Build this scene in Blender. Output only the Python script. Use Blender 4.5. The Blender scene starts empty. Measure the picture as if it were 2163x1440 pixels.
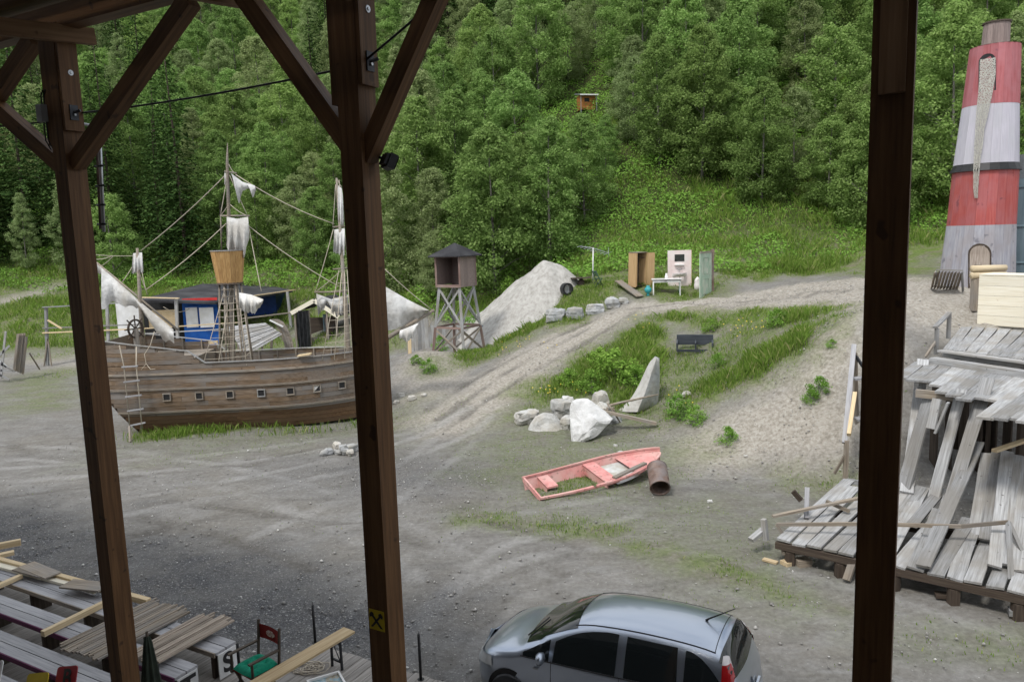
import bpy, math, random
import numpy as np
from mathutils import Matrix, Vector, noise as mnoise
random.seed(7); rng = np.random.default_rng(7)
R = math.radians
S = bpy.context.scene
COL = S.collection

# ------------------------------------------------------------------ camera
CAM_H = 6.9
FPX = 1622.0                      # focal length in photograph pixels (2163 px wide)
TH, RHO = R(7.836), R(1.794)      # pitch down, roll
c_f = np.array([0, math.cos(TH), -math.sin(TH)])
c_d0 = np.array([0, -math.sin(TH), -math.cos(TH)])
c_r = math.cos(RHO)*np.array([1., 0, 0]) + math.sin(RHO)*c_d0
c_d = math.cos(RHO)*c_d0 - math.sin(RHO)*np.array([1., 0, 0])
cam = bpy.data.cameras.new('camera'); cam_o = bpy.data.objects.new('camera', cam); COL.objects.link(cam_o)
cam.sensor_width = 36; cam.lens = FPX*36/2163; cam.clip_start = .05; cam.clip_end = 2000
cam_o.matrix_world = Matrix(((c_r[0], -c_d[0], -c_f[0], 0), (c_r[1], -c_d[1], -c_f[1], 0), (c_r[2], -c_d[2], -c_f[2], CAM_H), (0, 0, 0, 1)))
S.camera = cam_o

# ------------------------------------------------------------------ sky, sun, exposure
SUN_EL, SUN_AZ = 56, 215          # azimuth the light comes from, clockwise from +Y
W = bpy.data.worlds.new('World'); S.world = W; W.use_nodes = True
wn, wl = W.node_tree.nodes, W.node_tree.links
sky = wn.new('ShaderNodeTexSky'); sky.sky_type = 'NISHITA'; sky.sun_disc = False
sky.sun_elevation = R(SUN_EL); sky.sun_rotation = R(SUN_AZ); sky.air_density = 1.2; sky.dust_density = 3; sky.altitude = 800
tc = wn.new('ShaderNodeTexCoord'); cn = wn.new('ShaderNodeTexNoise'); cn.inputs['Scale'].default_value = 2.6
cn.inputs['Detail'].default_value = 7; cn.inputs['Roughness'].default_value = .55
cr = wn.new('ShaderNodeValToRGB'); cr.color_ramp.elements[0].position = .3; cr.color_ramp.elements[1].position = .52
cm = wn.new('ShaderNodeMixRGB'); cm.inputs[2].default_value = (8.6, 8.9, 9.3, 1)     # overcast cloud
wl.new(tc.outputs['Generated'], cn.inputs['Vector']); wl.new(cn.outputs['Fac'], cr.inputs['Fac'])
wl.new(cr.outputs['Color'], cm.inputs[0]); wl.new(sky.outputs['Color'], cm.inputs[1])
bg = wn['Background']; wl.new(cm.outputs[0], bg.inputs['Color']); bg.inputs['Strength'].default_value = .092
sun = bpy.data.lights.new('sun', 'SUN'); sun.energy = 1.5; sun.angle = R(11); sun.color = (1, .96, .9)
sun_o = bpy.data.objects.new('sun', sun); COL.objects.link(sun_o)
sun_o.rotation_euler = (R(90-SUN_EL), 0, R(180-SUN_AZ)+math.pi)
_sd = Vector((math.sin(R(SUN_AZ))*math.cos(R(SUN_EL)), math.cos(R(SUN_AZ))*math.cos(R(SUN_EL)), math.sin(R(SUN_EL))))
sun_o.rotation_euler = _sd.to_track_quat('Z', 'Y').to_euler()
S.view_settings.view_transform = 'Standard'; S.view_settings.look = 'None'; S.view_settings.gamma = 1
S.view_settings.exposure = 0.7
S.cycles.max_bounces = 7; S.cycles.diffuse_bounces = 4; S.cycles.transparent_max_bounces = 12
S.cycles.caustics_reflective = False; S.cycles.caustics_refractive = False
S.cycles.use_denoising = True
S.cycles.use_adaptive_sampling = True; S.cycles.adaptive_threshold = .02

# ------------------------------------------------------------------ pixel <-> world helpers
def ray(px, py): return c_f + c_r*(px-1081.5)/FPX + c_d*(py-720)/FPX
def aty(px, py, Y):
    v = ray(px, py); return Vector(v*(Y/v[1])) + Vector((0, 0, CAM_H))
def atz(px, py, z):
    v = ray(px, py); return Vector(v*((z-CAM_H)/v[2])) + Vector((0, 0, CAM_H))

# ------------------------------------------------------------------ object helpers
WM = {}
def tag(o, label=None, cat=None, group=None, kind=None):
    if label: o['label'] = label
    if cat: o['category'] = cat
    if group: o['group'] = group
    if kind: o['kind'] = kind
    elif cat: o['kind'] = 'thing'
    return o
def link(o, parent, M):
    COL.objects.link(o)
    WM[o.name] = M.copy()
    if parent is not None:
        o.parent = parent; o.matrix_local = WM[parent.name].inverted() @ M
    else: o.matrix_world = M
    return o
def E(name, label, cat, loc=(0, 0, 0), group=None, rz=0):
    o = bpy.data.objects.new(name, None); o.empty_display_size = .2
    link(o, None, Matrix.Translation(Vector(loc)) @ Matrix.Rotation(rz, 4, 'Z'))
    return tag(o, label, cat, group)
def O(name, me, mat=None, parent=None, M=None):
    o = bpy.data.objects.new(name, me)
    if mat is not None and len(me.materials) == 0: me.materials.append(mat)
    return link(o, parent, M if M is not None else (WM[parent.name] if parent is not None else Matrix()))
def clone(o, M, label=None, group=None):
    """copy a thing with its parts and sub-parts; M is the new world matrix of the root"""
    old = WM[o.name]; r = o.copy(); link(r, None, M)
    if label: r['label'] = label
    if group: r['group'] = group
    D = M @ old.inverted()
    def rec(src, dst):
        for ch in src.children:
            c = ch.copy(); link(c, dst, D @ WM[ch.name]); rec(ch, c)
    rec(o, r); return r
class MB:
    def __init__(s): s.v = []; s.f = []
    def add(s, vs, fs):
        n = len(s.v); s.v += [tuple(v) for v in vs]; s.f += [tuple(i+n for i in f) for f in fs]; return s
    def box(s, c, sz, M=None, taper=1.0):
        x, y, z = [a/2 for a in sz]; c = Vector(c)
        vs = [Vector((sx*x*(taper if sz_ > 0 else 1), sy*y*(taper if sz_ > 0 else 1), sz_*z)) for sz_ in (-1, 1) for sy in (-1, 1) for sx in (-1, 1)]
        if M is not None: vs = [M @ v for v in vs]
        return s.add([v+c for v in vs], [(0, 2, 3, 1), (4, 5, 7, 6), (0, 1, 5, 4), (2, 6, 7, 3), (0, 4, 6, 2), (1, 3, 7, 5)])
    def bar(s, p, q, w, h, up=(0, 0, 1)):
        M, L = frame(p, q, up); return s.box((Vector(p)+Vector(q))/2, (L, w, h), M.to_3x3())
    def tube(s, pts, r, n=7, cap=True):
        pts = [Vector(p) for p in pts]; k = len(pts); rs = r if isinstance(r, (list, tuple)) else [r]*k
        vs = []; u = None
        for i, p in enumerate(pts):
            d = (pts[min(i+1, k-1)]-pts[max(i-1, 0)]).normalized()
            if u is None: u = d.orthogonal().normalized()
            else: u = (u - d*u.dot(d)).normalized() if (u - d*u.dot(d)).length > 1e-6 else d.orthogonal().normalized()
            w = d.cross(u)
            vs += [p + (u*math.cos(2*math.pi*j/n)+w*math.sin(2*math.pi*j/n))*rs[i] for j in range(n)]
        fs = [(i*n+j, i*n+(j+1) % n, (i+1)*n+(j+1) % n, (i+1)*n+j) for i in range(k-1) for j in range(n)]
        if cap: fs += [tuple(range(n-1, -1, -1)), tuple((k-1)*n+j for j in range(n))]
        return s.add(vs, fs)
    def lathe(s, prof, n=24, a0=0, a1=2*math.pi, c=(0, 0, 0)):
        full = abs(a1-a0-2*math.pi) < 1e-6; m = n if full else n+1; c = Vector(c)
        vs = [c+Vector((r*math.cos(a0+(a1-a0)*j/n), r*math.sin(a0+(a1-a0)*j/n), z)) for r, z in prof for j in range(m)]
        fs = [(i*m+j, i*m+(j+1) % m, (i+1)*m+(j+1) % m, (i+1)*m+j) for i in range(len(prof)-1) for j in range(n)]
        return s.add(vs, fs)
    def grid(s, P):                       # P[i][j] points
        a, b = len(P), len(P[0])
        return s.add([p for row in P for p in row], [(i*b+j, i*b+j+1, (i+1)*b+j+1, (i+1)*b+j) for i in range(a-1) for j in range(b-1)])
    def prism(s, poly, p0, ex, ey, ez, t):  # polygon in ex/ey plane, thickness t along ez
        p0, ex, ey, ez = Vector(p0), Vector(ex), Vector(ey), Vector(ez); n = len(poly)
        a = [p0+ex*x+ey*y for x, y in poly]
        return s.add(a+[p+ez*t for p in a], [tuple(range(n-1, -1, -1)), tuple(range(n, 2*n))]+[(i, (i+1) % n, n+(i+1) % n, n+i) for i in range(n)])
    def mesh(s, name, smooth=False):
        me = bpy.data.meshes.new(name); me.from_pydata([tuple(v) for v in s.v], [], s.f); me.validate(); me.update()
        if smooth: me.polygons.foreach_set('use_smooth', [True]*len(me.polygons))
        return me
    def build(s, name, mat, parent=None, M=None, smooth=False, world=True):
        """vertices given in world space unless M is given (then M places local vertices)"""
        if M is None:
            M0 = WM[parent.name] if parent is not None else Matrix()
            if parent is None:
                c = sum((Vector(v) for v in s.v), Vector())/max(1, len(s.v)); c.z = min(v[2] for v in s.v); M0 = Matrix.Translation(c)
            inv = M0.inverted(); s.v = [tuple(inv @ Vector(v)) for v in s.v]; M = M0
        return O(name, s.mesh(name, smooth), mat, parent, M)
def frame(p, q, up=(0, 0, 1), roll=0):
    p, q = Vector(p), Vector(q); x = q-p; L = x.length; x.normalize(); up = Vector(up)
    y = up.cross(x)
    if y.length < 1e-4: y = Vector((0, 1, 0)).cross(x)
    y.normalize(); z = x.cross(y)
    M = Matrix((x, y, z)).transposed().to_4x4(); M.translation = (p+q)/2
    return M @ Matrix.Rotation(roll, 4, 'X'), L
def beam(name, p, q, w, h, mat, parent=None, up=(0, 0, 1), roll=0, wob=0, taper=1):
    """a timber: its own mesh, local X along its length, so that grain runs along it"""
    M, L = frame(p, q, up, roll); b = MB(); n = 1 if wob == 0 else 4; P = []
    for i in range(n+1):
        x = -L/2+L*i/n; k = 1 if n == 1 else random.uniform(1-wob, 1+wob); dy = 0 if n == 1 else random.uniform(-wob, wob)*w*.4
        tp = 1+(taper-1)*i/n
        P += [(x, dy+sy*w/2*k*tp, sz*h/2*tp) for sy, sz in ((-1, -1), (1, -1), (1, 1), (-1, 1))]
    f = [(i*4+j, i*4+(j+1) % 4, i*4+4+(j+1) % 4, i*4+4+j) for i in range(n) for j in range(4)] + [(3, 2, 1, 0), (n*4, n*4+1, n*4+2, n*4+3)]
    b.add(P, f); return O(name, b.mesh(name), mat, parent, M)
def tube(name, pts, r, mat, parent=None, n=7, smooth=True):
    return MB().tube(pts, r, n).build(name, mat, parent, smooth=smooth)
def sag(p, q, s, n=8):
    p, q = Vector(p), Vector(q); return [p.lerp(q, i/n) - Vector((0, 0, s*4*(i/n)*(1-i/n))) for i in range(n+1)]
def text(name, s, size, mat, parent, M, extrude=.002, bold=0):
    cu = bpy.data.curves.new(name, 'FONT'); cu.body = s; cu.size = size; cu.extrude = extrude; cu.align_x = 'CENTER'; cu.align_y = 'CENTER'
    cu.offset = bold
    tmp = bpy.data.objects.new('tmp', cu); COL.objects.link(tmp); dg = bpy.context.evaluated_depsgraph_get()
    me = bpy.data.meshes.new_from_object(tmp.evaluated_get(dg)); bpy.data.objects.remove(tmp); me.name = name; me.materials.clear()
    return O(name, me, mat, parent, M)

# ------------------------------------------------------------------ materials
def new_mat(name):
    m = bpy.data.materials.new(name); m.use_nodes = True; return m, m.node_tree.nodes, m.node_tree.links
def N(nt, t, **kw):
    n = nt.new(t)
    for k, v in kw.items():
        if k in n.inputs: n.inputs[k].default_value = v
        else: setattr(n, k, v)
    return n
def ramp(nt, stops):
    r = nt.new('ShaderNodeValToRGB'); e = r.color_ramp.elements
    while len(e) < len(stops): e.new(.5)
    for i, (p, c) in enumerate(stops): e[i].position = p; e[i].color = tuple(c)+(1,) if len(c) == 3 else c
    return r
def surf(name, stops, scale=6, stretch=(1, 1, 1), rough=.75, bump=.25, dist=.01, rand=.25, metal=0, spots=None, detail=6, spec=.3, large=None, coat=0):
    """noise-driven surface on object coordinates. stops: colour ramp; spots: (colour, scale, threshold, amount); large: (colour, scale, amount) broad stains"""
    m, n, l = new_mat(name); b = n['Principled BSDF']
    tc = N(n, 'ShaderNodeTexCoord'); oi = N(n, 'ShaderNodeObjectInfo'); mp = N(n, 'ShaderNodeMapping'); mp.inputs['Scale'].default_value = stretch
    off = N(n, 'ShaderNodeVectorMath', operation='SCALE'); off.inputs[0].default_value = (37.1, 17.7, 23.3); l.new(oi.outputs['Random'], off.inputs['Scale'])
    ad = N(n, 'ShaderNodeVectorMath', operation='ADD'); l.new(tc.outputs['Object'], ad.inputs[0]); l.new(off.outputs[0], ad.inputs[1])
    l.new(ad.outputs[0], mp.inputs['Vector'])
    nz = N(n, 'ShaderNodeTexNoise', Scale=scale, Detail=detail, Roughness=.62); l.new(mp.outputs[0], nz.inputs['Vector'])
    rp = ramp(n, stops); l.new(nz.outputs['Fac'], rp.inputs['Fac']); col = rp.outputs['Color']
    if large:
        n2 = N(n, 'ShaderNodeTexNoise', Scale=large[1], Detail=4); l.new(ad.outputs[0], n2.inputs['Vector'])
        r2 = ramp(n, [(.42, (0, 0, 0)), (.62, (large[2],)*3)]); l.new(n2.outputs['Fac'], r2.inputs['Fac'])
        mx = N(n, 'ShaderNodeMixRGB'); l.new(r2.outputs[0], mx.inputs[0]); l.new(col, mx.inputs[1]); mx.inputs[2].default_value = tuple(large[0])+(1,); col = mx.outputs[0]
    if spots:
        vo = N(n, 'ShaderNodeTexNoise', Scale=spots[1], Detail=2); l.new(ad.outputs[0], vo.inputs['Vector'])
        r3 = ramp(n, [(spots[2], (0, 0, 0)), (spots[2]+.05, (spots[3],)*3)]); l.new(vo.outputs['Fac'], r3.inputs['Fac'])
        mx = N(n, 'ShaderNodeMixRGB'); l.new(r3.outputs[0], mx.inputs[0]); l.new(col, mx.inputs[1]); mx.inputs[2].default_value = tuple(spots[0])+(1,); col = mx.outputs[0]
    if rand:
        hs = N(n, 'ShaderNodeHueSaturation'); mr = N(n, 'ShaderNodeMapRange'); mr.inputs[3].default_value = 1-rand; mr.inputs[4].default_value = 1+rand
        l.new(oi.outputs['Random'], mr.inputs[0]); l.new(mr.outputs[0], hs.inputs['Value']); l.new(col, hs.inputs['Color']); col = hs.outputs[0]
    l.new(col, b.inputs['Base Color']); b.inputs['Roughness'].default_value = rough; b.inputs['Metallic'].default_value = metal
    b.inputs['Specular IOR Level'].default_value = spec
    if coat: b.inputs['Coat Weight'].default_value = coat; b.inputs['Coat Roughness'].default_value = .05
    if bump:
        bp = N(n, 'ShaderNodeBump', Strength=bump, Distance=dist); l.new(nz.outputs['Fac'], bp.inputs['Height']); l.new(bp.outputs[0], b.inputs['Normal'])
    return m
GR = (.5, 11, 11)     # grain along local X
def wood(name, a, b, c, **kw):
    d = dict(scale=2.6, stretch=GR, rough=.8, bump=.35, dist=.006, rand=.22); d.update(kw)
    return surf(name, [(.28, a), (.5, b), (.72, c)], **d)
def mixc(a, k): return tuple(x*k for x in a)
M_ = {}
M_['post'] = wood('timber_brown', (.055, .025, .009), (.11, .053, .02), (.165, .087, .036), rand=.12, spots=((.025, .012, .006), 7, .68, .7), rough=.6)
M_['post_light'] = wood('timber_tan', (.11, .062, .032), (.19, .112, .06), (.25, .155, .09), rand=.12, spots=((.07, .035, .02), 7, .69, .7))
M_['grey'] = wood('weathered_grey', (.17, .17, .168), (.31, .312, .315), (.44, .445, .45), rand=.27, spots=((.07, .065, .06), 9, .7, .7), large=((.24, .22, .19), 1.2, .6))
M_['greyb'] = wood('weathered_brown_grey', (.13, .105, .08), (.25, .21, .165), (.36, .31, .25), rand=.25, large=((.22, .21, .2), 1.5, .6))
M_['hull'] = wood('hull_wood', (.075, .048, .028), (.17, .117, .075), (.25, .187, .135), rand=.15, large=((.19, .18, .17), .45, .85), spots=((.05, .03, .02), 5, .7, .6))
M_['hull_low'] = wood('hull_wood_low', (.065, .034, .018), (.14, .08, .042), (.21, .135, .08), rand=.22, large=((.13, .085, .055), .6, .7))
M_['new'] = wood('new_wood', (.46, .34, .19), (.6, .47, .29), (.7, .58, .4), rand=.12, spots=((.3, .16, .07), 8, .7, .7))
M_['pale'] = wood('pale_wood', (.68, .61, .46), (.76, .71, .58), (.82, .78, .67), rand=.06, spots=((.4, .25, .12), 8, .72, .7))
M_['honey'] = wood('honey_wood', (.22, .115, .04), (.4, .235, .09), (.5, .32, .14), rand=.16)
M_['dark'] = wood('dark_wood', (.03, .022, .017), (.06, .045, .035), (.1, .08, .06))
M_['bench'] = wood('bench_wood', (.2, .2, .21), (.32, .32, .335), (.4, .4, .41), rand=.12)
M_['deck'] = wood('deck_wood', (.16, .145, .13), (.28, .26, .24), (.36, .34, .32), rand=.2)
M_['paint_purple'] = wood('purple_paint', (.05, .012, .04), (.09, .02, .06), (.12, .04, .08), bump=.1)
M_['rope'] = surf('rope', [(.3, (.34, .29, .22)), (.7, (.55, .5, .42))], scale=60, bump=.4, dist=.004)
M_['cloth'] = surf('sail_cloth', [(.3, (.5, .5, .49)), (.5, (.66, .66, .65)), (.7, (.74, .74, .73))], scale=5, bump=.8, dist=.05, rough=.95, spec=.05, large=((.4, .37, .32), 1.2, .65))
M_['roof_felt'] = surf('roof_felt', [(.3, (.018, .018, .021)), (.7, (.034, .034, .038))], scale=20, rough=.9, large=((.07, .07, .075), .8, .6))
M_['black'] = surf('black_paint', [(.3, (.012, .012, .013)), (.7, (.025, .025, .027))], scale=8, rough=.5, bump=.05)
M_['blackm'] = surf('dark_steel', [(.3, (.02, .022, .026)), (.7, (.05, .052, .058))], scale=8, rough=.45, bump=.05, metal=.6)
M_['steel'] = surf('galvanised_steel', [(.3, (.3, .32, .34)), (.7, (.48, .5, .52))], scale=9, rough=.42, bump=.05, metal=.8)
M_['blue'] = surf('blue_paint', [(.3, (.008, .08, .36)), (.7, (.018, .125, .47))], scale=3, rough=.55, bump=.05)
M_['navy'] = surf('navy_paint', [(.3, (.006, .022, .11)), (.7, (.012, .038, .17))], scale=3, rough=.5, bump=.05)
M_['red'] = surf('red_paint', [(.3, (.38, .02, .02)), (.7, (.5, .04, .035))], scale=3, rough=.6, bump=.05)
M_['white'] = surf('white_paint', [(.3, (.66, .67, .68)), (.7, (.78, .78, .78))], scale=3, rough=.6, bump=.08, large=((.55, .54, .5), 2, .5))
M_['enamel'] = surf('white_enamel', [(.3, (.76, .75, .74)), (.7, (.82, .81, .8))], scale=3, rough=.25, bump=.02, rand=.03)
M_['pinkpaint'] = surf('pale_pink_wall', [(.3, (.66, .53, .51)), (.7, (.78, .68, .66))], scale=3, rough=.7, bump=.1, large=((.7, .66, .64), 2, .7), rand=.03)
M_['green_door'] = wood('green_door_paint', (.2, .29, .22), (.3, .4, .31), (.4, .48, .4), large=((.5, .48, .42), 3, .5))
M_['stone'] = surf('pale_stone', [(.28, (.26, .25, .23)), (.5, (.48, .48, .465)), (.75, (.58, .58, .575))], scale=3, rough=.9, bump=1, dist=.09, rand=.1, large=((.42, .38, .31), 1.6, .6), detail=10)
M_['stone_grey'] = surf('grey_stone', [(.28, (.22, .23, .23)), (.5, (.36, .37, .38)), (.75, (.48, .49, .5))], scale=5, rough=.9, bump=.7, dist=.04, rand=.12, large=((.34, .31, .24), 1.6, .5), detail=10)
M_['plaster'] = surf('grey_plaster_stone', [(.28, (.4, .395, .39)), (.5, (.6, .6, .595)), (.75, (.68, .68, .68))], scale=3, rough=.9, bump=1, dist=.09, rand=.05, detail=9, large=((.45, .45, .44), 1.6, .6))
M_['pink'] = surf('faded_pink_hull', [(.3, (.5, .2, .19)), (.5, (.62, .27, .25)), (.75, (.68, .36, .33))], scale=4, rough=.5, bump=.1, large=((.62, .42, .38), 1.4, .7), rand=.02, spots=((.25, .16, .13), 9, .62, .6))
M_['hull_grey'] = surf('worn_white_floor', [(.3, (.4, .41, .39)), (.6, (.52, .53, .52))], scale=5, rough=.6, bump=.1, large=((.3, .27, .2), 3, .6))
M_['rust'] = surf('rusty_drum', [(.25, (.09, .05, .035)), (.5, (.2, .14, .115)), (.75, (.3, .22, .18))], scale=4, rough=.7, bump=.3, metal=.3, large=((.22, .2, .2), 2.5, .7), rand=.05)
M_['wicker'] = wood('reed_matting', (.16, .13, .11), (.3, .25, .2), (.42, .36, .3), stretch=(1, 22, 22), bump=.6)
M_['cushion'] = surf('green_cushion', [(.3, (.0, .14, .085)), (.7, (.006, .24, .14))], scale=30, rough=.9, bump=.2, rand=.02)
M_['redcanvas'] = surf('red_canvas', [(.3, (.19, .012, .012)), (.7, (.26, .025, .02))], scale=30, rough=.9, bump=.2)
M_['yellow'] = surf('yellow_sign', [(.3, (.55, .4, .02)), (.7, (.66, .5, .03))], scale=3, rough=.5, bump=.03)
M_['redsign'] = surf('red_sign', [(.3, (.3, .02, .03)), (.7, (.4, .03, .04))], scale=3, rough=.5, bump=.03)
M_['teal'] = surf('teal_glaze', [(.3, (.03, .25, .28)), (.7, (.05, .36, .38))], scale=3, rough=.3, bump=.03)
M_['tarp'] = surf('black_tarp', [(.3, (.012, .013, .015)), (.7, (.03, .032, .035))], scale=5, rough=.35, bump=.3, dist=.03)
M_['soil'] = surf('soil', [(.3, (.16, .15, .13)), (.7, (.27, .25, .22))], scale=6, rough=1, bump=.8, dist=.05)
def plain(name, col, rough=.5, metal=0, **kw):
    m, n, l = new_mat(name); b = n['Principled BSDF']; b.inputs['Base Color'].default_value = tuple(col)+(1,); b.inputs['Roughness'].default_value = rough; b.inputs['Metallic'].default_value = metal
    for k, v in kw.items(): b.inputs[k].default_value = v
    return m
M_['ink'] = plain('black_ink', (.012, .012, .014), .6)
M_['purple_ink'] = plain('purple_ink', (.12, .02, .2), .6)
M_['glass'] = plain('dark_glass', (.02, .025, .027), .03, 0, **{'Transmission Weight': .85, 'IOR': 1.45})
M_['porcelain'] = plain('porcelain', (.82, .76, .76), .12)
# ================================================================== terrain
CP = []
def cp(px, py, Y): p = aty(px, py, Y); CP.append((p.x, p.y, p.z))
for a in [(1000, 838, 29.9), (1100, 772, 32), (1200, 716, 34), (1330, 655, 36), (1480, 636, 36.3), (1700, 612, 35), (1840, 594, 34),
          (1000, 768, 34.5), (978, 750, 38), (930, 742, 37.5), (1060, 722, 37), (1170, 672, 37), (1240, 660, 37.5), (1305, 642, 38), (1120, 690, 38.5),
          (1345, 605, 40), (1435, 614, 39.5), (1490, 630, 38), (1200, 612, 40.5), (1250, 598, 41), (1560, 560, 42.5), (1700, 568, 41), (1840, 560, 39),
          (1110, 888, 27.4), (1180, 800, 30.3), (1280, 790, 29.6), (1250, 735, 32.6), (1400, 668, 34.3), (1465, 737, 31), (1340, 868, 27.2), (1430, 850, 26.8),
          (1520, 760, 29), (1600, 692, 29.4), (1720, 676, 27.6), (1545, 815, 26), (1830, 662, 25), (1900, 640, 27), (1960, 640, 27),
          (890, 748, 35), (860, 795, 33), (880, 850, 29.6),
          (0, 640, 58), (130, 600, 62), (60, 690, 52), (200, 640, 56), (400, 572, 62), (840, 640, 46), (940, 660, 47), (1080, 640, 46)]: cp(*a)
CP += [(x, y, 0) for x in (-34, -22, -12, -4, 3) for y in (2, 9, 16)] + [(-30, 24, 0), (-22, 24, 0), (-12, 23, 0), (-4, 22, 0), (2, 21, 0), (-24, 33, 0), (-15, 30, 0), (-10, 27, 0), (-5, 29, 0), (-6, 26, 0), (2.3, 24.4, 0),
       (-14, 37, .05), (-20, 40, .2), (-9, 36, .2), (-27, 43, .3), (-36, 42, .6), (-40, 30, .2), (-22, 47, .6), (-13, 45, .5), (-7, 43, .7), (-34, 50, 1.0), (-50, 40, .8), (-25, 53, 1.6), (-14, 50, 1.2)]
CP += [(8, 2, 0), (14, 4, 0), (7, 10, 0), (14, 10, 0), (22, 8, 0), (5, 17, 0), (9, 14.5, 0), (13, 15, 0), (8.6, 20.3, 0), (6, 22.8, 0), (4, 23, 0), (11.6, 19, .15), (14, 18, .2), (18, 17, .2), (12.4, 20.6, .4), (15, 21.2, .3), (19, 21.4, .4), (13.4, 22.8, 2.9), (16, 23.4, 3.1), (20, 23.6, 3.2),
       (15, 25, 3.35), (20, 26, 3.6), (18.2, 30, 4.35), (26, 30, 4.4), (24, 20, 2), (30, 14, .5), (22, 36, 5), (34, 34, 6), (50, 25, 6), (50, 8, 3), (15.4, 29, 4.2), (13, 26.5, 4.05)]
for X, row in {-95: ((45, 6), (70, 14), (120, 40), (200, 75)), -60: ((50, 3), (62, 6), (80, 15), (120, 35), (200, 70)), -38: ((66, 6), (80, 13), (110, 25), (140, 34), (200, 52)), -22: ((64, 7), (80, 15), (110, 30), (140, 42), (200, 62)),
               -8: ((52, 3.2), (60, 8), (80, 20), (120, 44), (200, 85)), 8: ((47, 6), (60, 13.5), (80, 25), (120, 49), (200, 90)), 22: ((46, 7.5), (60, 15), (80, 27), (120, 50), (200, 92)),
               48: ((44, 8), (60, 17), (80, 29), (120, 52), (200, 95)), 95: ((30, 10), (60, 22), (120, 55), (200, 98))}.items():
    CP += [(X, y, z) for y, z in row]
CP += [(x, y, 0) for x in (-110, -60, 0, 50, 110) for y in (-60, -20)] + [(-80, 15, 0), (80, 10, 3)]
CP = np.array(CP, float)
_c2 = 1.4**2
def _phi(a, b): return np.sqrt(((a[:, None, :2]-b[None, :, :2])**2).sum(-1)+_c2)
_A = _phi(CP, CP) - np.eye(len(CP))*.05
_n = len(CP); _K = np.zeros((_n+1, _n+1)); _K[:_n, :_n] = _A; _K[:_n, _n] = 1; _K[_n, :_n] = 1
_w = np.linalg.solve(_K, np.append(CP[:, 2], 0))
def gz_np(P):
    P = np.asarray(P, float); out = np.empty(len(P))
    for i in range(0, len(P), 40000): out[i:i+40000] = _phi(P[i:i+40000], CP) @ _w[:-1] + _w[-1]
    return out
def gz(x, y): return float(gz_np(np.array([[x, y]]))[0])
def ground(px, py):
    """where the photograph's sight line meets the terrain"""
    v = ray(px, py); t = np.linspace(8, 130, 420); P = np.array([0, 0, CAM_H])+v[None]*t[:, None]
    d = P[:, 2]-gz_np(P); i = int(np.argmax(d < 0)) if (d < 0).any() else len(t)-1
    if i > 0 and d[i] < 0: k = d[i-1]/(d[i-1]-d[i]); P[i] = P[i-1]+(P[i]-P[i-1])*k
    p = P[i]; return Vector((p[0], p[1], gz(p[0], p[1])))
def G(x, y, dz=0): return Vector((x, y, gz(x, y)+dz))
def worldpoly(pts): return np.array([ground(*p)[:2] for p in pts])
def sdist(P, poly):
    """signed distance to polygon, positive inside"""
    n = len(poly); d = np.full(len(P), 1e9); ins = np.zeros(len(P), bool)
    for i in range(n):
        a, b = poly[i], poly[(i+1) % n]; ab = b-a; t = np.clip(((P-a) @ ab)/max(ab @ ab, 1e-9), 0, 1)
        d = np.minimum(d, np.hypot(*(P-a-t[:, None]*ab).T))
        cond = ((a[1] > P[:, 1]) != (b[1] > P[:, 1])) & (P[:, 0] < (b[0]-a[0])*(P[:, 1]-a[1])/((b[1]-a[1]) or 1e-9)+a[0]); ins ^= cond
    return np.where(ins, d, -d)
def ldist(P, line):
    d = np.full(len(P), 1e9)
    for a, b in zip(line[:-1], line[1:]):
        ab = b-a; t = np.clip(((P-a) @ ab)/max(ab @ ab, 1e-9), 0, 1); d = np.minimum(d, np.hypot(*(P-a-t[:, None]*ab).T))
    return d
# value noise in numpy
_NT = rng.random((256, 256))
def vnoise(P, s, seed=0):
    q = np.asarray(P)[:, :2]*s+seed*17.3; i = np.floor(q).astype(int); f = q-i; f = f*f*(3-2*f)
    g = lambda a, b: _NT[(i[:, 0]+a) % 256, (i[:, 1]+b) % 256]
    return (g(0, 0)*(1-f[:, 0])+g(1, 0)*f[:, 0])*(1-f[:, 1])+(g(0, 1)*(1-f[:, 0])+g(1, 1)*f[:, 0])*f[:, 1]
def fbm(P, s, seed=0, o=4): return sum(vnoise(P, s*2**k, seed+k)*.5**k for k in range(o))/sum(.5**k for k in range(o))
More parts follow.
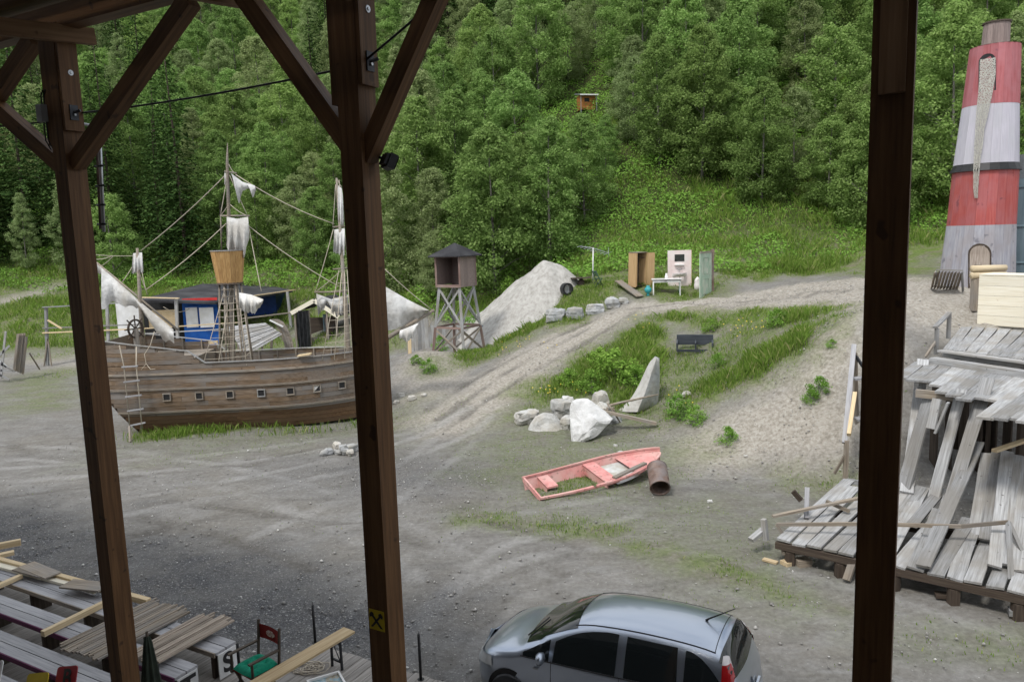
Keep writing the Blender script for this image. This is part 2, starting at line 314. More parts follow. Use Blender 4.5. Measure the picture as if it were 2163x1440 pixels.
# --- regions (traced where they lie, then held in world space)
GRASS = [(w, worldpoly(p), soft) for w, soft, p in [
    (1.0, 1.2, [(1085, 880), (1120, 830), (1200, 765), (1290, 705), (1345, 675), (1420, 690), (1440, 745), (1420, 830), (1340, 880), (1250, 850), (1150, 855)]),          # bank by the rocks
    (.95, .9, [(1345, 672), (1500, 655), (1640, 650), (1790, 645), (1760, 690), (1600, 705), (1480, 700), (1420, 700)]),                                      # crest of the bank
    (1.0, .7, [(1780, 662), (1745, 700), (1670, 760), (1590, 810), (1500, 850), (1420, 870), (1400, 840), (1480, 800), (1570, 750), (1640, 700), (1700, 660)]),      # diagonal strip
    (.45, .8, [(1420, 720), (1600, 700), (1540, 770), (1440, 830)]),
    (.8, .6, [(1390, 860), (1460, 870), (1470, 900), (1400, 890)]),
    (.95, .8, [(985, 775), (1000, 745), (1060, 700), (1130, 640), (1200, 600), (1310, 590), (1330, 615), (1230, 680), (1140, 705), (1040, 755)]),                      # bank under the stones
    (.9, 1.0, [(1190, 612), (1330, 560), (1480, 560), (1540, 600), (1500, 632), (1420, 636), (1340, 622), (1250, 640), (1180, 665)]),
    (1.0, 1.5, [(1200, 590), (1330, 545), (1480, 560), (1560, 590), (1720, 583), (1840, 575), (1990, 585), (1990, 450), (1500, 420), (1200, 480)]),
    (.9, .4, [(262, 930), (280, 915), (420, 905), (560, 885), (680, 865), (750, 850), (752, 868), (600, 905), (450, 915), (300, 935)]),                       # foot of the ship
    (.65, .5, [(1110, 1040), (1100, 1015), (1150, 990), (1320, 960), (1350, 1010), (1280, 1030), (1160, 1055)]),                                             # round the rowing boat
    (.85, .7, [(975, 1100), (1040, 1090), (1180, 1095), (1310, 1115), (1250, 1130), (1150, 1135), (1040, 1115)]),                                            # patch in the yard
    (.7, .6, [(1250, 1140), (1400, 1150), (1560, 1195), (1640, 1235), (1790, 1285), (1780, 1300), (1620, 1255), (1480, 1205), (1330, 1165)]),
    (.5, .8, [(1480, 1170), (1650, 1200), (1700, 1230), (1600, 1240)]),
    (.5, 1, [(1600, 980), (1790, 1000), (1780, 1050), (1620, 1040)]), (.35, .8, [(1900, 1310), (2163, 1340), (2163, 1380), (1950, 1350)]),
    (.5, 1.5, [(0, 810), (80, 790), (160, 780), (150, 860), (40, 880), (0, 860)]), (.35, 1.2, [(1050, 900), (1110, 880), (1150, 960), (1100, 990), (1000, 950)]),
    (1.0, 2, [(0, 715), (0, 655), (140, 612), (220, 590), (330, 545), (480, 570), (640, 600), (640, 690), (500, 700), (300, 718), (120, 745), (60, 745)]),
    (.8, 1.0, [(640, 742), (850, 735), (870, 700), (760, 690), (560, 700), (440, 720), (470, 738)]),
    (.4, .6, [(860, 770), (900, 745), (960, 755), (950, 790), (890, 800)]),
    (.62, 1.5, [(1340, 670), (1790, 650), (1740, 720), (1560, 830), (1400, 900), (1300, 900), (1240, 880)]), (.35, 1.5, [(1000, 930), (1110, 880), (1330, 900), (1480, 900), (1500, 960), (1420, 1040), (1450, 1080), (1100, 1070), (1000, 1000)]),
    (.25, 1.5, [(1300, 1060), (1620, 1000), (1640, 1120), (1800, 1300), (1600, 1250), (1300, 1130), (1000, 1090)]), (.8, .7, [(940, 770), (990, 735), (1060, 700), (1050, 750), (1000, 775)]), (.28, 2, [(250, 960), (260, 935), (700, 880), (880, 860), (860, 930), (700, 930), (400, 960)])]]
SAND = [(w, worldpoly(p), soft) for w, soft, p in [
    (1.0, 1.2, [(1835, 645), (1780, 670), (1690, 760), (1590, 830), (1480, 880), (1400, 930), (1480, 1000), (1640, 1000), (1790, 1000), (1840, 860)]),
    (.9, .8, [(880, 930), (860, 890), (930, 850), (1060, 760), (1180, 700), (1320, 640), (1500, 628), (1700, 600), (1850, 585), (2163, 600), (2163, 700), (1990, 700), (1840, 660), (1500, 660), (1350, 670), (1200, 765), (1090, 850), (980, 925)]),
    (.8, .8, [(850, 840), (840, 770), (880, 740), (1010, 770), (930, 840)]), (.6, 1.5, [(0, 760), (70, 745), (160, 760), (160, 740), (230, 720), (500, 730), (740, 745), (740, 760), (200, 780)])]]
GRAVEL = [(w, worldpoly(p), soft) for w, soft, p in [
    (1.0, 2.2, [(-400, 1080), (0, 1090), (150, 1085), (330, 1160), (560, 1190), (780, 1230), (950, 1290), (1010, 1440), (700, 1440), (-400, 1440)]),
    (.6, 1.5, [(600, 980), (850, 965), (1060, 980), (1080, 1030), (900, 1060), (640, 1030)])]]
RUTS = [np.array([ground(*p)[:2] for p in l]) for l in [
    [(900, 868), (985, 812), (1060, 768), (1200, 700), (1320, 652), (1480, 642), (1830, 606)], [(942, 905), (1030, 845), (1115, 790), (1290, 690), (1340, 662)], [(925, 885), (1010, 828), (1085, 778), (1240, 694)],
    [(1500, 652), (1660, 632), (1835, 612)], [(860, 1135), (1000, 1190), (1140, 1250), (1210, 1285)], [(1030, 1103), (1100, 1118), (1180, 1140), (1235, 1165)], [(1105, 1183), (1190, 1215)], [(1140, 1160), (1215, 1172)], [(960, 1140), (1120, 1215), (1200, 1262)],
    [(0, 1052), (120, 1034), (300, 1025)], [(270, 1130), (380, 1108), (475, 1085)], [(360, 1060), (520, 1078), (690, 1102), (850, 1098)], [(250, 1010), (420, 985), (560, 980)], [(300, 1090), (460, 1130), (660, 1200)], [(30, 940), (85, 965)], [(520, 985), (600, 960), (680, 945)]]]
PATH = np.array([ground(*p)[:2] for p in [(-300, 700), (-60, 655), (0, 640), (70, 616), (140, 601), (230, 590)]])
def regions(P):
    wob = (fbm(P, .7, 3)-.5)*1.6+(fbm(P, 3.1, 9)-.5)*.6
    def comb(L):
        m = np.zeros(len(P))
        for w, poly, soft in L:
            lo, hi = poly.min(0)-2.2*soft, poly.max(0)+2.2*soft; k = np.nonzero((P[:, 0] > lo[0]) & (P[:, 0] < hi[0]) & (P[:, 1] > lo[1]) & (P[:, 1] < hi[1]))[0]
            if len(k): m[k] = np.maximum(m[k], w*np.clip((sdist(P[k], poly)+wob[k]*soft*1.3)/(soft*1.7)+.5, 0, 1))
        return m
    x, y = P[:, 0], P[:, 1]; gl = np.interp(x, [-60, -30, -24, -10, -6, 0, 6, 10, 13, 16, 22, 40], [46, 47, 50, 49, 45.5, 44, 41, 41.5, 40.5, 39.5, 37.5, 36])
    g = np.maximum(comb(GRASS), np.clip((y-gl+wob*1.2)/1.5, 0, 1)); pth = np.clip(1.6-ldist(P, PATH)/.7, 0, 1)
    return g*(1-pth), np.maximum(comb(SAND), pth*.8), comb(GRAVEL)
def lines(a, b, h0, h1, g=1.12):
    x = list(np.arange(a, b, h0)); s = h0
    lo = [a]
    while lo[-1] > h1[0]: s = min(s*g, 6); lo.append(lo[-1]-s)
    s = h0; hi = [x[-1]]
    while hi[-1] < h1[1]: s = min(s*g, 6); hi.append(hi[-1]+s)
    return np.array(lo[:0:-1]+x+hi[1:])
gx, gy = lines(-17, 17, .16, (-150, 150)), lines(9, 40, .16, (-60, 240))
XX, YY = np.meshgrid(gx, gy); P2 = np.stack([XX.ravel(), YY.ravel()], 1)
ZZ = gz_np(P2); gm, sm, vm = regions(P2)
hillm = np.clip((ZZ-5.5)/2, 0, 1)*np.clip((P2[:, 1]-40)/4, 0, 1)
rut = np.zeros(len(P2))
near = (np.abs(P2[:, 0]) < 30) & (P2[:, 1] < 45) & (P2[:, 1] > 5)
for rl in RUTS:
    dd = ldist(P2[near], rl)+(fbm(P2[near], 1.3, 5)-.5)*.35; rut[near] = np.maximum(rut[near], np.clip(1.3-np.abs(dd)/.17, 0, 1)*np.clip(fbm(P2[near], .8, 21)*3-.7, 0, 1))
dust = np.zeros(len(P2))
for l_ in ([(-100, 1010), (300, 985), (600, 955), (850, 905), (960, 850)], [(-100, 1150), (300, 1060), (600, 1010), (880, 950), (1010, 870)], [(150, 1330), (500, 1180), (800, 1050), (960, 930)], [(730, 1440), (850, 1250), (1010, 1120), (1320, 1070)], [(880, 1420), (1000, 1250), (1250, 1165), (1700, 1240), (2100, 1380)], [(-100, 950), (200, 960), (480, 1000), (760, 1090), (950, 1200)]):
    c0 = np.array([ground(*p)[:2] for p in l_]); u_ = np.linspace(0, 1, 13); q = np.linspace(0, 1, len(c0)); c0 = np.stack([np.interp(u_, q, c0[:, 0]), np.interp(u_, q, c0[:, 1])], 1)
    for _ in range(3): c0[1:-1] = (c0[:-2]+c0[1:-1]*2+c0[2:])/4
    tg = np.gradient(c0, axis=0); tg /= np.linalg.norm(tg, axis=1, keepdims=True)
    for o_ in (-.75, .75):
        dd = ldist(P2[near], c0+np.stack([-tg[:, 1], tg[:, 0]], 1)*o_)+(fbm(P2[near], 1.1, 15)-.5)*.3; nn_ = np.clip(fbm(P2[near], .5, 33)*3-.8, 0, 1)
        dust[near] = np.maximum(dust[near], np.clip(1.4-np.abs(dd)/.2, 0, 1)*nn_); rut[near] = np.maximum(rut[near], .6*np.clip(1-np.abs(np.abs(dd)-.27)/.08, 0, 1)*nn_)
slope_rough = sm*np.clip((ZZ-.1)/.6, 0, 1)*(P2[:, 0] > 4)
ZZ = ZZ - rut*.035 + (fbm(P2, .5, 1)-.5)*.12*(near) + (fbm(P2, 2.2, 2)-.5)*(.05+.3*slope_rough+.12*gm)*near + (fbm(P2, 4, 8)-.5)*.12*slope_rough
nx = len(gx); ny = len(gy)
idx = np.arange(nx*ny).reshape(ny, nx)
fc = np.stack([idx[:-1, :-1], idx[:-1, 1:], idx[1:, 1:], idx[1:, :-1]], -1).reshape(-1, 4)
def npmesh(name, V, F, attrs=None, smooth=False):
    me = bpy.data.meshes.new(name); k = F.shape[1]
    me.vertices.add(len(V)); me.vertices.foreach_set('co', np.ascontiguousarray(V, np.float32).ravel())
    me.loops.add(F.size); me.loops.foreach_set('vertex_index', F.astype(np.int32).ravel())
    me.polygons.add(len(F)); me.polygons.foreach_set('loop_start', np.arange(0, F.size, k, dtype=np.int32))
    if smooth: me.polygons.foreach_set('use_smooth', np.ones(len(F), bool))
    for nme, a in (attrs or {}).items():
        at = me.attributes.new(nme, 'FLOAT', 'POINT'); at.data.foreach_set('value', a.astype(np.float32))
    me.update(calc_edges=True); return me
def terrain_mat():
    m, n, l = new_mat('yard_ground'); b = n['Principled BSDF']; b.inputs['Roughness'].default_value = .95; b.inputs['Specular IOR Level'].default_value = .1
    tc = N(n, 'ShaderNodeTexCoord'); pos = tc.outputs['Object']
    def noise(s, d=6, r=.6): q = N(n, 'ShaderNodeTexNoise', Scale=s, Detail=d, Roughness=r); l.new(pos, q.inputs['Vector']); return q.outputs['Fac']
    def att(a): q = N(n, 'ShaderNodeAttribute', attribute_name=a); return q.outputs['Fac']
    def mix(f, a, c):
        q = N(n, 'ShaderNodeMixRGB'); l.new(f, q.inputs[0]); l.new(a, q.inputs[1]); l.new(c, q.inputs[2]); return q.outputs[0]
    def rmp(f, *st): q = ramp(n, st); l.new(f, q.inputs[0]); return q.outputs[0]
    big, mid, fine, vfine = noise(.35, 3), noise(1.7, 4), noise(9, 5), noise(45, 2, .7)
    dirt = rmp(mid, (.3, (.168, .16, .148)), (.5, (.214, .207, .196)), (.7, (.268, .263, .253)))
    d2 = rmp(fine, (.3, (.132, .124, .11)), (.55, (.218, .21, .196)), (.75, (.335, .328, .312)))
    q = N(n, 'ShaderNodeMixRGB'); q.inputs[0].default_value = .45; l.new(dirt, q.inputs[1]); l.new(d2, q.inputs[2]); base = q.outputs[0]
    base = mix(rmp(big, (.45, (0, 0, 0)), (.65, (.5, .5, .5))), base, rmp(fine, (.3, (.17, .155, .13)), (.7, (.25, .235, .205))))
    mp = N(n, 'ShaderNodeMapping'); mp.inputs['Rotation'].default_value = (0, 0, R(14)); mp.inputs['Scale'].default_value = (.6, 1.5, 1); l.new(pos, mp.inputs['Vector']); sq = N(n, 'ShaderNodeTexNoise', Scale=1.1, Detail=5, Roughness=.62, Distortion=.9); l.new(mp.outputs[0], sq.inputs['Vector'])
    base = mix(rmp(sq.outputs['Fac'], (.34, (.5,)*3), (.48, (0, 0, 0))), base, rmp(fine, (.3, (.1, .095, .088)), (.7, (.17, .163, .152)))); base = mix(rmp(sq.outputs['Fac'], (.52, (0, 0, 0)), (.66, (.5,)*3)), base, rmp(fine, (.3, (.22, .218, .212)), (.7, (.31, .308, .3))))
    sand = rmp(fine, (.28, (.22, .197, .162)), (.5, (.36, .332, .288)), (.72, (.47, .445, .4)))
    base = mix(att('sand'), base, sand); du = N(n, 'ShaderNodeMath', operation='MULTIPLY'); l.new(att('dust'), du.inputs[0]); du.inputs[1].default_value = .6; base = mix(du.outputs[0], base, rmp(fine, (.3, (.27, .265, .255)), (.7, (.37, .365, .355))))
    vo = N(n, 'ShaderNodeTexVoronoi', Scale=40); l.new(pos, vo.inputs['Vector'])
    hs = N(n, 'ShaderNodeSeparateColor'); l.new(vo.outputs['Color'], hs.inputs[0])
    peb = rmp(hs.outputs[0], (.1, (.06, .06, .064)), (.55, (.095, .096, .1)), (.93, (.15, .15, .153)), (.985, (.36, .36, .35)))
    grv = N(n, 'ShaderNodeMath', operation='MULTIPLY'); l.new(att('gravel'), grv.inputs[0]); l.new(rmp(mid, (.3, (.55,)*3), (.6, (1, 1, 1))), grv.inputs[1])
    base = mix(grv.outputs[0], base, peb)
    # loose pale pebbles everywhere
    vo2 = N(n, 'ShaderNodeTexVoronoi', Scale=7); l.new(pos, vo2.inputs['Vector']); base = mix(rmp(vo2.outputs['Distance'], (.07, (.8,)*3), (.11, (0, 0, 0))), base, rmp(hs.outputs[1], (.2, (.2, .19, .17)), (.8, (.5, .49, .47))))
    soil = rmp(fine, (.3, (.11, .10, .06)), (.5, (.17, .155, .10)), (.7, (.24, .22, .16)))
    gg = N(n, 'ShaderNodeMath', operation='MULTIPLY'); l.new(att('grass'), gg.inputs[0]); gg.inputs[1].default_value = .8
    base = mix(gg.outputs[0], base, soil)
    moss = rmp(fine, (.3, (.085, .13, .03)), (.7, (.16, .21, .06)))
    mm = N(n, 'ShaderNodeMath', operation='MULTIPLY'); l.new(att('grass'), mm.inputs[0]); l.new(rmp(mid, (.36, (.15,)*3), (.56, (.95,)*3)), mm.inputs[1])
    base = mix(mm.outputs[0], base, moss)
    ru = N(n, 'ShaderNodeMath', operation='MULTIPLY'); l.new(att('rut'), ru.inputs[0]); ru.inputs[1].default_value = .65; base = mix(ru.outputs[0], base, rmp(fine, (.3, (.08, .073, .065)), (.7, (.15, .14, .125))))
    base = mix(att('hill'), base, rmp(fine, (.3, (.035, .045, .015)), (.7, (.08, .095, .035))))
    l.new(base, b.inputs['Base Color'])
    h = N(n, 'ShaderNodeMath', operation='ADD'); l.new(fine, h.inputs[0])
    hv = N(n, 'ShaderNodeMath', operation='MULTIPLY'); l.new(vfine, hv.inputs[0]); hv.inputs[1].default_value = .6; l.new(hv.outputs[0], h.inputs[1])
    bp = N(n, 'ShaderNodeBump', Strength=.75, Distance=.06); l.new(h.outputs[0], bp.inputs['Height']); l.new(bp.outputs[0], b.inputs['Normal'])
    return m
terrain = O('ground', npmesh('ground', np.stack([P2[:, 0], P2[:, 1], ZZ], 1), fc, dict(grass=gm, sand=sm*(1-.0*gm), gravel=vm, rut=rut, dust=dust, hill=hillm), True), terrain_mat())
tag(terrain, 'dusty grey yard and banks rising to the wooded slope', kind='structure')

# sand heap behind the bank
def sand_pile():
    pk = aty(1150, 549, 42); V = []; n = 70
    ridge = [aty(1012, 660, 44), aty(1050, 632, 43.5), aty(1098, 588, 43), pk, aty(1180, 558, 42), aty(1215, 600, 42)]
    ridge = [Vector(p) for p in ridge]
    xs = np.linspace(-5.2, 5.8, 90); ys = np.linspace(35.5, 48.5, 90)
    X, Y = np.meshgrid(xs, ys); Q = np.stack([X.ravel(), Y.ravel()], 1); H = np.full(len(Q), -5.)
    for a, b in zip(ridge[:-1], ridge[1:]):
        ab = np.array(b-a)[:2]; t = np.clip(((Q-np.array(a)[:2]) @ ab)/(ab @ ab), 0, 1)
        d = np.hypot(*(Q-np.array(a)[:2]-t[:, None]*ab).T); z = a.z+(b.z-a.z)*t
        H = np.maximum(H, z-.92*np.maximum(d-.12, 0))
    H += (fbm(Q, .8, 4)-.5)*.35+(fbm(Q, 3, 6)-.5)*.14
    id2 = np.arange(len(Q)).reshape(90, 90); F = np.stack([id2[:-1, :-1], id2[:-1, 1:], id2[1:, 1:], id2[1:, :-1]], -1).reshape(-1, 4)
    g = gz_np(Q); keep = (H > g-.6); F = F[keep[F].all(1)]
    m = surf('pile_sand', [(.3, (.24, .23, .21)), (.5, (.33, .32, .3)), (.7, (.4, .39, .37))], scale=3, stretch=(1.6, 1.6, .4), rough=1, bump=.8, dist=.08, spec=.05, spots=((.3, .29, .27), 5, .62, .6), detail=9)
    o = O('sand_pile', npmesh('sand_pile', np.stack([Q[:, 0], Q[:, 1], H], 1), F, None, True), m)
    tag(o, 'steep heap of pale grey sand beside the watchtower', 'sand pile')
sand_pile()
# ================================================================== vegetation
def leaf_mat(name, cols, trans=.5, hue=.009, val=.2):
    m, n, l = new_mat(name); out = n['Material Output']; n.remove(n['Principled BSDF'])
    ge = N(n, 'ShaderNodeNewGeometry'); oi = N(n, 'ShaderNodeObjectInfo'); rp = ramp(n, cols); l.new(ge.outputs['Random Per Island'], rp.inputs[0])
    hs = N(n, 'ShaderNodeHueSaturation'); l.new(rp.outputs[0], hs.inputs['Color'])
    a = N(n, 'ShaderNodeMapRange'); a.inputs[3].default_value = .5-hue; a.inputs[4].default_value = .5+hue; l.new(oi.outputs['Random'], a.inputs[0]); l.new(a.outputs[0], hs.inputs['Hue'])
    w = N(n, 'ShaderNodeTexWhiteNoise', noise_dimensions='1D'); l.new(oi.outputs['Random'], w.inputs['W'])
    v = N(n, 'ShaderNodeMapRange'); v.inputs[3].default_value = 1-val; v.inputs[4].default_value = 1+val; l.new(w.outputs['Value'], v.inputs[0]); l.new(v.outputs[0], hs.inputs['Value'])
    d = N(n, 'ShaderNodeBsdfDiffuse'); t = N(n, 'ShaderNodeBsdfTranslucent'); mx = N(n, 'ShaderNodeMixShader'); mx.inputs[0].default_value = trans
    l.new(hs.outputs[0], d.inputs[0]); l.new(hs.outputs[0], t.inputs[0]); l.new(d.outputs[0], mx.inputs[1]); l.new(t.outputs[0], mx.inputs[2]); l.new(mx.outputs[0], out.inputs['Surface'])
    return m
M_['leaf'] = leaf_mat('alder_leaf', [(0, (.135, .225, .06)), (.5, (.24, .365, .105)), (1, (.345, .48, .17))])
M_['leaf2'] = leaf_mat('willow_leaf', [(0, (.18, .24, .095)), (.5, (.28, .36, .15)), (1, (.38, .45, .22))])
M_['needle'] = leaf_mat('spruce_needle', [(0, (.028, .058, .018)), (.5, (.055, .1, .03)), (1, (.095, .155, .045))], .15)
M_['weed'] = leaf_mat('weed_leaf', [(0, (.12, .225, .038)), (.5, (.2, .36, .066)), (1, (.28, .46, .1))], .35, .01, .12)
M_['grass'] = leaf_mat('grass_blade', [(0, (.12, .2, .035)), (.6, (.2, .32, .058)), (.85, (.28, .37, .09)), (1, (.42, .4, .19))], .4, .003, .03)
M_['bark'] = surf('grey_bark', [(.3, (.07, .065, .055)), (.7, (.2, .19, .165))], scale=4, stretch=(6, 6, .8), rough=.95, bump=.5, dist=.02)
M_['bark2'] = surf('brown_bark', [(.3, (.035, .026, .02)), (.7, (.09, .07, .055))], scale=4, stretch=(6, 6, .8), rough=.95, bump=.5, dist=.02)

def quads(C, Nrm, size, asp=.55, seed=0):
    """one leaf-shaped quad per centre; Nrm = face normals"""
    k = len(C); r = np.random.default_rng(seed)
    t = r.normal(size=(k, 3)); t -= Nrm*(t*Nrm).sum(1, keepdims=True); t /= np.linalg.norm(t, axis=1, keepdims=True)+1e-9
    b = np.cross(Nrm, t); s = size[:, None] if isinstance(size, np.ndarray) else size
    V = np.stack([C-t*s, C+b*s*asp-t*s*.1, C+t*s, C-b*s*asp-t*s*.1], 1).reshape(-1, 3)
    return V, np.arange(4*k).reshape(k, 4)
def unit(a): return a/(np.linalg.norm(a, axis=1, keepdims=True)+1e-9)
def crown_leafy(seed, h, w, base, ncl, nlf, size, pointy=1.0, cl=.75):
    r = np.random.default_rng(seed); C = []
    while len(C) < ncl:
        u = r.random(); a = r.random()*2*math.pi; z = base+(h-base)*u
        env = w/2*(math.sin(math.pi*min(1, u*.86+.12))**.7)*(1-.3*pointy*u)*r.uniform(.8, 1.12)
        rr = env*math.sqrt(r.uniform(.18, 1)); C.append((rr*math.cos(a), rr*math.sin(a), z, .55+.45*(rr/env)))
    C = np.array(C); i = r.integers(0, ncl, nlf); g = r.normal(size=(nlf, 3)); g = unit(g)*(r.random((nlf, 1))**.5)
    rad = cl*r.uniform(.6, 1.25, ncl)[i]*(1.15-.5*(C[i, 2]-base)/(h-base))
    P = C[i, :3]+g*np.stack([rad, rad, rad*.72], 1)
    P[:, 2] += -.12*np.hypot(g[:, 0], g[:, 1])*rad
    nrm = unit(g*.85+np.array([0, 0, .5])+r.normal(size=(nlf, 3))*.45)
    V, F = quads(P, nrm, size*r.uniform(.65, 1.3, nlf), .55, seed)
    return V, F, C
def trunk_mb(h, r0, C=None, lean=0, nl=10, seed=0, s0=.12):
    rr = random.Random(seed); b = MB(); pts = []
    for i in range(7):
        u = i/6; pts.append((math.sin(u*2+seed)*.12*h*.1+lean*u*u, math.cos(u*3+seed)*.1*h*.1, h*u*.93))
    b.tube(pts, [r0*(1-u/6*.85) for u in range(7)], 7)
    if C is not None:
        for j in rr.sample(range(len(C)), min(nl, len(C))):
            c = Vector(C[j][:3]); z0 = max(.15*h, c.z-.45*math.hypot(c.x, c.y)-.6); u = min(1, z0/(h*.93)); k = min(5, int(u*6)); f = u*6-k
            p0 = Vector(pts[k]).lerp(Vector(pts[k+1]), min(1, f)); md = p0.lerp(c, .5)+Vector((0, 0, .15)); b.tube([p0, md, c], [r0*.35*(1.1-u), r0*.2*(1.1-u), .012], 5)
    return b
def spruce(seed, h, w, n=9000):
    r = np.random.default_rng(seed); C = []; Nn = []; SZ = []
    lev = int(h/.42)
    for k in range(lev):
        z = h*.06+(h*.94)*k/lev; L = w/2*(1-k/lev)**.85+.12; nb = max(4, int(9*(1-k/lev)+4)); a0 = r.random()*6.28
        for j in range(nb):
            a = a0+j*6.283/nb+r.normal()*.15; LL = L*r.uniform(.75, 1.12); m = max(5, int(LL*11))
            u = r.random(m)**.7; d = np.array([math.cos(a), math.sin(a), 0]); s = np.array([-d[1], d[0], 0])
            droop = -.28*LL*u**1.3+.12*LL*np.maximum(0, u-.75)
            P = d*(u*LL)[:, None]+s*(r.normal(size=m)*.16*LL*(1-u*.6))[:, None]; P[:, 2] += z+droop+r.normal(size=m)*.05; C.append(P)
            Nn.append(np.array([0, 0, 1.])+d*.25+r.normal(size=(m, 3))*.35); SZ.append(np.full(m, .15)*r.uniform(.7, 1.3, m))
    C = np.concatenate(C); Nn = unit(np.concatenate(Nn)); SZ = np.concatenate(SZ); V, F = quads(C, Nn, SZ, .5, seed)
    return V, F
TREES = {'leafy': [], 'willow': [], 'spruce': [], 'sapling': []}
for k, (h, w, b, nc, nl, sz, pt, cl) in enumerate([(9, 6.2, .4, 170, 21000, .095, .45, .8), (10.5, 6.4, .8, 190, 23000, .1, .6, .8), (7.5, 6, .3, 160, 20000, .09, .4, .76), (12, 6, 1.5, 190, 23000, .1, .7, .78), (9.5, 5, .6, 150, 19000, .092, .8, .7)]):
    V, F, C = crown_leafy(20+k, h, w, b, nc, nl, sz, pt, cl); me = npmesh('crown', V, F); me.materials.append(M_['leaf'])
    tm = trunk_mb(h, .13, C, 0, 14, k).mesh('trunk', True); tm.materials.append(M_['bark']); TREES['leafy'].append((me, tm, h, w))
for k, (h, w, b, nc, nl, sz, pt, cl) in enumerate([(8, 5.8, .3, 180, 22000, .078, .5, .68), (9.5, 5.8, .5, 190, 23000, .082, .6, .7), (11.5, 4.2, 1.2, 150, 19000, .08, 1.1, .6)]):
    V, F, C = crown_leafy(40+k, h, w, b, nc, nl, sz, pt, cl); me = npmesh('crown', V, F); me.materials.append(M_['leaf2'])
    tm = trunk_mb(h, .11, C, 0, 14, k+7).mesh('trunk', True); tm.materials.append(M_['bark']); TREES['willow'].append((me, tm, h, w))
for k, (h, w) in enumerate([(15, 5.6), (18, 6.2), (12, 4.6)]):
    V, F = spruce(60+k, h, w); me = npmesh('crown', V, F); me.materials.append(M_['needle'])
    tm = trunk_mb(h, .17, None, 0, 0, k+11).mesh('trunk', True); tm.materials.append(M_['bark2']); TREES['spruce'].append((me, tm, h, w))
def plant_tree(name, variant, x, y, sc, label, group, rz=None, wx=1.0):
    me, tm, h, w = variant; r = E(name, label, 'tree', G(x, y, -.15), group)
    M = WM[r.name] @ Matrix.Rotation(random.uniform(0, 6.28) if rz is None else rz, 4, 'Z') @ Matrix.Diagonal((sc*wx, sc*wx, sc, 1))
    O('crown', me, None, r, M); O('trunk', tm, None, r, M); return r
def proj(p):
    v = np.array(p)-np.array([0, 0, CAM_H]); z = v @ c_f; return 1081.5+FPX*(v @ c_r)/z, 720+FPX*(v @ c_d)/z, z
def toeY(x): return float(np.interp(x, [-70, -45, -40, -24, -14, -9, -4, 0, 4, 6.5, 9, 12, 15, 19, 24, 40], [60, 62, 62, 60, 57, 52, 47.5, 46, 47.5, 53, 56, 54, 48, 45.5, 43, 44]))
hut_p = ground(1238, 234)
pts = []
def forest():
    r = random.Random(5); n = {'leafy': 0, 'willow': 0, 'spruce': 0}; C = []
    for _ in range(26000):
        y = 43+r.random()**1.1*105; x = r.uniform(-.74*y, .74*y)
        if y >= toeY(x): C.append((x, y))
    for _ in range(5000):
        y = r.uniform(135, 215); C.append((r.uniform(-.74*y, -.12*y), y))
    ZC = gz_np(np.array(C)); cell = {}
    for (x, y), z in zip(C, ZC):
        near_ = (y-toeY(x)) < 9; sp = 2.9 if near_ else (3.9 if y < 80 else (5.0 if y < 130 else 6.5))
        cx, cy = int(x//6), int(y//6)
        if any((x-a)**2+(y-b)**2 < sp*sp for i in (-1, 0, 1) for j in (-1, 0, 1) for a, b in cell.get((cx+i, cy+j), ())): continue
        px, py, d = proj((x, y, z))
        left_dark = px < 400 and y < 84 and r.random() < .7; top_dark = y > 86 and 840 < px < 1420 and r.random() < .85
        kind = 'spruce' if left_dark or top_dark or (y > 75 and r.random() < .08) else ('willow' if r.random() < .3 else 'leafy')
        v = r.randrange(len(TREES[kind])); me, tm, h, w = TREES[kind][v]; sc = r.uniform(.8, 1.15)
        if near_ and kind != 'spruce': sc *= r.uniform(.62, .95)
        tx, tpy, _ = proj((x, y, z+h*sc)); hw = w*sc/2*FPX/d+8
        if (x-hut_p.x)**2+(y-hut_p.y)**2 < 9: continue
        if y < hut_p.y+2.2 and tpy < 226 and px+hw > 1212 and px-hw < 1264:      # keep the hut in view
            sc *= (py-232)/max(1, py-tpy)*.97
            if sc < .3: continue
        if py < -60 or px < -180 or px > 2340 or n[kind] >= 290: continue
        n[kind] += 1; cell.setdefault((cx, cy), []).append((x, y)); pts.append((x, y, kind, v, sc, px, h))
    print('trees', n)
forest()
NM = {'leafy': 'alder_tree', 'willow': 'willow_tree', 'spruce': 'spruce_tree'}
def zone(x, y, px):
    far = y > toeY(x)+26
    if far: return 'high on the wooded slope' + (' near its crest' if y > 105 else '')
    if px < 420: return 'at the forest edge beyond the grassy field'
    if px < 830: return 'on the slope behind the wooden ship'
    if px < 1130: return 'on the slope behind the watchtower'
    if px < 1560: return 'on the slope behind the white washbasin wall'
    if px < 1960: return 'on the slope above the plateau track'
    return 'on the slope behind the striped lighthouse'
LOOK = {'leafy': 'broad-leaved green tree', 'willow': 'pale grey-green bushy tree', 'spruce': 'dark green spruce'}
ORD = 'first second third fourth fifth sixth seventh eighth ninth tenth eleventh twelfth thirteenth fourteenth fifteenth sixteenth seventeenth eighteenth nineteenth twentieth'.split()
def ordw(k): return ORD[k] if k < 20 else '%d%s' % (k+1, {1: 'st', 2: 'nd', 3: 'rd'}.get((k+1) % 10 if (k+1) // 10 % 10 != 1 else 0, 'th'))
ZG = {}
for q in sorted(pts, key=lambda q: q[5]):
    x, y, kind, v, sc, px, h = q; z = zone(x, y, px); g = LOOK[kind]+'s '+z; k = ZG[g] = ZG.get(g, -1)+1
    plant_tree(NM[kind], TREES[kind][v], x, y, sc, ordw(k)+' '+LOOK[kind]+' from the left '+z, g)

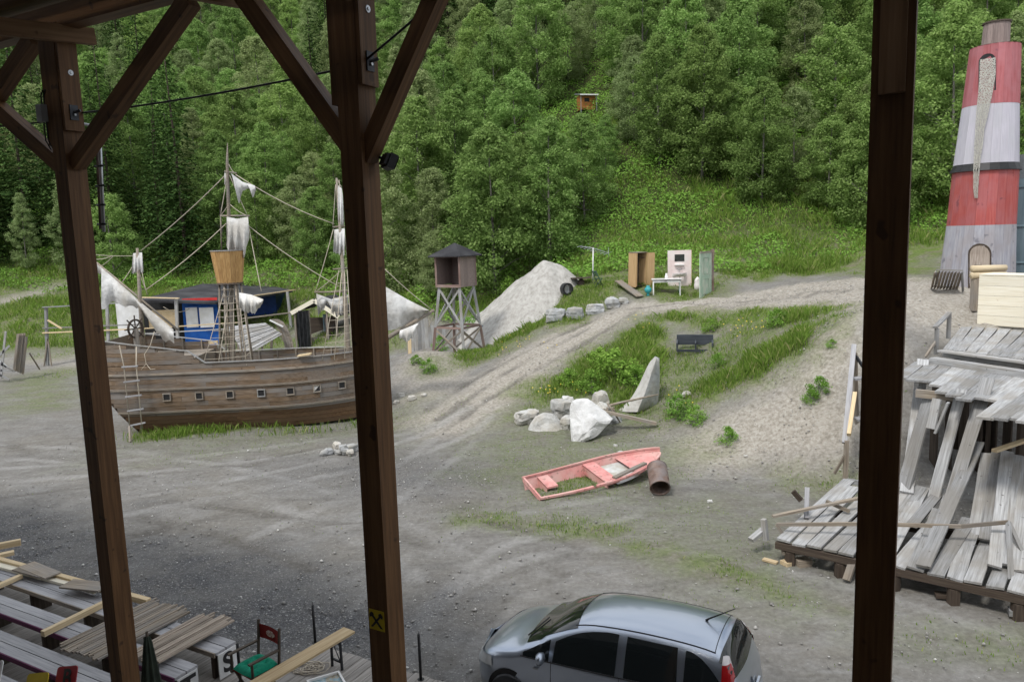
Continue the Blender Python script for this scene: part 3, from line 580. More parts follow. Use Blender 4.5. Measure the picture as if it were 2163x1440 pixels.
# ------------------------------------------------------------------ grass, weeds and undergrowth
def blades(name, P, hgt, wid, mat, lean=.35, seed=1):
    r = np.random.default_rng(seed); k = len(P); a = r.random(k)*6.283; d = np.stack([np.cos(a), np.sin(a), np.zeros(k)], 1); s = np.stack([-d[:, 1], d[:, 0], np.zeros(k)], 1)
    L = lean*np.abs(r.normal(size=k))[:, None]*hgt[:, None]; up = np.array([0, 0, 1.])
    V = np.stack([P-s*wid[:, None], P+s*wid[:, None], P+d*L*.35+up*hgt[:, None]*.6+s*wid[:, None]*.7, P+d*L+up*hgt[:, None]*.97], 1).reshape(-1, 3)
    return O(name, npmesh(name, V, np.arange(4*k).reshape(k, 4)), mat)
def scatter(n, xr, yr, seed):
    r = np.random.default_rng(seed); return np.stack([r.uniform(*xr, n), r.uniform(*yr, n)], 1)
def grow():
    Q = np.concatenate([scatter(560000, (-16, 17), (11, 42), 3), scatter(230000, (-45, 30), (40, 66), 4)])
    dist = np.hypot(Q[:, 0], Q[:, 1]); px = 1081.5+FPX*Q[:, 0]/Q[:, 1]
    ok = (px > -60) & (px < 2230); Q = Q[ok]
    g, s_, v_ = regions(Q)
    hz = gz_np(Q); g = np.maximum(g, np.clip((hz-5)/1.5, 0, 1)*(Q[:, 1] > 40)*.9)
    patch = np.clip(fbm(Q, .9, 31)*2.4-.75, 0, 1); r = np.random.default_rng(9)
    keep = r.random(len(Q)) < (g**1.5)*(.25+.75*patch)*.95
    stray = (r.random(len(Q)) < .006) & (v_ < .3) & (g < .2) & (s_ < .7)
    keep |= stray; Q = Q[keep]; g = g[keep]; hz = hz[keep]; patch = patch[keep]
    tall = np.clip((g-.5)*2, 0, 1)*(hz > .25)
    h = (.05+.09*g+.26*tall*(.35+patch))*r.uniform(.6, 1.4, len(Q)); h *= np.where(Q[:, 1] > 40, 1.05, .8)*np.where((Q[:, 1] > 37) & (Q[:, 0] > 1) & (Q[:, 0] < 14) & (Q[:, 1] < 43), .5, 1)
    w = np.where(Q[:, 1] > 40, .013, .009)*r.uniform(.7, 1.4, len(Q))
    sd_ = ldist(Q, np.array([[-14.6, 27.0], [-12, 27.45], [-9, 27.6], [-6.2, 28.6]])); h = np.where(sd_ < .75, r.uniform(.12, .42, len(Q)), h)
    return tag(blades('grass', np.column_stack([Q, hz-.02]), h, w, M_['grass']), 'green grass and low weeds over the banks and yard edges', 'grass', kind='stuff')
grow()
def undergrowth():
    r = np.random.default_rng(12); Q = np.concatenate([scatter(380000, (-50, 45), (41, 88), 6)])
    ty = np.interp(Q[:, 0], [-70, -45, -40, -24, -14, -9, -4, 0, 4, 6.5, 9, 12, 15, 19, 24, 40], [60, 62, 62, 59, 56, 51, 46, 44.5, 44.5, 44, 43.5, 42.5, 42, 41.5, 40.5, 40])
    px = 1081.5+FPX*Q[:, 0]/Q[:, 1]; cl = fbm(Q, .45, 14)
    ok = (Q[:, 1] > ty-1.2) & (px > -80) & (px < 2250) & (r.random(len(Q)) < np.clip(cl*2.8-.5, .15, 1)); Q = Q[ok]; cl = cl[ok]
    # gap where the grass slope reaches up between the trees
    top = np.clip((cl-.3)*3.2, .1, 1.5)*np.where((Q[:, 0] > 4) & (Q[:, 1] < 54), .45, 1); z = gz_np(Q); u = r.random(len(Q))**.6
    P = np.column_stack([Q, z+u*top]); nrm = unit(np.array([0, -.45, .75])+r.normal(size=(len(Q), 3))*.45)
    V, F = quads(P, nrm, .075*r.uniform(.7, 1.5, len(Q)), .6, 5); o = O('undergrowth', npmesh('undergrowth', V, F), M_['weed'])
    tag(o, 'bright green bushy undergrowth covering the foot of the wooded slope', 'undergrowth', kind='stuff')
undergrowth()
def bush_mesh(seed, h, w, ncl, nlf, size):
    V, F, C = crown_leafy(seed, h, w, .03, ncl, nlf, size, .3, .3*w/1.2); me = npmesh('foliage', V, F); me.materials.append(M_['weed']); return me
BUSH = [bush_mesh(80+k, .9, 1.3, 26, 1100, .05) for k in range(3)]
STEM = MB().tube([(0, 0, -.05), (.02, .01, .5)], [.02, .008], 5).tube([(0, 0, 0), (.25, .1, .45)], [.012, .006], 5).tube([(0, 0, 0), (-.2, -.15, .45)], [.012, .006], 5).mesh('stem'); STEM.materials.append(M_['bark'])
def bush(px, py, sc, label, wz=1, p=None):
    p = p or ground(px, py); r = E('weed_bush', label, 'bush', p, 'leafy weeds on the banks')
    M = WM[r.name] @ Matrix.Rotation(random.uniform(0, 6), 4, 'Z') @ Matrix.Diagonal((sc, sc, sc*wz, 1)); O('foliage', random.choice(BUSH), None, r, M); O('stem', STEM, None, r, M)
for a in [(1300, 800, 1.3, 'largest dark leafy weed bush on the bank behind the stone fin'), (1345, 815, .9, 'leafy weed bush just behind the tall stone fin'), (1250, 825, .9, 'leafy weed bush on the bank above the white boulders'),
          (1265, 775, .8, 'leafy weed bush highest on the bank above the boulders'), (1200, 812, .7, 'low leafy weed at the road-side end of the bank'), (1432, 880, .8, 'leafy weed bush in the grass to the right of the stone fin'), (1470, 893, .6, 'small leafy weed low on the sand beside the stone fin bush'),
          (1728, 835, .55, 'lone leafy plant growing on the bare sand slope', 1.2), (1712, 850, .45, 'small lone plant just below another on the sand slope'), (1757, 735, .3, 'tiny tuft high on the bare sand slope'), (1518, 775, .55, 'small leafy weed below the dark trough'), (1535, 935, .55, 'wispy weed tuft at the foot of the sand slope'),
          (905, 785, .6, 'leafy weed on the grey mound in front of the watchtower'), (880, 770, .5, 'small weed on the grey mound nearest the bow'), (1000, 700, .9, 'leafy bush between the watchtower legs and bank', 1.1), (930, 740, .7, 'bush at the left foot of the watchtower', 1.2),
          (1075, 640, 1.0, 'spindly bush in front of the sand heap', 1.6), (1500, 700, .6, 'leafy weed beside the dark trough on the crest', 1), (1640, 690, .7, 'leafy weed on the crest of the bank nearest the track', 1)]: bush(*a)
def flowers():
    r = np.random.default_rng(3); P = []
    for px, py, n, s in [(1165, 835, 14, 14), (1270, 840, 8, 20), (1560, 700, 12, 12), (1600, 705, 6, 6), (1075, 740, 10, 18), (520, 880, 10, 12), (415, 880, 8, 8), (735, 845, 8, 6), (1150, 720, 6, 30), (1450, 870, 6, 20), (1350, 700, 6, 25)]:
        c = ground(px, py); k = s*c.y/FPX
        for _ in range(n): x, y = c.x+r.normal()*k, c.y+r.normal()*k*2; P.append((x, y, gz(x, y)+r.uniform(.15, .38)))
    P = np.array(P); V, F = quads(P, unit(np.array([0, -.6, .8])+r.normal(size=P.shape)*.2), np.full(len(P), .03), 1, 3)
    tag(O('yellow_flowers', npmesh('yellow_flowers', V, F), plain('petal_yellow', (.62, .46, .04), .7)), 'scattered small yellow flowers in the grass', 'flowers', kind='stuff')
flowers()

def loose_stones():
    """clods and pebbles strewn over the sand slope, the track and the yard"""
    r = np.random.default_rng(21); Q = scatter(110000, (-16, 15), (10.5, 36), 22); px = 1081.5+FPX*Q[:, 0]/Q[:, 1]; g, s_, v_ = regions(Q)
    ok = (px > -40) & (px < 2200) & (r.random(len(Q)) < np.clip(.07+.25*s_*(Q[:, 0] > 4)+.5*v_+.06*g+.12*(fbm(Q, .5, 40) > .56), 0, 1)); Q, v_, s_ = Q[ok], v_[ok], s_[ok]; k = len(Q)
    sz = .006+.032*r.random(k)**6; D = np.array([[1, 0, 0], [0, 1, 0], [-1, 0, 0], [0, -1, 0], [0, 0, .75], [0, 0, -.6]]); F = np.array([[0, 1, 4], [1, 2, 4], [2, 3, 4], [3, 0, 4], [1, 0, 5], [2, 1, 5], [3, 2, 5], [0, 3, 5]])
    V = D[None]*(1+.5*(r.random((k, 6, 1))-.5))*sz[:, None, None]*r.uniform(.7, 1.5, (k, 1, 3)); a = r.random(k)*6.28; c, s = np.cos(a)[:, None], np.sin(a)[:, None]
    V = np.stack([V[:, :, 0]*c-V[:, :, 1]*s, V[:, :, 0]*s+V[:, :, 1]*c, V[:, :, 2]], -1)+np.column_stack([Q, gz_np(Q)+.02])[:, None]
    m = leaf_mat('pebble', [(0, (.2, .195, .185)), (.6, (.3, .29, .275)), (.9, (.42, .41, .39)), (1, (.6, .59, .57))], 0, 0, .02)
    tag(O('loose_gravel', npmesh('loose_gravel', V.reshape(-1, 3), (F[None]+6*np.arange(k)[:, None, None]).reshape(-1, 3)), m), 'loose pebbles and clods strewn over yard, track and sand slope', 'gravel', kind='stuff')
loose_stones()
# ================================================================== grandstand roof and its posts
AT = R(29); tv = Vector((math.cos(AT), -math.sin(AT), 0)); nv = Vector((math.sin(AT), math.cos(AT), 0)); UP = Vector((0, 0, 1))
L0 = Vector((-4.25, 7.67, 0))
def ST(t, e=0, z=0): return L0+tv*t+nv*e+UP*z
stand = E('grandstand', 'dark brown timber grandstand with posts, braces and rafters framing the view', 'grandstand', ST(3.6))
def vbar(name, t, e, z0, z1, wt, wn_, mat, par): return beam(name, ST(t, e, z0), ST(t, e, z1), wn_, wt, mat, par, up=tv)
POSTS = []
for k in (-1, 0, 1, 2, 3):
    p = vbar('post', 3.6*k, 0, 0, 9.0, .2, .2, M_['post'], stand); POSTS.append(p)
    vbar('side_board', 3.6*k+.121, 0, 8.02 if k != 2 else 8.22, 9.0, .038, .19, M_['post'], p)
    vbar('side_board', 3.6*k-.131, 0, 7.9 if k != 2 else 8.2, 9.0, .058, .19, M_['post'], p)
    for zz, dt in ((8.56, .142),):
        M = Matrix.Translation(ST(3.6*k+dt, .01, zz)) @ tv.to_track_quat('Z', 'Y').to_matrix().to_4x4(); O('bolt', MB().lathe([(0, .012), (.011, .012), (.013, .004), (.026, .004), (.028, 0)], 12).mesh('bolt', False), M_['steel'], p, M)
vbar('front_board', 7.2, -.122, 7.56, 9, .125, .04, M_['post_light'], stand)
for t0, z0, t1, z1 in ((.1, 7.72, 1.9, 8.93), (-.1, 7.7, -2.0, 8.93), (-2.3, 7.8, -.36, 8.94), (3.52, 7.62, 2.45, 8.95), (3.66, 7.5, 4.62, 8.95)):
    beam('brace', ST(t0, 0, z0), ST(t1, 0, z1), .12, .15 if t0 != 3.66 else .125, M_['post'], stand)
beam('purlin', ST(-16, 0, 9.06), ST(24, 0, 9.06), .16, .2, M_['post'], stand)
beam('purlin', ST(-16, -4, 8.62), ST(24, -4, 8.62), .16, .2, M_['post'], stand)
RS = .1
for k in range(-8, 14):
    t = 2.08*k+.2; beam('rafter', ST(t, -9.2, 8.9-9.2*RS), ST(t, .24, 8.9+.24*RS), .07, .15, M_['post_light'], stand)
for k in range(24):
    e = .42-.42*k; beam('roof_board', ST(-16, e, 9.245+e*RS), ST(24, e, 9.245+e*RS), .41, .03, M_['post'], stand)
for k in range(20): vbar('wall_board', -15+2*k, -9.25, 0, 8.3, 1.99, .04, M_['dark'], stand)  # unseen back wall, added to keep light off the posts
for k in range(6):
    e = -4.4-.75*k; z = 4.5+.32*k; beam('tier_board', ST(-15, e, z), ST(23, e, z), .7, .05, M_['dark'], stand)  # unseen tiers, coloured dark so less light bounces onto the posts
# cables and fittings
def tc_(t, z, e=.09): return ST(t, e, z)
c1 = tube('steel_cable', sag(tc_(.14, 8.2), tc_(3.48, 8.2), .03, 12), .009, M_['black']); tag(c1, 'black cable strung between the two posts on the left', 'cable')
c2 = tube('steel_cable', sag(tc_(3.75, 8.2, -.04), tc_(5.3, 8.98, -.04), .01, 12), .009, M_['black']); tag(c2, 'black cable running up across the right-hand brace of the middle post', 'cable')
c3 = tube('steel_cable', sag(tc_(-.2, 8.17), tc_(-3.4, 8.35), .03, 8), .009, M_['black']); tag(c3, 'thin black cable leading into the grey junction box', 'cable')
for t, lab in ((0, 'small black steel cable bracket on the leftmost post'), (3.6, 'small black steel cable bracket on the middle post')):
    b = E('cable_bracket', lab, 'bracket', ST(t+.14, 0, 8.2), 'cable brackets on the posts')
    bm = MB().bar(ST(t+.145, 0, 8.26), ST(t+.145, 0, 8.12), .012, .08, up=nv); bm.build('plate', M_['blackm'], b)
    MB().tube([ST(t+.15, .0, 8.19), ST(t+.2, .03, 8.21)], .014, 8).build('eye_bolt', M_['blackm'], b); MB().tube([ST(t+.148, 0, 8.17), ST(t+.165, 0, 8.17)], .012, 8).build('nut', M_['steel'], b)
jb = E('junction_box', 'grey plastic junction box with cables on the leftmost post', 'junction box', ST(-.16, -.06, 8.1))
MB().box(ST(-.165, -.1, 8.2), (.09, .11, .16), Matrix.Rotation(-AT, 3, 'Z')).build('casing', plain('grey_plastic', (.3, .31, .32), .5), jb)
for d in (-.02, .02):
    MB().tube([ST(-.17+d, -.1, 8.28), ST(-.17+d, -.1, 8.37), ST(-.13+d, -.1, 8.42)], .007, 6).build('conduit', M_['black'], jb); MB().tube([ST(-.17+d, -.1, 8.12), ST(-.17+d, -.1, 7.95), ST(-.12+d, -.09, 7.86)], .007, 6).build('conduit', M_['black'], jb)
def floodlight(t, e, z, face, lab, s=1):
    r = E('floodlight', lab, 'floodlight', ST(t, e, z)); Mr = Matrix.Translation(ST(t, e, z)) @ Matrix.Rotation(-AT+face, 4, 'Z') @ Matrix.Rotation(R(25), 4, 'Y')
    O('housing', MB().box((0, 0, 0), (.07*s, .15*s, .13*s)).mesh('housing'), M_['black'], r, Mr); O('lens', MB().box((.04*s, 0, 0), (.012, .13*s, .11*s)).mesh('lens'), M_['glass'], r, Mr)
    O('cooling_fin', MB().box((-.05*s, 0, 0), (.03*s, .12*s, .1*s)).mesh('cooling_fin'), M_['black'], r, Mr)
    MB().bar(ST(t, e, z), ST(t-math.copysign(.09, t-round(t/3.6)*3.6), e, z+.04), .02, .02).build('bracket', M_['black'], r)
floodlight(3.83, .06, 7.47, R(60), 'black floodlight on the side of the middle post', .85)
floodlight(-.22, .05, 8.66, R(120), 'small black lamp under the roof on the leftmost post', .8)
pp = E('hanging_pole', 'thin grey metal pole hanging beside the leftmost post', 'pole', ST(-.28, .5, 7.05))
a0 = ST(-.24, .5, 8.12); tube('tube', [a0, ST(-.34, .5, 7.07)], .018, M_['steel'], pp); tube('arm', [ST(-.02, .1, 8.13), ST(-.1, .3, 8.13), a0], .014, M_['steel'], pp)
tube('rod', [a0-tv*.05, ST(-.39, .5, 7.1)], .016, M_['rust'], pp)
for k in range(4): z = 7.75-.2*k; tube('clip', [ST(-.36-.02*k, .49, z), ST(-.22-.02*k, .49, z)], .012, M_['black'], pp)
# yellow sign with crossed gable boards
sg = E('yellow_sign', 'small square yellow sign with black crossed emblem on the middle post', 'sign', ST(3.585, -.102, 3.78))
MF = Matrix((tv, UP, -nv)).transposed().to_4x4(); MF.translation = ST(3.59, -.105, 3.86)
O('plate', MB().box((0, 0, 0), (.15, .17, .006)).mesh('plate'), M_['yellow'], sg, MF)
def emblem():
    b = MB()
    for s in (-1, 1):
        b.prism([(-.012-s*0, -.0), (.012, 0), (.012, .15), (-.012, .15)], (s*.05-0, -.062, .004), (1, 0, 0), (-s*.66, .75, 0), (0, 0, 1), .003+.001*s)
        hd = [(s*x, y) for x, y in ((-.062, .02), (-.068, .045), (-.05, .068), (-.03, .062), (-.022, .045), (-.04, .035))]
        b.prism(hd if s > 0 else hd[::-1], (0, 0, .005), (1, 0, 0), (0, 1, 0), (0, 0, 1), .003)
    return b.mesh('emblem')
O('emblem', emblem(), M_['ink'], sg, MF)

# ================================================================== seating deck, benches and what lies on them
ZD = .35
def tn(p): d = Vector(p)-L0; return d.dot(tv), d.dot(nv)
sS = tn(atz(498, 1354, .8)); sN = tn(atz(470, 1380, .8)); tT = tn(atz(406, 1410, .8)); dC = tn(atz(663, 1357, ZD)); dR = tn(atz(960, 1443, ZD))
nB1 = sS[1]-.19; nB2 = tT[1]-.1; gapB = nB1-nB2
deckA = E('seating_deck', 'weathered plank deck carrying the rows of lettered benches', 'deck', ST(sS[0]-3, nB1, 0))
tA = sS[0]+.55; k = 0
while tA-.145*k > sS[0]-9.5:
    t = tA-.145*k; beam('plank', ST(t, nB1+.42+random.uniform(-.03, .03), ZD-.02), ST(t, nB1-4.6, ZD-.02), .138, .04, M_['deck'], deckA); k += 1
for e in (.3, -1, -2.5, -4): beam('joist', ST(tA-9.5, nB1+e, ZD-.2), ST(tA, nB1+e, ZD-.2), .1, .32, M_['dark'], deckA)
deckB = E('plank_platform', 'grey plank platform with black stakes along its outer edge', 'platform', ST(dC[0]+2, dC[1]-1, 0)); k = 0
while dC[0]+.145*k < dR[0]+2.2:
    t = dC[0]+.07+.145*k; beam('plank', ST(t, dC[1]+random.uniform(-.02, .03), ZD-.02), ST(t, dC[1]-3.4, ZD-.02), .136, .04, M_['deck'], deckB); k += 1
for e in (-.15, -1.5, -3): beam('joist', ST(dC[0]+.05, dC[1]+e, ZD-.2), ST(dR[0]+2.2, dC[1]+e, ZD-.2), .1, .32, M_['dark'], deckB)
def bench(n0, tend, tlen, letter, label):
    r = E('bench', label, 'bench', ST(tend-tlen/2, n0, ZD), 'lettered bench rows')
    for s in (-1, 1): beam('seat_plank', ST(tend-tlen, n0+s*.1, .78), ST(tend, n0+s*.1, .78), .185, .045, M_['bench'], r)
    beam('edge_board', ST(tend-tlen, n0-.205, .765), ST(tend-.01, n0-.205, .765), .02, .075, M_['paint_purple'] if letter != 'S' else M_['greyb'], r)
    t = tend-.12
    while t > tend-tlen: vbar('leg', t, n0, ZD, .755, .06, .34, M_['dark'], r); t -= 1.6
    if letter:
        Mf = Matrix((nv, UP, tv)).transposed().to_4x4(); Mf.translation = ST(tend+.012, n0, .56)
        pl = O('end_panel', MB().box((0, 0, 0), (.34, .4, .02)).mesh('end_panel'), M_['white'], r, Mf)
        text('letter', letter, .42, M_['ink'], pl, Mf @ Matrix.Translation((0, 0, .013)), .002, .012)
    return r
bench(nB1, sS[0], 9.5, 'S', 'pale plank bench whose white end panel reads S')
bench(nB2, tT[0], 9.5, 'T', 'pale plank bench whose white end panel reads T')
bench(nB2-gapB, tT[0]-.25, 9.5, None, 'pale plank bench nearest the grandstand in front of row T')
bench(nB2-2*gapB, tT[0]-.6, 9.5, None, 'pale plank bench at the bottom left corner of the photo')
def lay(name, px0, py0, px1, py1, z, w, h, mat, label, cat, group=None, up=(0, 0, 1), roll=0, dz=0):
    o = beam(name, atz(px0, py0, z), atz(px1, py1, z)+UP*dz, w, h, mat, None, up, roll); return tag(o, label, cat, group)
lay('timber_beam', -120, 1150, 314, 1270, .86, .1, .1, M_['new'], 'long new square timber lying along bench row S', 'timber', 'loose new timbers')
lay('timber_beam', -120, 1163, 205, 1248, .84, .14, .05, M_['pale'], 'flat pale board lying behind the long square timber', 'timber', 'loose new timbers')
lay('timber_beam', 90, 1338, 232, 1268, .86, .09, .09, M_['new'], 'short new timber laid across from bench T to bench S', 'timber', 'loose new timbers')
lay('timber_beam', -60, 1262, 45, 1216, .86, .1, .07, M_['new'], 'short new timber crossing benches at the left frame edge', 'timber', 'loose new timbers')
lay('timber_beam', -90, 1170, 44, 1144, .98, .1, .12, M_['new'], 'upper thick timber of the stack at the far left', 'timber', 'loose new timbers')
lay('timber_beam', -90, 1192, 30, 1166, .9, .13, .07, M_['new'], 'lower timber of the stack at the far left', 'timber', 'loose new timbers')
lay('loose_board', 55, 1192, 112, 1215, .93, .3, .025, M_['greyb'], 'grey loose board lying across the long timber', 'board', 'loose grey boards')
lay('loose_board', 140, 1232, 222, 1240, .96, .33, .03, M_['greyb'], 'wide grey loose board on the timber beside the post', 'board', 'loose grey boards')
lay('loose_board', 35, 1200, 95, 1216, .925, .18, .02, M_['greyb'], 'narrow grey board half under another board', 'board', 'loose grey boards')
def mat_panel(name, tc, nc, tw, nl, z, mat, label, seed, rise=0):
    rr = random.Random(seed); r = E(name, label, 'matting', ST(tc, nc, z), 'reed mats on the benches'); k = int(tw/.035)
    for i in range(k):
        t = tc-tw/2+tw*i/k; zz = z+.035*math.sin(i*1.3)*.3+rr.uniform(-.006, .006); a = rr.uniform(-.06, .06)
        beam('reed', ST(t+a*.3, nc-nl/2+rr.uniform(-.08, .08), zz), ST(t-a*.2, nc+nl/2+rr.uniform(-.1, .1), zz+rise), .04, .03, mat, r, wob=.12)
    return r
m1 = tn(atz(285, 1330, .86)); mat_panel('reed_mat', m1[0]-.2, m1[1], 1.0, 1.65, .85, M_['greyb'], 'rough grey reed mat lying across two benches', 1)
m2 = tn(atz(375, 1345, .9)); mat_panel('reed_mat', m2[0]+.1, m2[1], .66, 1.4, .91, M_['wicker'], 'tan reed mat overlapping the grey one beside the post', 2)
# folded parasol
pb = atz(318, 1440, 1.0); um = E('folded_parasol', 'folded dark green parasol standing beside the leftmost post', 'parasol', (pb.x, pb.y, ZD))
b = MB()
pt = aty(318, 1334, pb.y+.1)
prof = [(0, 1), (.03, .98), (.05, .9), (.085, .6), (.12, .3), (.14, .12), (.1, .02), (0, 0)]
hgt = pt.z-.6
P = [[Vector((pb.x+(pt.x-pb.x)*(z)+r_*(1+.22*math.cos(a*8))*math.cos(a), pb.y+r_*(1+.22*math.cos(a*8))*math.sin(a), .6+hgt*z)) for a in [2*math.pi*j/32 for j in range(33)]] for r_, z in prof]
b.grid(P).build('canopy', surf('dark_green_cloth', [(.3, (.012, .016, .012)), (.7, (.03, .04, .028))], scale=6, rough=.9), um, smooth=True)
tube('pole', [(pb.x, pb.y, ZD), (pt.x, pb.y, pt.z+.06)], .018, M_['dark'], um)
# row signs
def row_sign(px, py, Y, w, h, mat, letter, label, rz, lm='ink'):
    p = aty(px, py, Y); M = Matrix.Translation(p) @ Matrix.Rotation(rz, 4, 'Z') @ Matrix.Rotation(R(62), 4, 'X') @ Matrix.Rotation(R(14), 4, 'Z')
    r = E('row_sign', label, 'sign', (p.x, p.y, p.z-.3), 'coloured row signs')
    pr = []
    for cx, cy, a in ((w/2-.04, h/2-.04, 0), (-w/2+.04, h/2-.04, 90), (-w/2+.04, -h/2+.04, 180), (w/2-.04, -h/2+.04, 270)):
        pr += [(cx+.04*math.cos(R(a+d)), cy+.04*math.sin(R(a+d))) for d in (0, 30, 60, 90)]
    O('plate', MB().prism(pr, (0, 0, 0), (1, 0, 0), (0, 1, 0), (0, 0, 1), .012).mesh('plate'), M_[mat], r, M)
    if letter: text('letter', letter, h*.8, M_[lm], r, M @ Matrix.Translation((.02, .03, .016)), .002, .006)
    MB().tube([p, (p.x, p.y+.03, p.z-.5)], .015, 6).build('stake', M_['dark'], r)
row_sign(140, 1437, 8.9, .34, .34, 'redsign', 'B', 'red row sign with black letter B at the bottom left', R(-24))
row_sign(78, 1448, 8.85, .36, .3, 'yellow', None, 'plain yellow row sign next to the red one', R(-24))
row_sign(-14, 1425, 9.2, .3, .34, 'white', 'T', 'white sign with purple letter cut by the left frame edge', R(-24), 'purple_ink')
# stakes
for px, py, h, lab in ((666, 1357, .66, 'black stake at the corner of the plank platform'), (889, 1434, .72, 'black stake to the right of the middle post'), (508, 1440, .62, 'black stake behind the folding chair')):
    p = atz(px, py, ZD); r = E('stake', lab, 'stake', p, 'black stakes on the deck'); tube('shaft', [p, p+UP*h], .022, M_['black'], r, 10)
    tube('hook', [p+UP*(h-.01), p+UP*(h+.05), p+UP*(h+.065)+tv*.012, p+UP*(h+.05)+tv*.025], .005, M_['steel'], r, 6); MB().lathe([(.05, 0), (.05, .008), (0, .008)], 12, c=p).build('foot_plate', M_['black'], r)
# folding bench
q0, q1 = atz(738, 1330, .84), atz(530, 1452, .84)
fb = E('folding_bench', 'narrow tan folding bench standing on the plank platform', 'bench', ((q0+q1)/2).to_2d().to_3d()+UP*ZD)
beam('seat', q0, q1, .25, .035, wood('bench_top_wood', (.3, .21, .11), (.42, .32, .19), (.5, .4, .26), rand=.02), fb)
ax = (q1-q0).normalized(); sd = ax.cross(UP)
for f in (.16, .84):
    c = q0.lerp(q1, f)
    for s in (-1, 1): beam('leg', c+sd*s*.1-UP*.02, c+sd*s*.11+UP*(ZD-.84), .03, .03, M_['blackm'], fb)
    beam('cross_bar', c+sd*.1-UP*.36, c-sd*.1-UP*.36, .03, .025, M_['blackm'], fb); beam('cross_bar', c+sd*.1-UP*.06, c-sd*.1-UP*.06, .03, .025, M_['blackm'], fb)
    tube('strut', [c-UP*.06+sd*.08, c-UP*.36-sd*.08], .008, M_['blackm'], fb)
# folding director's chair
cc = atz(540, 1405, .8); ch = E('folding_chair', 'folding wooden chair with red canvas back and green cushion', 'chair', (cc.x, cc.y, ZD))
Mc = Matrix.Translation((cc.x, cc.y, ZD)) @ Matrix.Rotation(-AT-R(8), 4, 'Z')      # local +Y = back
def cpt(x, y, z): return Mc @ Vector((x, y, z))
for s in (-1, 1):
    beam('back_post', cpt(s*.25, .22, .4), cpt(s*.25, .27, .98), .03, .03, M_['dark'], ch); beam('front_post', cpt(s*.25, -.22, .4), cpt(s*.25, -.22, .65), .03, .03, M_['dark'], ch)
    beam('arm_rest', cpt(s*.25, -.27, .665), cpt(s*.25, .24, .665), .05, .022, M_['dark'], ch); beam('side_rail', cpt(s*.25, -.25, .4), cpt(s*.25, .27, .4), .035, .035, M_['dark'], ch); beam('foot_rail', cpt(s*.25, -.25, .02), cpt(s*.25, .25, .02), .035, .035, M_['dark'], ch)
    for y in (-.2, .2): beam('leg', cpt(s*.25, y, .04), cpt(-s*.25, y+.015*s, .4), .035, .018, M_['dark'], ch, up=(0, 1, 0))
cv = O('canvas_back', MB().grid([[(-.25+.5*i/12, .265+.03*math.sin(math.pi*i/12)+.0*j, .7+.22*j/4) for i in range(13)] for j in range(5)]).mesh('canvas_back', True), M_['redcanvas'], ch, Mc)
Mo = Mc @ Matrix.Translation((0, .285, .81)) @ Matrix.Rotation(R(90), 4, 'X')
O('logo_patch', MB().prism([(.1*math.cos(a*math.pi/12), .05*math.sin(a*math.pi/12)) for a in range(24)], (0, 0, .0), (1, 0, 0), (0, 1, 0), (0, 0, 1), .004).mesh('logo_patch'), surf('cream_print', [(.45, (.26, .06, .05)), (.55, (.62, .56, .5))], scale=40, stretch=(1, 4, 1), bump=0, rand=0), cv, Mo)
O('seat_cloth', MB().box((0, 0, .42), (.48, .46, .012)).mesh('seat_cloth'), M_['redcanvas'], ch, Mc)
def pillow():
    P = []
    for i in range(21):
        row = []
        for j in range(21):
            u, v = i/10-1, j/10-1; ed = (1-abs(u)**5)*(1-abs(v)**5); h = .075*ed**.5
            for a, b_ in ((-.4, -.4), (.4, -.4), (0, 0), (-.4, .4), (.4, .4)): h -= .045*math.exp(-((u-a)**2+(v-b_)**2)/.03)
            row.append((u*.24*(1-.06*abs(v)**2), v*.24*(1-.06*abs(u)**2), .435+max(h, .004)))
        P.append(row)
    return MB().grid(P).mesh('cushion', True)
O('cushion', pillow(), M_['cushion'], ch, Mc)
# rope coil and framed picture on the platform
rc = atz(655, 1412, ZD); pr = []; rr = random.Random(3)
for i in range(150): a = i*.33; q = .11+.07*math.sin(i*.21)+rr.uniform(-.015, .015); pr.append(rc+Vector((q*1.5*math.cos(a)+.06*math.sin(i*.05), q*math.sin(a), .012+.02*abs(math.sin(i*.37)))))
tag(tube('rope_coil', pr, .008, M_['rope'], None, 5), 'tangled pale rope lying on the plank platform', 'rope')
fp = atz(690, 1443, ZD+.03); fr = E('framed_picture', 'white framed picture lying flat on the plank platform', 'picture', (fp.x, fp.y, ZD)); Mp = Matrix.Translation((fp.x, fp.y, ZD+.03)) @ Matrix.Rotation(R(28), 4, 'Z')
for c, s in (((0, .2, 0), (.5, .03, .05)), ((0, -.2, 0), (.5, .03, .05)), ((.235, 0, 0), (.03, .37, .05)), ((-.235, 0, 0), (.03, .37, .05))): O('frame_strip', MB().box(c, s).mesh('frame_strip'), M_['enamel'], fr, Mp)
O('print', MB().box((0, 0, -.015), (.44, .37, .01)).mesh('print'), surf('printed_paper', [(.3, (.1, .12, .1)), (.45, (.35, .3, .22)), (.55, (.2, .35, .42)), (.7, (.6, .6, .55))], scale=7, bump=0, rough=.2, rand=0), fr, Mp)
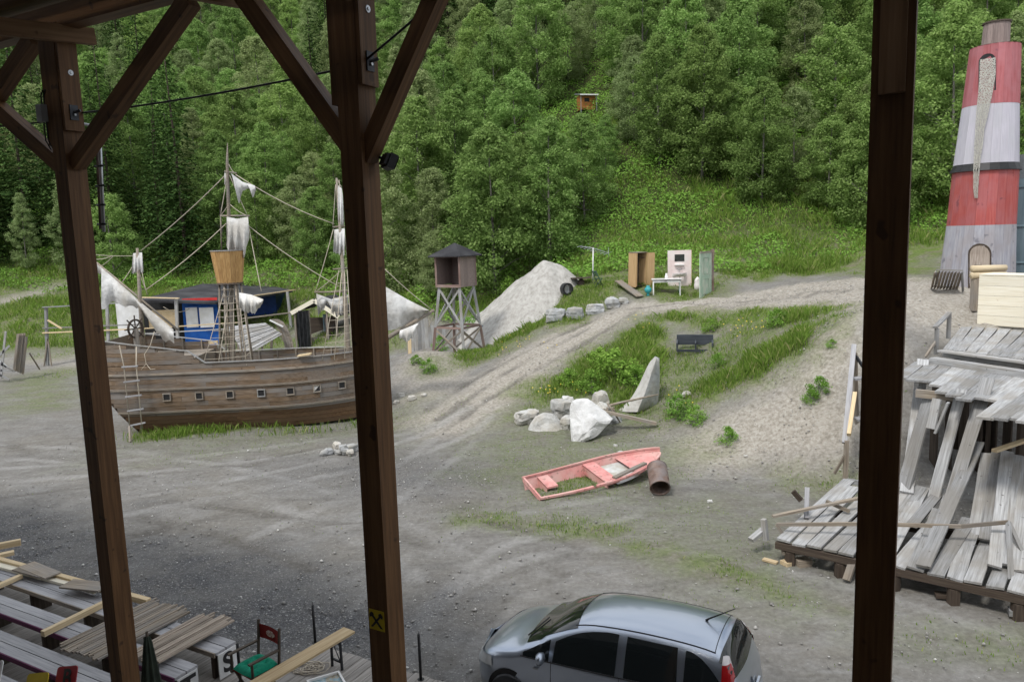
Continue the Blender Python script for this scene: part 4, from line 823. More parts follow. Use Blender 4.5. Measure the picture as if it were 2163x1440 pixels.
# ================================================================== the wooden ship
SA = R(4); sa = Vector((math.cos(SA), math.sin(SA), 0)); sb = Vector((-math.sin(SA), math.cos(SA), 0)); SC = Vector((-15.0, 29.13, 0)); SLEN = 9.85
ship = E('wooden_ship', 'weathered wooden three-masted stage ship with torn white sails', 'ship', SC+sa*5)
def SP(px, py, off=0): return aty(px, py, 29.25+off+.07*((px-230)/180.))
def sW(u): x = max(0, (u-6)/4.05); return max(.03, 1.5*(1-x*x))*(1-.1*max(0, (1-u))**2)
def sF(z): return .74+.26*math.sin(min(1, max(0, z)/1.3)*math.pi/2)-.03*max(0, z-1.5)
def sheer(u): return .12*max(0, (u-4)/6)**2-.02*u/10
def HP(u, z, side=-1, off=0):
    rake = .12*max(0, (u-8)/2)*(z-1)*.5
    return SC+sa*(u*.985+rake)+sb*side*(sW(u)*sF(z)+off)+UP*(z+sheer(u))
def railz(u): return 3.5-.15*u if u < 3.05 else (3.04-(u-3.05)*.75 if u < 3.65 else 2.59)
def strake(u0, u1, z0, z1, side, th, mat, name='plank', off=0, n=None):
    n = n or max(2, int((u1-u0)*2.2)); b = MB(); P = []
    for i in range(n+1):
        u = u0+(u1-u0)*i/n; a0, a1 = (z0, z1)
        r0, r1 = HP(u, a0, side, off), HP(u, a1, side, off); q0, q1 = HP(u, a0, side, off-th), HP(u, a1, side, off-th); P += [r0, r1, q1, q0]
    f = [(4*i+j, 4*i+(j+1) % 4, 4*i+4+(j+1) % 4, 4*i+4+j) for i in range(n) for j in range(4)]+[(3, 2, 1, 0), (4*n, 4*n+1, 4*n+2, 4*n+3)]
    b.add(P, f); return b.build(name, mat, ship)
rr = random.Random(4); zrow = 0.0; rows = []
while zrow < 2.5: rows.append((zrow, min(zrow+.172, 2.6))); zrow += .172
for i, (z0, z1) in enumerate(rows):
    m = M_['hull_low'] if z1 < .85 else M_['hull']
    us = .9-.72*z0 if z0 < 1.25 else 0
    bow = 10.02 - max(0, .5-z0)*1.2
    cuts = [us]+sorted(rr.uniform(a, a+1.2) for a in (2.2, 5.4))+[bow] if i % 2 else [us]+sorted(rr.uniform(a, a+1.2) for a in (3.6, 7.0))+[bow]
    for side in (-1, 1):
        for a, b in zip(cuts[:-1], cuts[1:]): strake(a+.003, b-.003, z0+.004, z1-.004, side, .035, m, 'plank', rr.uniform(-.006, .006))
for k in range(6):                      # raised poop
    z0 = 2.6+.155*k; ue = 3.65-(z0+.155-2.6)/.75 if z0+.155 < 3.05 else (3.5-(z0+.155))/.15
    if ue > .4:
        for side in (-1, 1): strake(0, ue, z0+.004, z0+.151, side, .035, M_['hull'], 'plank', rr.uniform(-.005, .005))
for z in (.8, 1.66, 2.22):
    for side in (-1, 1): strake(max(0, .9-.72*z), 10.03, z, z+.075, side, .1, M_['greyb'], 'wale', .06)
for side in (-1, 1):                    # rail caps
    P = []; b = MB()
    us = [0, 1, 2, 3.05, 3.35, 3.65, 4.5, 5.5, 6.5, 7.5, 8.3, 9, 9.6, 10]
    for u in us:
        z = railz(u)+.01; P += [HP(u, z, side, .05), HP(u, z+.03, side, .05), HP(u, z+.03, side, -.07), HP(u, z, side, -.07)]
    n = len(us)-1; b.add(P, [(4*i+j, 4*i+(j+1) % 4, 4*i+4+(j+1) % 4, 4*i+4+j) for i in range(n) for j in range(4)]+[(3, 2, 1, 0), (4*n, 4*n+1, 4*n+2, 4*n+3)]); b.build('rail', M_['grey'], ship)
for u in [x*.75+.4 for x in range(12)]:
    for side in (-1, 1):
        zt = railz(u); beam('stanchion', HP(u, 1.8, side, -.07), HP(u, zt, side, -.07), .07, .05, M_['greyb'], ship, up=sa)
def ship_deck(u0, u1, z, name):
    n = 10
    for j in range(-5, 5):
        pts = []
        P = []
        for i in range(n+1):
            u = u0+(u1-u0)*i/n; w = sW(u)*sF(z)-.06; P += [SC+sa*u+sb*w*(j/5)+UP*(z+sheer(u)), SC+sa*u+sb*w*((j+.97)/5)+UP*(z+sheer(u)), SC+sa*u+sb*w*((j+.97)/5)+UP*(z-.03+sheer(u)), SC+sa*u+sb*w*(j/5)+UP*(z-.03+sheer(u))]
        MB().add(P, [(4*i+k, 4*i+(k+1) % 4, 4*i+4+(k+1) % 4, 4*i+4+k) for i in range(n) for k in range(4)]).build('deck_plank', M_['greyb'], ship)
ship_deck(.02, 3.1, 2.75, 'deck'); ship_deck(3.1, 9.8, 1.75, 'deck')
MB().grid([[HP(0, z, s, -.01) for s in (-1, 1)] for z in (1.25, 1.8, 2.4, 3.0, 3.5)]).build('transom', M_['hull'], ship)
MB().grid([[HP(max(0, .9-.72*z), z, s, -.01) for s in (-1, 1)] for z in (0, .4, .8, 1.25)]).build('transom', M_['hull_low'], ship)
MB().grid([[SC+sa*3.1+sb*s*1.45+UP*z for s in (-1, 1)] for z in (1.75, 2.75)]).build('bulkhead', M_['greyb'], ship)
strake(9.95, 10.06, -.05, 2.75, -1, .1, M_['hull_low'], 'stem_post', .05); 
for i, (px, py) in enumerate(((355, 838), (424, 835), (490, 832), (557, 829), (619, 826), (676, 821), (729, 815))):
    p = atz(px, py, 1.4); u = (p-SC).dot(sa); c = HP(u, 1.4, -1, .0); d = (HP(u+.1, 1.4)-HP(u-.1, 1.4)).normalized(); nn = UP.cross(d)*-1
    if nn.dot(sb) > 0: nn = -nn
    M = Matrix((d, UP, nn)).transposed().to_4x4(); M.translation = c+nn*.012
    f = O('porthole', MB().box((0, 0, 0), (.22, .22, .02)).mesh('porthole'), M_['ink'], ship, M)  # black plate stands in for the shade inside an open porthole
    for cx, cy, w, h in ((0, .128, .29, .036), (0, -.128, .29, .036), (.128, 0, .036, .22), (-.128, 0, .036, .22)): O('frame_strip', MB().box((cx, cy, .02), (w, h, .05)).mesh('frame_strip'), M_['greyb'] if i != 3 else M_['grey'], f, M)
    if i == 5: O('torn_cover', MB().add([(-.11, -.11, .014), (-.11, .11, .014), (.11, .11, .014)], [(0, 1, 2)]).mesh('torn_cover'), M_['cloth'], f, M)
# masts
def mast(pts, rs, nm='mast', m='greyb'): return tube(nm, pts, rs, M_[m], ship, 10)
zd = 1.75
mb = SP(492, 745); mt = SP(480, 345)
mast([(mb.x, mb.y, zd), mb, mt, SP(480.5, 302)], [.11, .1, .055, .012])
fb0 = SP(736, 740); mast([(fb0.x, fb0.y, zd), fb0, SP(711, 376)], [.11, .1, .04])
zb = SP(301, 720); mast([(zb.x, zb.y, 2.7), SP(296, 640), SP(290, 524)], [.085, .075, .05])
mast([SP(770, 742), SP(917, 655)], [.11, .06], 'bowsprit')
mast([SP(194, 546), SP(376, 697)], [.03, .045], 'lateen_yard')
for a, b_, r in (((465, 456), (527, 456), .035), ((474, 362), (500, 366), .025), ((703, 480), (728, 478), .035), ((703, 569), (735, 566), .03), ((664, 617), (735, 616), .035)): mast([SP(*a), SP(*b_)], r, 'yard')
tube('yard_post', [SP(466, 458), SP(468, 532)], .025, M_['greyb'], ship)
# crow's nest
nb = SP(486, 597); r0, r1, hh = .47, .62, 1.2; nest = E('crow_nest', None, None); WM[nest.name] = Matrix.Translation((nb.x, nb.y, nb.z)); nest.parent = ship; nest.matrix_local = WM[ship.name].inverted() @ WM[nest.name]
for k in range(20):
    a = 2*math.pi*k/20; w = 2*math.pi*r0/20; b = MB(); P = []
    for z, r_ in ((0, r0), (hh, r1)):
        for da in (-.96, .96):
            for t in (0, .03): P.append(Vector(((r_-t)*math.cos(a+da*math.pi/20), (r_-t)*math.sin(a+da*math.pi/20), z+(rr.uniform(-.015, .015) if z else 0))))
    b.add(P, [(0, 2, 6, 4), (1, 5, 7, 3), (0, 4, 5, 1), (2, 3, 7, 6), (4, 6, 7, 5), (0, 1, 3, 2)]); me = b.mesh('stave'); 
    O('stave', me, M_['stave'] if 'stave' in M_ else M_.setdefault('stave', surf('barrel_stave', [(.28, (.24, .125, .045)), (.5, (.43, .255, .1)), (.72, (.52, .34, .15))], scale=3, stretch=(11, 11, .5), bump=.3, rand=.16, rough=.7)), nest)
O('rim', MB().lathe([(r1-.04, hh), (r1+.02, hh), (r1+.02, hh+.035), (r1-.04, hh+.035), (r1-.04, hh)], 28).mesh('rim'), M_['grey'], nest); O('floor', MB().lathe([(0, .02), (r0, .02), (r0+.03, -.05), (0, -.05)], 20).mesh('floor'), M_['dark'], nest)
for k in range(6):
    a = 2*math.pi*k/6+.3; tube('nest_leg', [nb+Vector((.38*math.cos(a), .38*math.sin(a), 0)), Vector((nb.x+.85*math.cos(a)*.75, nb.y+.8*math.sin(a), zd))], .04, M_['greyb'], ship)
# sails
def cloth(top, bot, ny=8, bil=.12, rag=.05, seed=0, off=0, thick=True, parent=None, mat='cloth', name='sail'):
    """cloth between an upper and a lower pixel polyline in the ship's centre plane"""
    r = random.Random(seed); n = 22
    def samp(L, u):
        u *= len(L)-1; i = min(int(u), len(L)-2); f = u-i; return (L[i][0]+(L[i+1][0]-L[i][0])*f, L[i][1]+(L[i+1][1]-L[i][1])*f)
    G_ = []
    for j in range(ny+1):
        row = []
        for i in range(n+1):
            a, b_ = samp(top, i/n), samp(bot, i/n); v = j/ny; p = (a[0]+(b_[0]-a[0])*v, a[1]+(b_[1]-a[1])*v+(r.uniform(-1, 1)*rag*70 if j == ny else 0))
            w = bil*(math.sin(i*.9+seed)*.5+math.sin(i*2.1+j*.5)*.25)*v+bil*math.sin(math.pi*v)*.8; row.append(SP(p[0], p[1], off-w))
        G_.append(row)
    return MB().grid(G_).build(name, M_[mat], parent or ship, smooth=True)
cloth([(214, 562), (250, 595), (300, 640), (366, 695)], [(214, 656), (238, 636), (268, 648), (296, 650), (330, 700), (352, 722), (368, 722)], bil=.2, rag=.05, seed=1)
cloth([(200, 550), (214, 561)], [(203, 575), (214, 580)], 3, .05, .03, 2)
cloth([(281, 535), (300, 533)], [(278, 578), (303, 574)], 5, .1, .04, 3)
cloth([(479, 458), (500, 462), (524, 458)], [(478, 520), (484, 536), (498, 528), (515, 545), (527, 500)], 8, .22, .06, 4, -.1)
cloth([(488, 366), (512, 384), (538, 392)], [(492, 378), (505, 432), (512, 402), (530, 398), (533, 420), (541, 402)], 5, .15, .03, 5, -.05)
cloth([(474, 365), (479, 367)], [(474, 390), (480, 388)], 3, .04, .02, 6)
cloth([(713, 390), (722, 398), (724, 412)], [(715, 470), (722, 478), (727, 474)], 6, .12, .04, 7)
cloth([(706, 485), (728, 482)], [(704, 532), (714, 536), (728, 542)], 6, .15, .05, 8)
cloth([(505, 618), (530, 622), (556, 632)], [(505, 652), (520, 660), (540, 662), (556, 636)], 6, .3, .05, 9, -.6)
cloth([(668, 620), (700, 632), (735, 622)], [(672, 668), (690, 640), (712, 668), (735, 660)], 6, .25, .1, 10, .3)
cloth([(770, 580), (812, 604), (860, 632), (906, 655)], [(770, 690), (815, 700), (850, 690), (885, 670), (906, 657)], 9, .25, .03, 11)
cloth([(845, 698), (884, 682)], [(842, 712), (858, 722), (872, 714), (884, 684)], 5, .15, .03, 12, -.1)
# ropes
def rope(a, b_, s=.03, r=.014, oa=0, ob=0): tube('rope', sag(SP(*a, oa), SP(*b_, ob), s, 6), r, M_['rope'], ship, 5)
for a in [((480, 366), (297, 530), .1, .018), ((498, 369), (706, 473), .15, .018), ((478, 472), (308, 612), .1, .016), ((526, 478), (722, 608), .12, .016), ((525, 476), (552, 615), .05, .016, 0, -.6), ((482, 345), (498, 368), .06), ((485, 370), (521, 452), .02),
          ((480, 372), (466, 452), .02), ((484, 430), (466, 455), .02), ((486, 432), (523, 456), .05), ((713, 380), (722, 395), .04), ((709, 390), (703, 478), .02), ((704, 484), (666, 616), .05), ((722, 570), (667, 616), .03), ((200, 538), (290, 540), .03), ((236, 541), (198, 548), .04), ((240, 540), (214, 562), .03), ((284, 556), (258, 596), .02), ((293, 572), (312, 622), .02), ((300, 575), (308, 612), .03),
          ((806, 562), (913, 655), .05, .016), ((815, 610), (905, 656), .12), ((812, 650), (900, 655), .05), ((728, 500), (745, 600), .02), ((716, 380), (735, 560), .02), ((918, 656), (905, 690), .03), ((905, 655), (907, 692), .03)]: rope(*a)
def shroud(tops, bots, rungs, v0=.15, v1=.97):
    L = []
    for a, b_ in zip(tops, bots):
        p, q = SP(*a), aty(b_[0], b_[1], 27.9+.07*((b_[0]-230)/180.)+(.45 if b_[0] > 670 else 0)); tube('shroud', [p, p.lerp(q, .5), q], .014, M_['rope'], ship, 5); L.append((p, q))
    for k in range(rungs):
        v = v0+(v1-v0)*k/rungs; tube('ratline', [p.lerp(q, v)-UP*.0 for p, q in L], .011, M_['rope'], ship, 5)
shroud([(478, 600), (488, 600), (494, 600), (502, 600), (508, 600)], [(426, 780), (460, 778), (492, 775), (521, 772), (531, 762)], 10)
shroud([(716, 570), (722, 570), (728, 570), (733, 570)], [(680, 762), (706, 760), (728, 757), (745, 752)], 10)
# ladder inside the nest legs, steering wheel, seat board
for k in range(9): tube('rung', [SP(468+1*k*.2, 612+k*15, -.5), SP(494, 611+k*15, -.5)], .018, M_['greyb'], ship, 5)
wc = SP(286, 694, -.8); MW = Matrix.Translation(wc) @ Matrix.Rotation(R(70), 4, 'Z') @ Matrix.Rotation(R(90), 4, 'X')
wh = O('steering_wheel', MB().lathe([(.3, -.03), (.36, -.03), (.36, .03), (.3, .03), (.3, -.03)], 24).mesh('steering_wheel'), M_['dark'], ship, MW)
for k in range(8): a = k*math.pi/4; O('spoke', MB().tube([(0, 0, 0), (.5*math.cos(a), .5*math.sin(a), 0)], .025, 6).mesh('spoke'), M_['dark'], wh, MW)
beam('wheel_stand', wc, wc-UP*.75, .16, .16, M_['greyb'], ship, up=sa)
beam('seat_board', aty(630, 751, 28.3), aty(657, 747, 28.3), .3, .05, M_['new'], ship)
# rope ladder hanging over the side
ld = E('rope_ladder', 'rope ladder with wooden rungs hanging over the ship side', 'ladder', atz(285, 915, 0))
la = [aty(252, 729, 27.42), aty(262, 774, 27.42), aty(274, 900, 27.35), atz(275, 934, 0)]; lb = [aty(288, 732, 27.48), aty(288, 772, 27.42), aty(299, 892, 27.35), atz(299, 914, 0)]
for s in (la, lb): tube('side_rope', s[:3], .022, M_['rope'], ld, 6); beam('foot_post', s[2], s[3], .07, .07, M_['greyb'], ld, up=(0, 1, 0))
for k, (y0, y1) in enumerate(((775, 773), (807, 803), (838, 834), (868, 863), (899, 892))):
    xs = 259+k*4; beam('rung', aty(xs-2, y0, 27.37), aty(xs+32, y1, 27.37), .055, .05, M_['bench'], ld)
hr = aty(310, 725, 27.4); tag(tube('hanging_rope', [aty(326, 700, 27.45), aty(318, 728, 27.45), aty(305, 748, 27.4), aty(309, 768, 27.4), aty(298, 781, 27.4), aty(309, 768, 27.4), aty(318, 780, 27.4), aty(328, 779, 27.4)], .013, M_['rope'], None, 5), 'loose knotted rope end dangling on the ship side', 'rope')
# ================================================================== yard behind the ship
def gp(px, py, Y): p = aty(px, py, Y); return Vector((p.x, p.y, gz(p.x, p.y)))
def post(name, px0, py0, px1, py1, Y, w, h, mat, par, Y1=None, up=(0, 1, 0)): return beam(name, aty(px0, py0, Y), aty(px1, py1, Y if Y1 is None else Y1), w, h, mat, par, up)
fe = E('stage_fence', 'tall grey timber frame fence in front of the grassy field', 'fence', gp(165, 780, 43.5))
for px0, py0, px1, py1 in ((97, 648, 101, 785), (226, 642, 231, 772)): post('post', px0, py0, px1, py1, 43.5, .14, .14, M_['grey'], fe)
for y0, y1, w in ((649, 641, .13), (693, 689, .12), (703, 698, .14)): post('rail', 90, y0, 300, y1-4, 43.4, .06, w, M_['grey'] if y0 != 703 else M_['new'], fe)
post('brace', 101, 676, 130, 694, 43.3, .08, .08, M_['new'], fe); post('foot_beam', 60, 796, 250, 784, 43.2, .25, .2, M_['greyb'], fe)
for px in (92, 110): post('strut', 101, 715, px, 780, 43.4, .06, .06, M_['greyb'], fe)
# leaning boards at the far left edge
wreck = E('leaning_panel', 'brown board panel propped up at the far left edge', 'panel', gp(45, 790, 40))
for k in range(5): p = aty(38+k*4.5, 705-k*.5+(8 if k > 3 else 0), 40+.12*k); q = aty(30+k*4.5, 782+k*2, 39.6+.12*k); beam('plank', p, q, .12, .04, M_['greyb'], wreck, up=(0, 1, 0))
beam('prop', aty(62, 745, 40.3), aty(84, 780, 41.2), .06, .06, M_['greyb'], wreck)
wk = E('timber_wreck', 'collapsed grey timber frame at the left frame edge', 'frame', gp(10, 790, 39.5))
for a in (((-30, 735, 14, 775)), ((-20, 758, 28, 782)), ((-30, 780, 30, 784)), ((12, 700, 2, 800)), ((-30, 775, 20, 802)), ((20, 730, -20, 770))): post('slat', *a, 39.3, .1, .06, M_['grey'], wk)
# building with black roof
bd = E('flat_roof_shed', 'long low shed with black felt roof and blue painted booths', 'shed', gp(450, 722, 49))
FL, FR, BR_, BL = aty(292, 633, 46.3), aty(618, 613, 52.3), aty(562, 601, 58), aty(428, 599, 55.5)
FM = aty(455, 638, 46.8)
rf = MB(); rf.add([FL, FM, FR, BR_, BL]+[p-UP*.14 for p in (FL, FM, FR, BR_, BL)], [(0, 1, 2, 3, 4), (9, 8, 7, 6, 5)]+[(i, 5+i, 5+(i+1) % 5, (i+1) % 5) for i in range(5)]); rf.build('roof', M_['roof_felt'], bd)
def wallq(name, x0, x1, y0, y1, Y0, Y1, mat, par, th=.08):
    """upright panel between two pixel columns; y0/y1 top and foot heights at the left column, foot on the ground when y1 is None"""
    a, b = aty(x0, y0[0] if isinstance(y0, tuple) else y0, Y0), aty(x1, y0[1] if isinstance(y0, tuple) else y0, Y1)
    zb = gz(a.x, a.y) if y1 is None else aty(x0, y1, Y0).z; zt = a.z; b.z = a.z
    d = (b-a).normalized(); nn = Vector((-d.y, d.x, 0)); bm = MB()
    bm.add([(a.x, a.y, zb), (b.x, b.y, zb), (b.x, b.y, zt), (a.x, a.y, zt)]+[(p[0]+nn.x*th, p[1]+nn.y*th, p[2]) for p in ((a.x, a.y, zb), (b.x, b.y, zb), (b.x, b.y, zt), (a.x, a.y, zt))], [(3, 2, 1, 0), (4, 5, 6, 7), (0, 1, 5, 4), (1, 2, 6, 5), (2, 3, 7, 6), (3, 0, 4, 7)])
    return bm.build(name, mat, par)
wallq('back_wall', 300, 615, 640, None, 52.5, 56.5, M_['dark'], bd); wallq('side_wall', 582, 610, 625, None, 52.5, 56, M_['navy'], bd)
bw = wallq('blue_wall', 384, 458, 638, None, 47.6, 47.9, M_['blue'], bd)
for x0, x1 in ((391, 416), (420, 450)):
    pw = wallq('white_panel', x0, x1, 650, 692, 47.5, 47.6, M_['white'], bw, .04); wallq('panel_trim', x0-2, x1+2, 647, 650, 47.48, 47.58, M_['blue'], pw, .05)
wallq('red_header', 384, 458, 631, 636.5, 47.2, 47.3, M_['red'], bd, .1); wallq('name_board', 412, 430, 637.5, 641.5, 47.4, 47.42, M_['white'], bd, .03)
wallq('navy_wall', 520, 582, 622, 668, 51, 52.5, M_['navy'], bd); wallq('plywood', 312, 372, 656, 692, 46.8, 47, M_['new'], bd, .03)
wallq('white_booth', 243, 296, 634, 712, 46.2, 46.4, M_['white'], bd); wallq('bay_shade_panel', 300, 383, 634, 720, 48.5, 48.6, M_['black'], bd)  # last panel is black to paint the shade of the open bay
for a in (((297, 630, 298, 725)), ((372, 632, 376, 725)), ((607, 616, 620, 738)), ((505, 636, 508, 736))): post('post', *a, 46.2 if a[0] < 600 else 50.5, .16, .16, M_['grey'], bd)
post('fascia', 300, 628, 378, 630, 46, .05, .22, M_['new'], bd); post('fascia', 500, 630, 623, 612, 47, .06, .22, M_['new'], bd, 52); post('rail', 300, 694, 505, 681, 46, .06, .13, M_['new'], bd, 46.6); post('rail', 300, 705, 505, 693, 46, .06, .13, M_['grey'], bd, 46.6); post('rail', 505, 674, 618, 660, 46.6, .06, .24, M_['greyb'], bd, 50.4)
post('foot_beam', 380, 728, 460, 722, 46.8, .2, .14, M_['new'], bd)
tube('light_wire', sag(aty(345, 648, 46), aty(400, 652, 47.3), .25), .02, M_['rope'], bd, 5)
# shingled board sheet and plank chute behind the ship
sh = E('shingle_panel', 'tilted grey shingled panel propped behind the ship', 'panel', gp(530, 780, 38)); A = [aty(*p, Y) for p, Y in (((478, 690), 38.2), ((560, 682), 38.8), ((596, 706), 38.6), ((520, 752), 37.6))]
for k in range(11):
    u0, u1 = k/11, (k+.96)/11; e0, e1 = A[0].lerp(A[3], u0), A[1].lerp(A[2], u0); f0, f1 = A[0].lerp(A[3], u1), A[1].lerp(A[2], u1); up = Vector((0, -.03, .02))*(1 if k % 2 else .3)
    MB().add([e0, e1, f1+up, f0+up, e0+Vector((0, .05, 0)), e1+Vector((0, .05, 0)), f1+Vector((0, .05, 0)), f0+Vector((0, .05, 0))], [(0, 1, 2, 3), (7, 6, 5, 4), (0, 4, 5, 1), (1, 5, 6, 2), (2, 6, 7, 3), (3, 7, 4, 0)]).build('shingle', M_['grey'], sh)
for x in (500, 550): post('prop', x, 700, x+10, 790, 39.2, .08, .08, M_['greyb'], sh)
chu = E('plank_chute', 'curved brown plank chute beside the shingled panel', 'chute', gp(595, 780, 39)); c0 = [(568, 676), (580, 682), (590, 698), (600, 725), (606, 760)]
for k in range(4):
    P = [[aty(x+k*4.6+s, y+(-2 if k else 0), 39+.05*k) for x, y in c0] for s in (0, 4.3)]
    MB().grid(P).grid([[p+Vector((0, .06, 0)) for p in r_] for r_ in P]).build('plank', M_['greyb'], chu)
post('edge_strip', 570, 676, 598, 690, 38.9, .06, .12, M_['white'], chu); post('leg', 575, 690, 572, 770, 39.5, .1, .1, M_['greyb'], chu)
# kiosk with pale gable boards
ki = E('gabled_kiosk', 'small dark kiosk with pale new gable boards and black tarp', 'kiosk', gp(665, 735, 45))
ap, el, er = aty(664, 633, 45), aty(615, 660, 45), aty(716, 668, 45)
dpt = Vector((.6, 3.0, 0))
for e_ in (el, er): MB().add([ap, e_, e_+dpt, ap+dpt]+[p+UP*.08 for p in (ap, e_, e_+dpt, ap+dpt)], [(0, 1, 2, 3), (7, 6, 5, 4), (0, 4, 5, 1), (1, 5, 6, 2), (3, 2, 6, 7), (0, 3, 7, 4)]).build('roof', M_['roof_felt'], ki); beam('gable_board', ap+Vector((0, -.06, -.04)), e_+Vector((0, -.06, -.04)), .04, .24, M_['pale'], ki)
for x in (622, 652, 690, 709): p = aty(x, 655, 45.1); beam('post', p, (p.x, p.y, gz(p.x, p.y)), .1, .1, M_['greyb'], ki, up=(0, 1, 0))
pw = aty(626, 656, 45); b = MB(); gzk = gz(pw.x, pw.y)
b.grid([[Vector((pw.x+.72*i/14, pw.y-.1+.09*math.sin(i*1.5)+.04*math.sin(j*2+i), pw.z-(pw.z-gzk)*j/8)) for i in range(15)] for j in range(9)]).build('tarp_curtain', M_['tarp'], ki, smooth=True)
wallq('back_wall', 622, 712, 672, None, 48, 48, M_['dark'], ki); wallq('side_wall', 690, 712, 672, None, 45.2, 47.5, M_['rust'], ki); wallq('poster', 682, 692, 664, 700, 45.8, 46.1, surf('poster_print', [(.35, (.05, .12, .2)), (.5, (.25, .4, .5)), (.65, (.5, .55, .55))], scale=2, bump=0), ki, .02)
post('bench', 652, 719, 688, 716, 45.6, .35, .06, M_['greyb'], ki)
tag(post('short_post', 865, 716, 866, 748, 36.5, .16, .12, M_['new'], None), 'short pale wooden post under the bowsprit tip', 'post')

# ================================================================== watchtower
TWx = aty(964, 605, 38); tw = E('watchtower', 'small wooden watchtower with dark pyramid roof on braced legs', 'watchtower', G(TWx.x, TWx.y)); MT = Matrix.Translation((TWx.x, TWx.y, 0)) @ Matrix.Rotation(R(-31), 4, 'Z')
M_['plum'] = wood('plum_grey_board', (.13, .1, .09), (.23, .18, .165), (.31, .25, .23), stretch=(11, 11, .5), rand=.12)
M_['redgrey'] = wood('worn_red_grey', (.14, .09, .075), (.22, .15, .13), (.3, .25, .23))
def T(x, y, z): return MT @ Vector((x, y, z))
z0, z1 = 4.48, 6.02; hs = .7
def tplank(a, b, w, h, m, nm, up=(0, 0, 1)): return beam(nm, T(*a), T(*b), w, h, m, tw, up)
for k in range(8):
    o = -hs+.0875+.175*k
    for (x, y) in ((hs, o), (o, hs)): tplank((x, y, z0), (x, y, z1), .172, .03, M_['plum'], 'wall_board', up=MT.to_3x3() @ Vector((1, 0, 0) if x == hs and y == o else (0, 1, 0)))
    for zc in (z0+.05,): tplank((-hs, o, zc), (hs, o, zc), .17, .03, M_['plum'], 'floor_board')
    tplank((-hs, o, z0+.1), (-hs, o, z1), .172, .03, M_['plum'], 'wall_board', up=MT.to_3x3() @ Vector((1, 0, 0)))
for x, y in ((-hs, -hs), (hs, -hs), (hs, hs), (-hs, hs)): tplank((x, y, z0), (x, y, z1), .09, .09, M_['redgrey'], 'corner_post', up=(0, 1, 0))
tplank((-hs, -hs, z0+.06), (hs, -hs, z0+.06), .06, .14, M_['redgrey'], 'sill'); tplank((-hs, -hs, z1-.05), (hs, -hs, z1-.05), .06, .1, M_['redgrey'], 'lintel')
rs = hs+.26; bR = MB(); apx = T(0, 0, 6.62); cs = [T(x*rs, y*rs, z1-.02) for x, y in ((-1, -1), (1, -1), (1, 1), (-1, 1))]
bR.add([apx]+cs+[c-UP*.05 for c in cs], [(0, 1, 2), (0, 2, 3), (0, 3, 4), (0, 4, 1), (8, 7, 6, 5)]+[(1+i, 5+i, 5+(i+1) % 4, 1+(i+1) % 4) for i in range(4)]); bR.build('roof', M_['roof_felt'], tw)
def leg(sx, sy, z): k = (z0-z)/3.6; w = .6+.36*k; return T(sx*w, sy*w, z)
for sx, sy in ((-1, -1), (1, -1), (1, 1), (-1, 1)):
    zb = gz(leg(sx, sy, 1)[0], leg(sx, sy, 1)[1])-.2; beam('leg', leg(sx, sy, z0), leg(sx, sy, 2.5), .13, .13, M_['grey'], tw, up=(0, 1, 0)); beam('leg', leg(sx, sy, 2.5), leg(sx, sy, zb), .13, .13, M_['redgrey'] if (sx, sy) != (1, -1) else M_['grey'], tw, up=(0, 1, 0))
for (a, b_) in (((-1, -1), (1, -1)), ((1, -1), (1, 1)), ((1, 1), (-1, 1)), ((-1, 1), (-1, -1))):
    beam('ring_beam', leg(*a, 2.5), leg(*b_, 2.5), .06, .1, M_['redgrey'], tw); beam('cross_brace', leg(*a, 4.4), leg(*b_, 2.6), .05, .09, M_['grey'], tw); beam('cross_brace', leg(*b_, 4.4), leg(*a, 2.6), .05, .09, M_['grey'], tw)
    beam('cross_brace', leg(*a, 2.4), leg(*b_, 1.2), .05, .08, M_['greyb'], tw); beam('cross_brace', leg(*b_, 2.4), leg(*a, 1.2), .05, .08, M_['greyb'], tw)
# palisade and painted boards
pal = E('palisade', 'grey plank palisade fence behind the watchtower', 'fence', gp(890, 728, 42)); rr = random.Random(8)
for k in range(17):
    x = 862+k*7.5; yt = 690-(14 if 20 < x-862 < 50 else 0)+rr.uniform(-5, 5); a = aty(x, yt, 42); beam('plank', a, (a.x, a.y, gz(a.x, a.y)-.1), .185, .04, M_['grey'], pal, up=(0, 1, 0))
for y in (698, 715): post('rail', 860, y, 985, y-3, 42.1, .05, .09, M_['greyb'], pal)
pb_ = E('painted_board', 'white and blue painted board at the foot of the sand heap', 'board', gp(1040, 712, 40.5))
wallq('panel', 1018, 1058, (688, 688), 716, 40.5, 40.9, surf('blotched_paint', [(.42, (.1, .15, .2)), (.5, (.4, .44, .46)), (.56, (.68, .69, .68))], scale=1.6, bump=.1), pb_, .05); post('batten', 1018, 700, 1058, 699, 40.4, .04, .06, M_['white'], pb_)

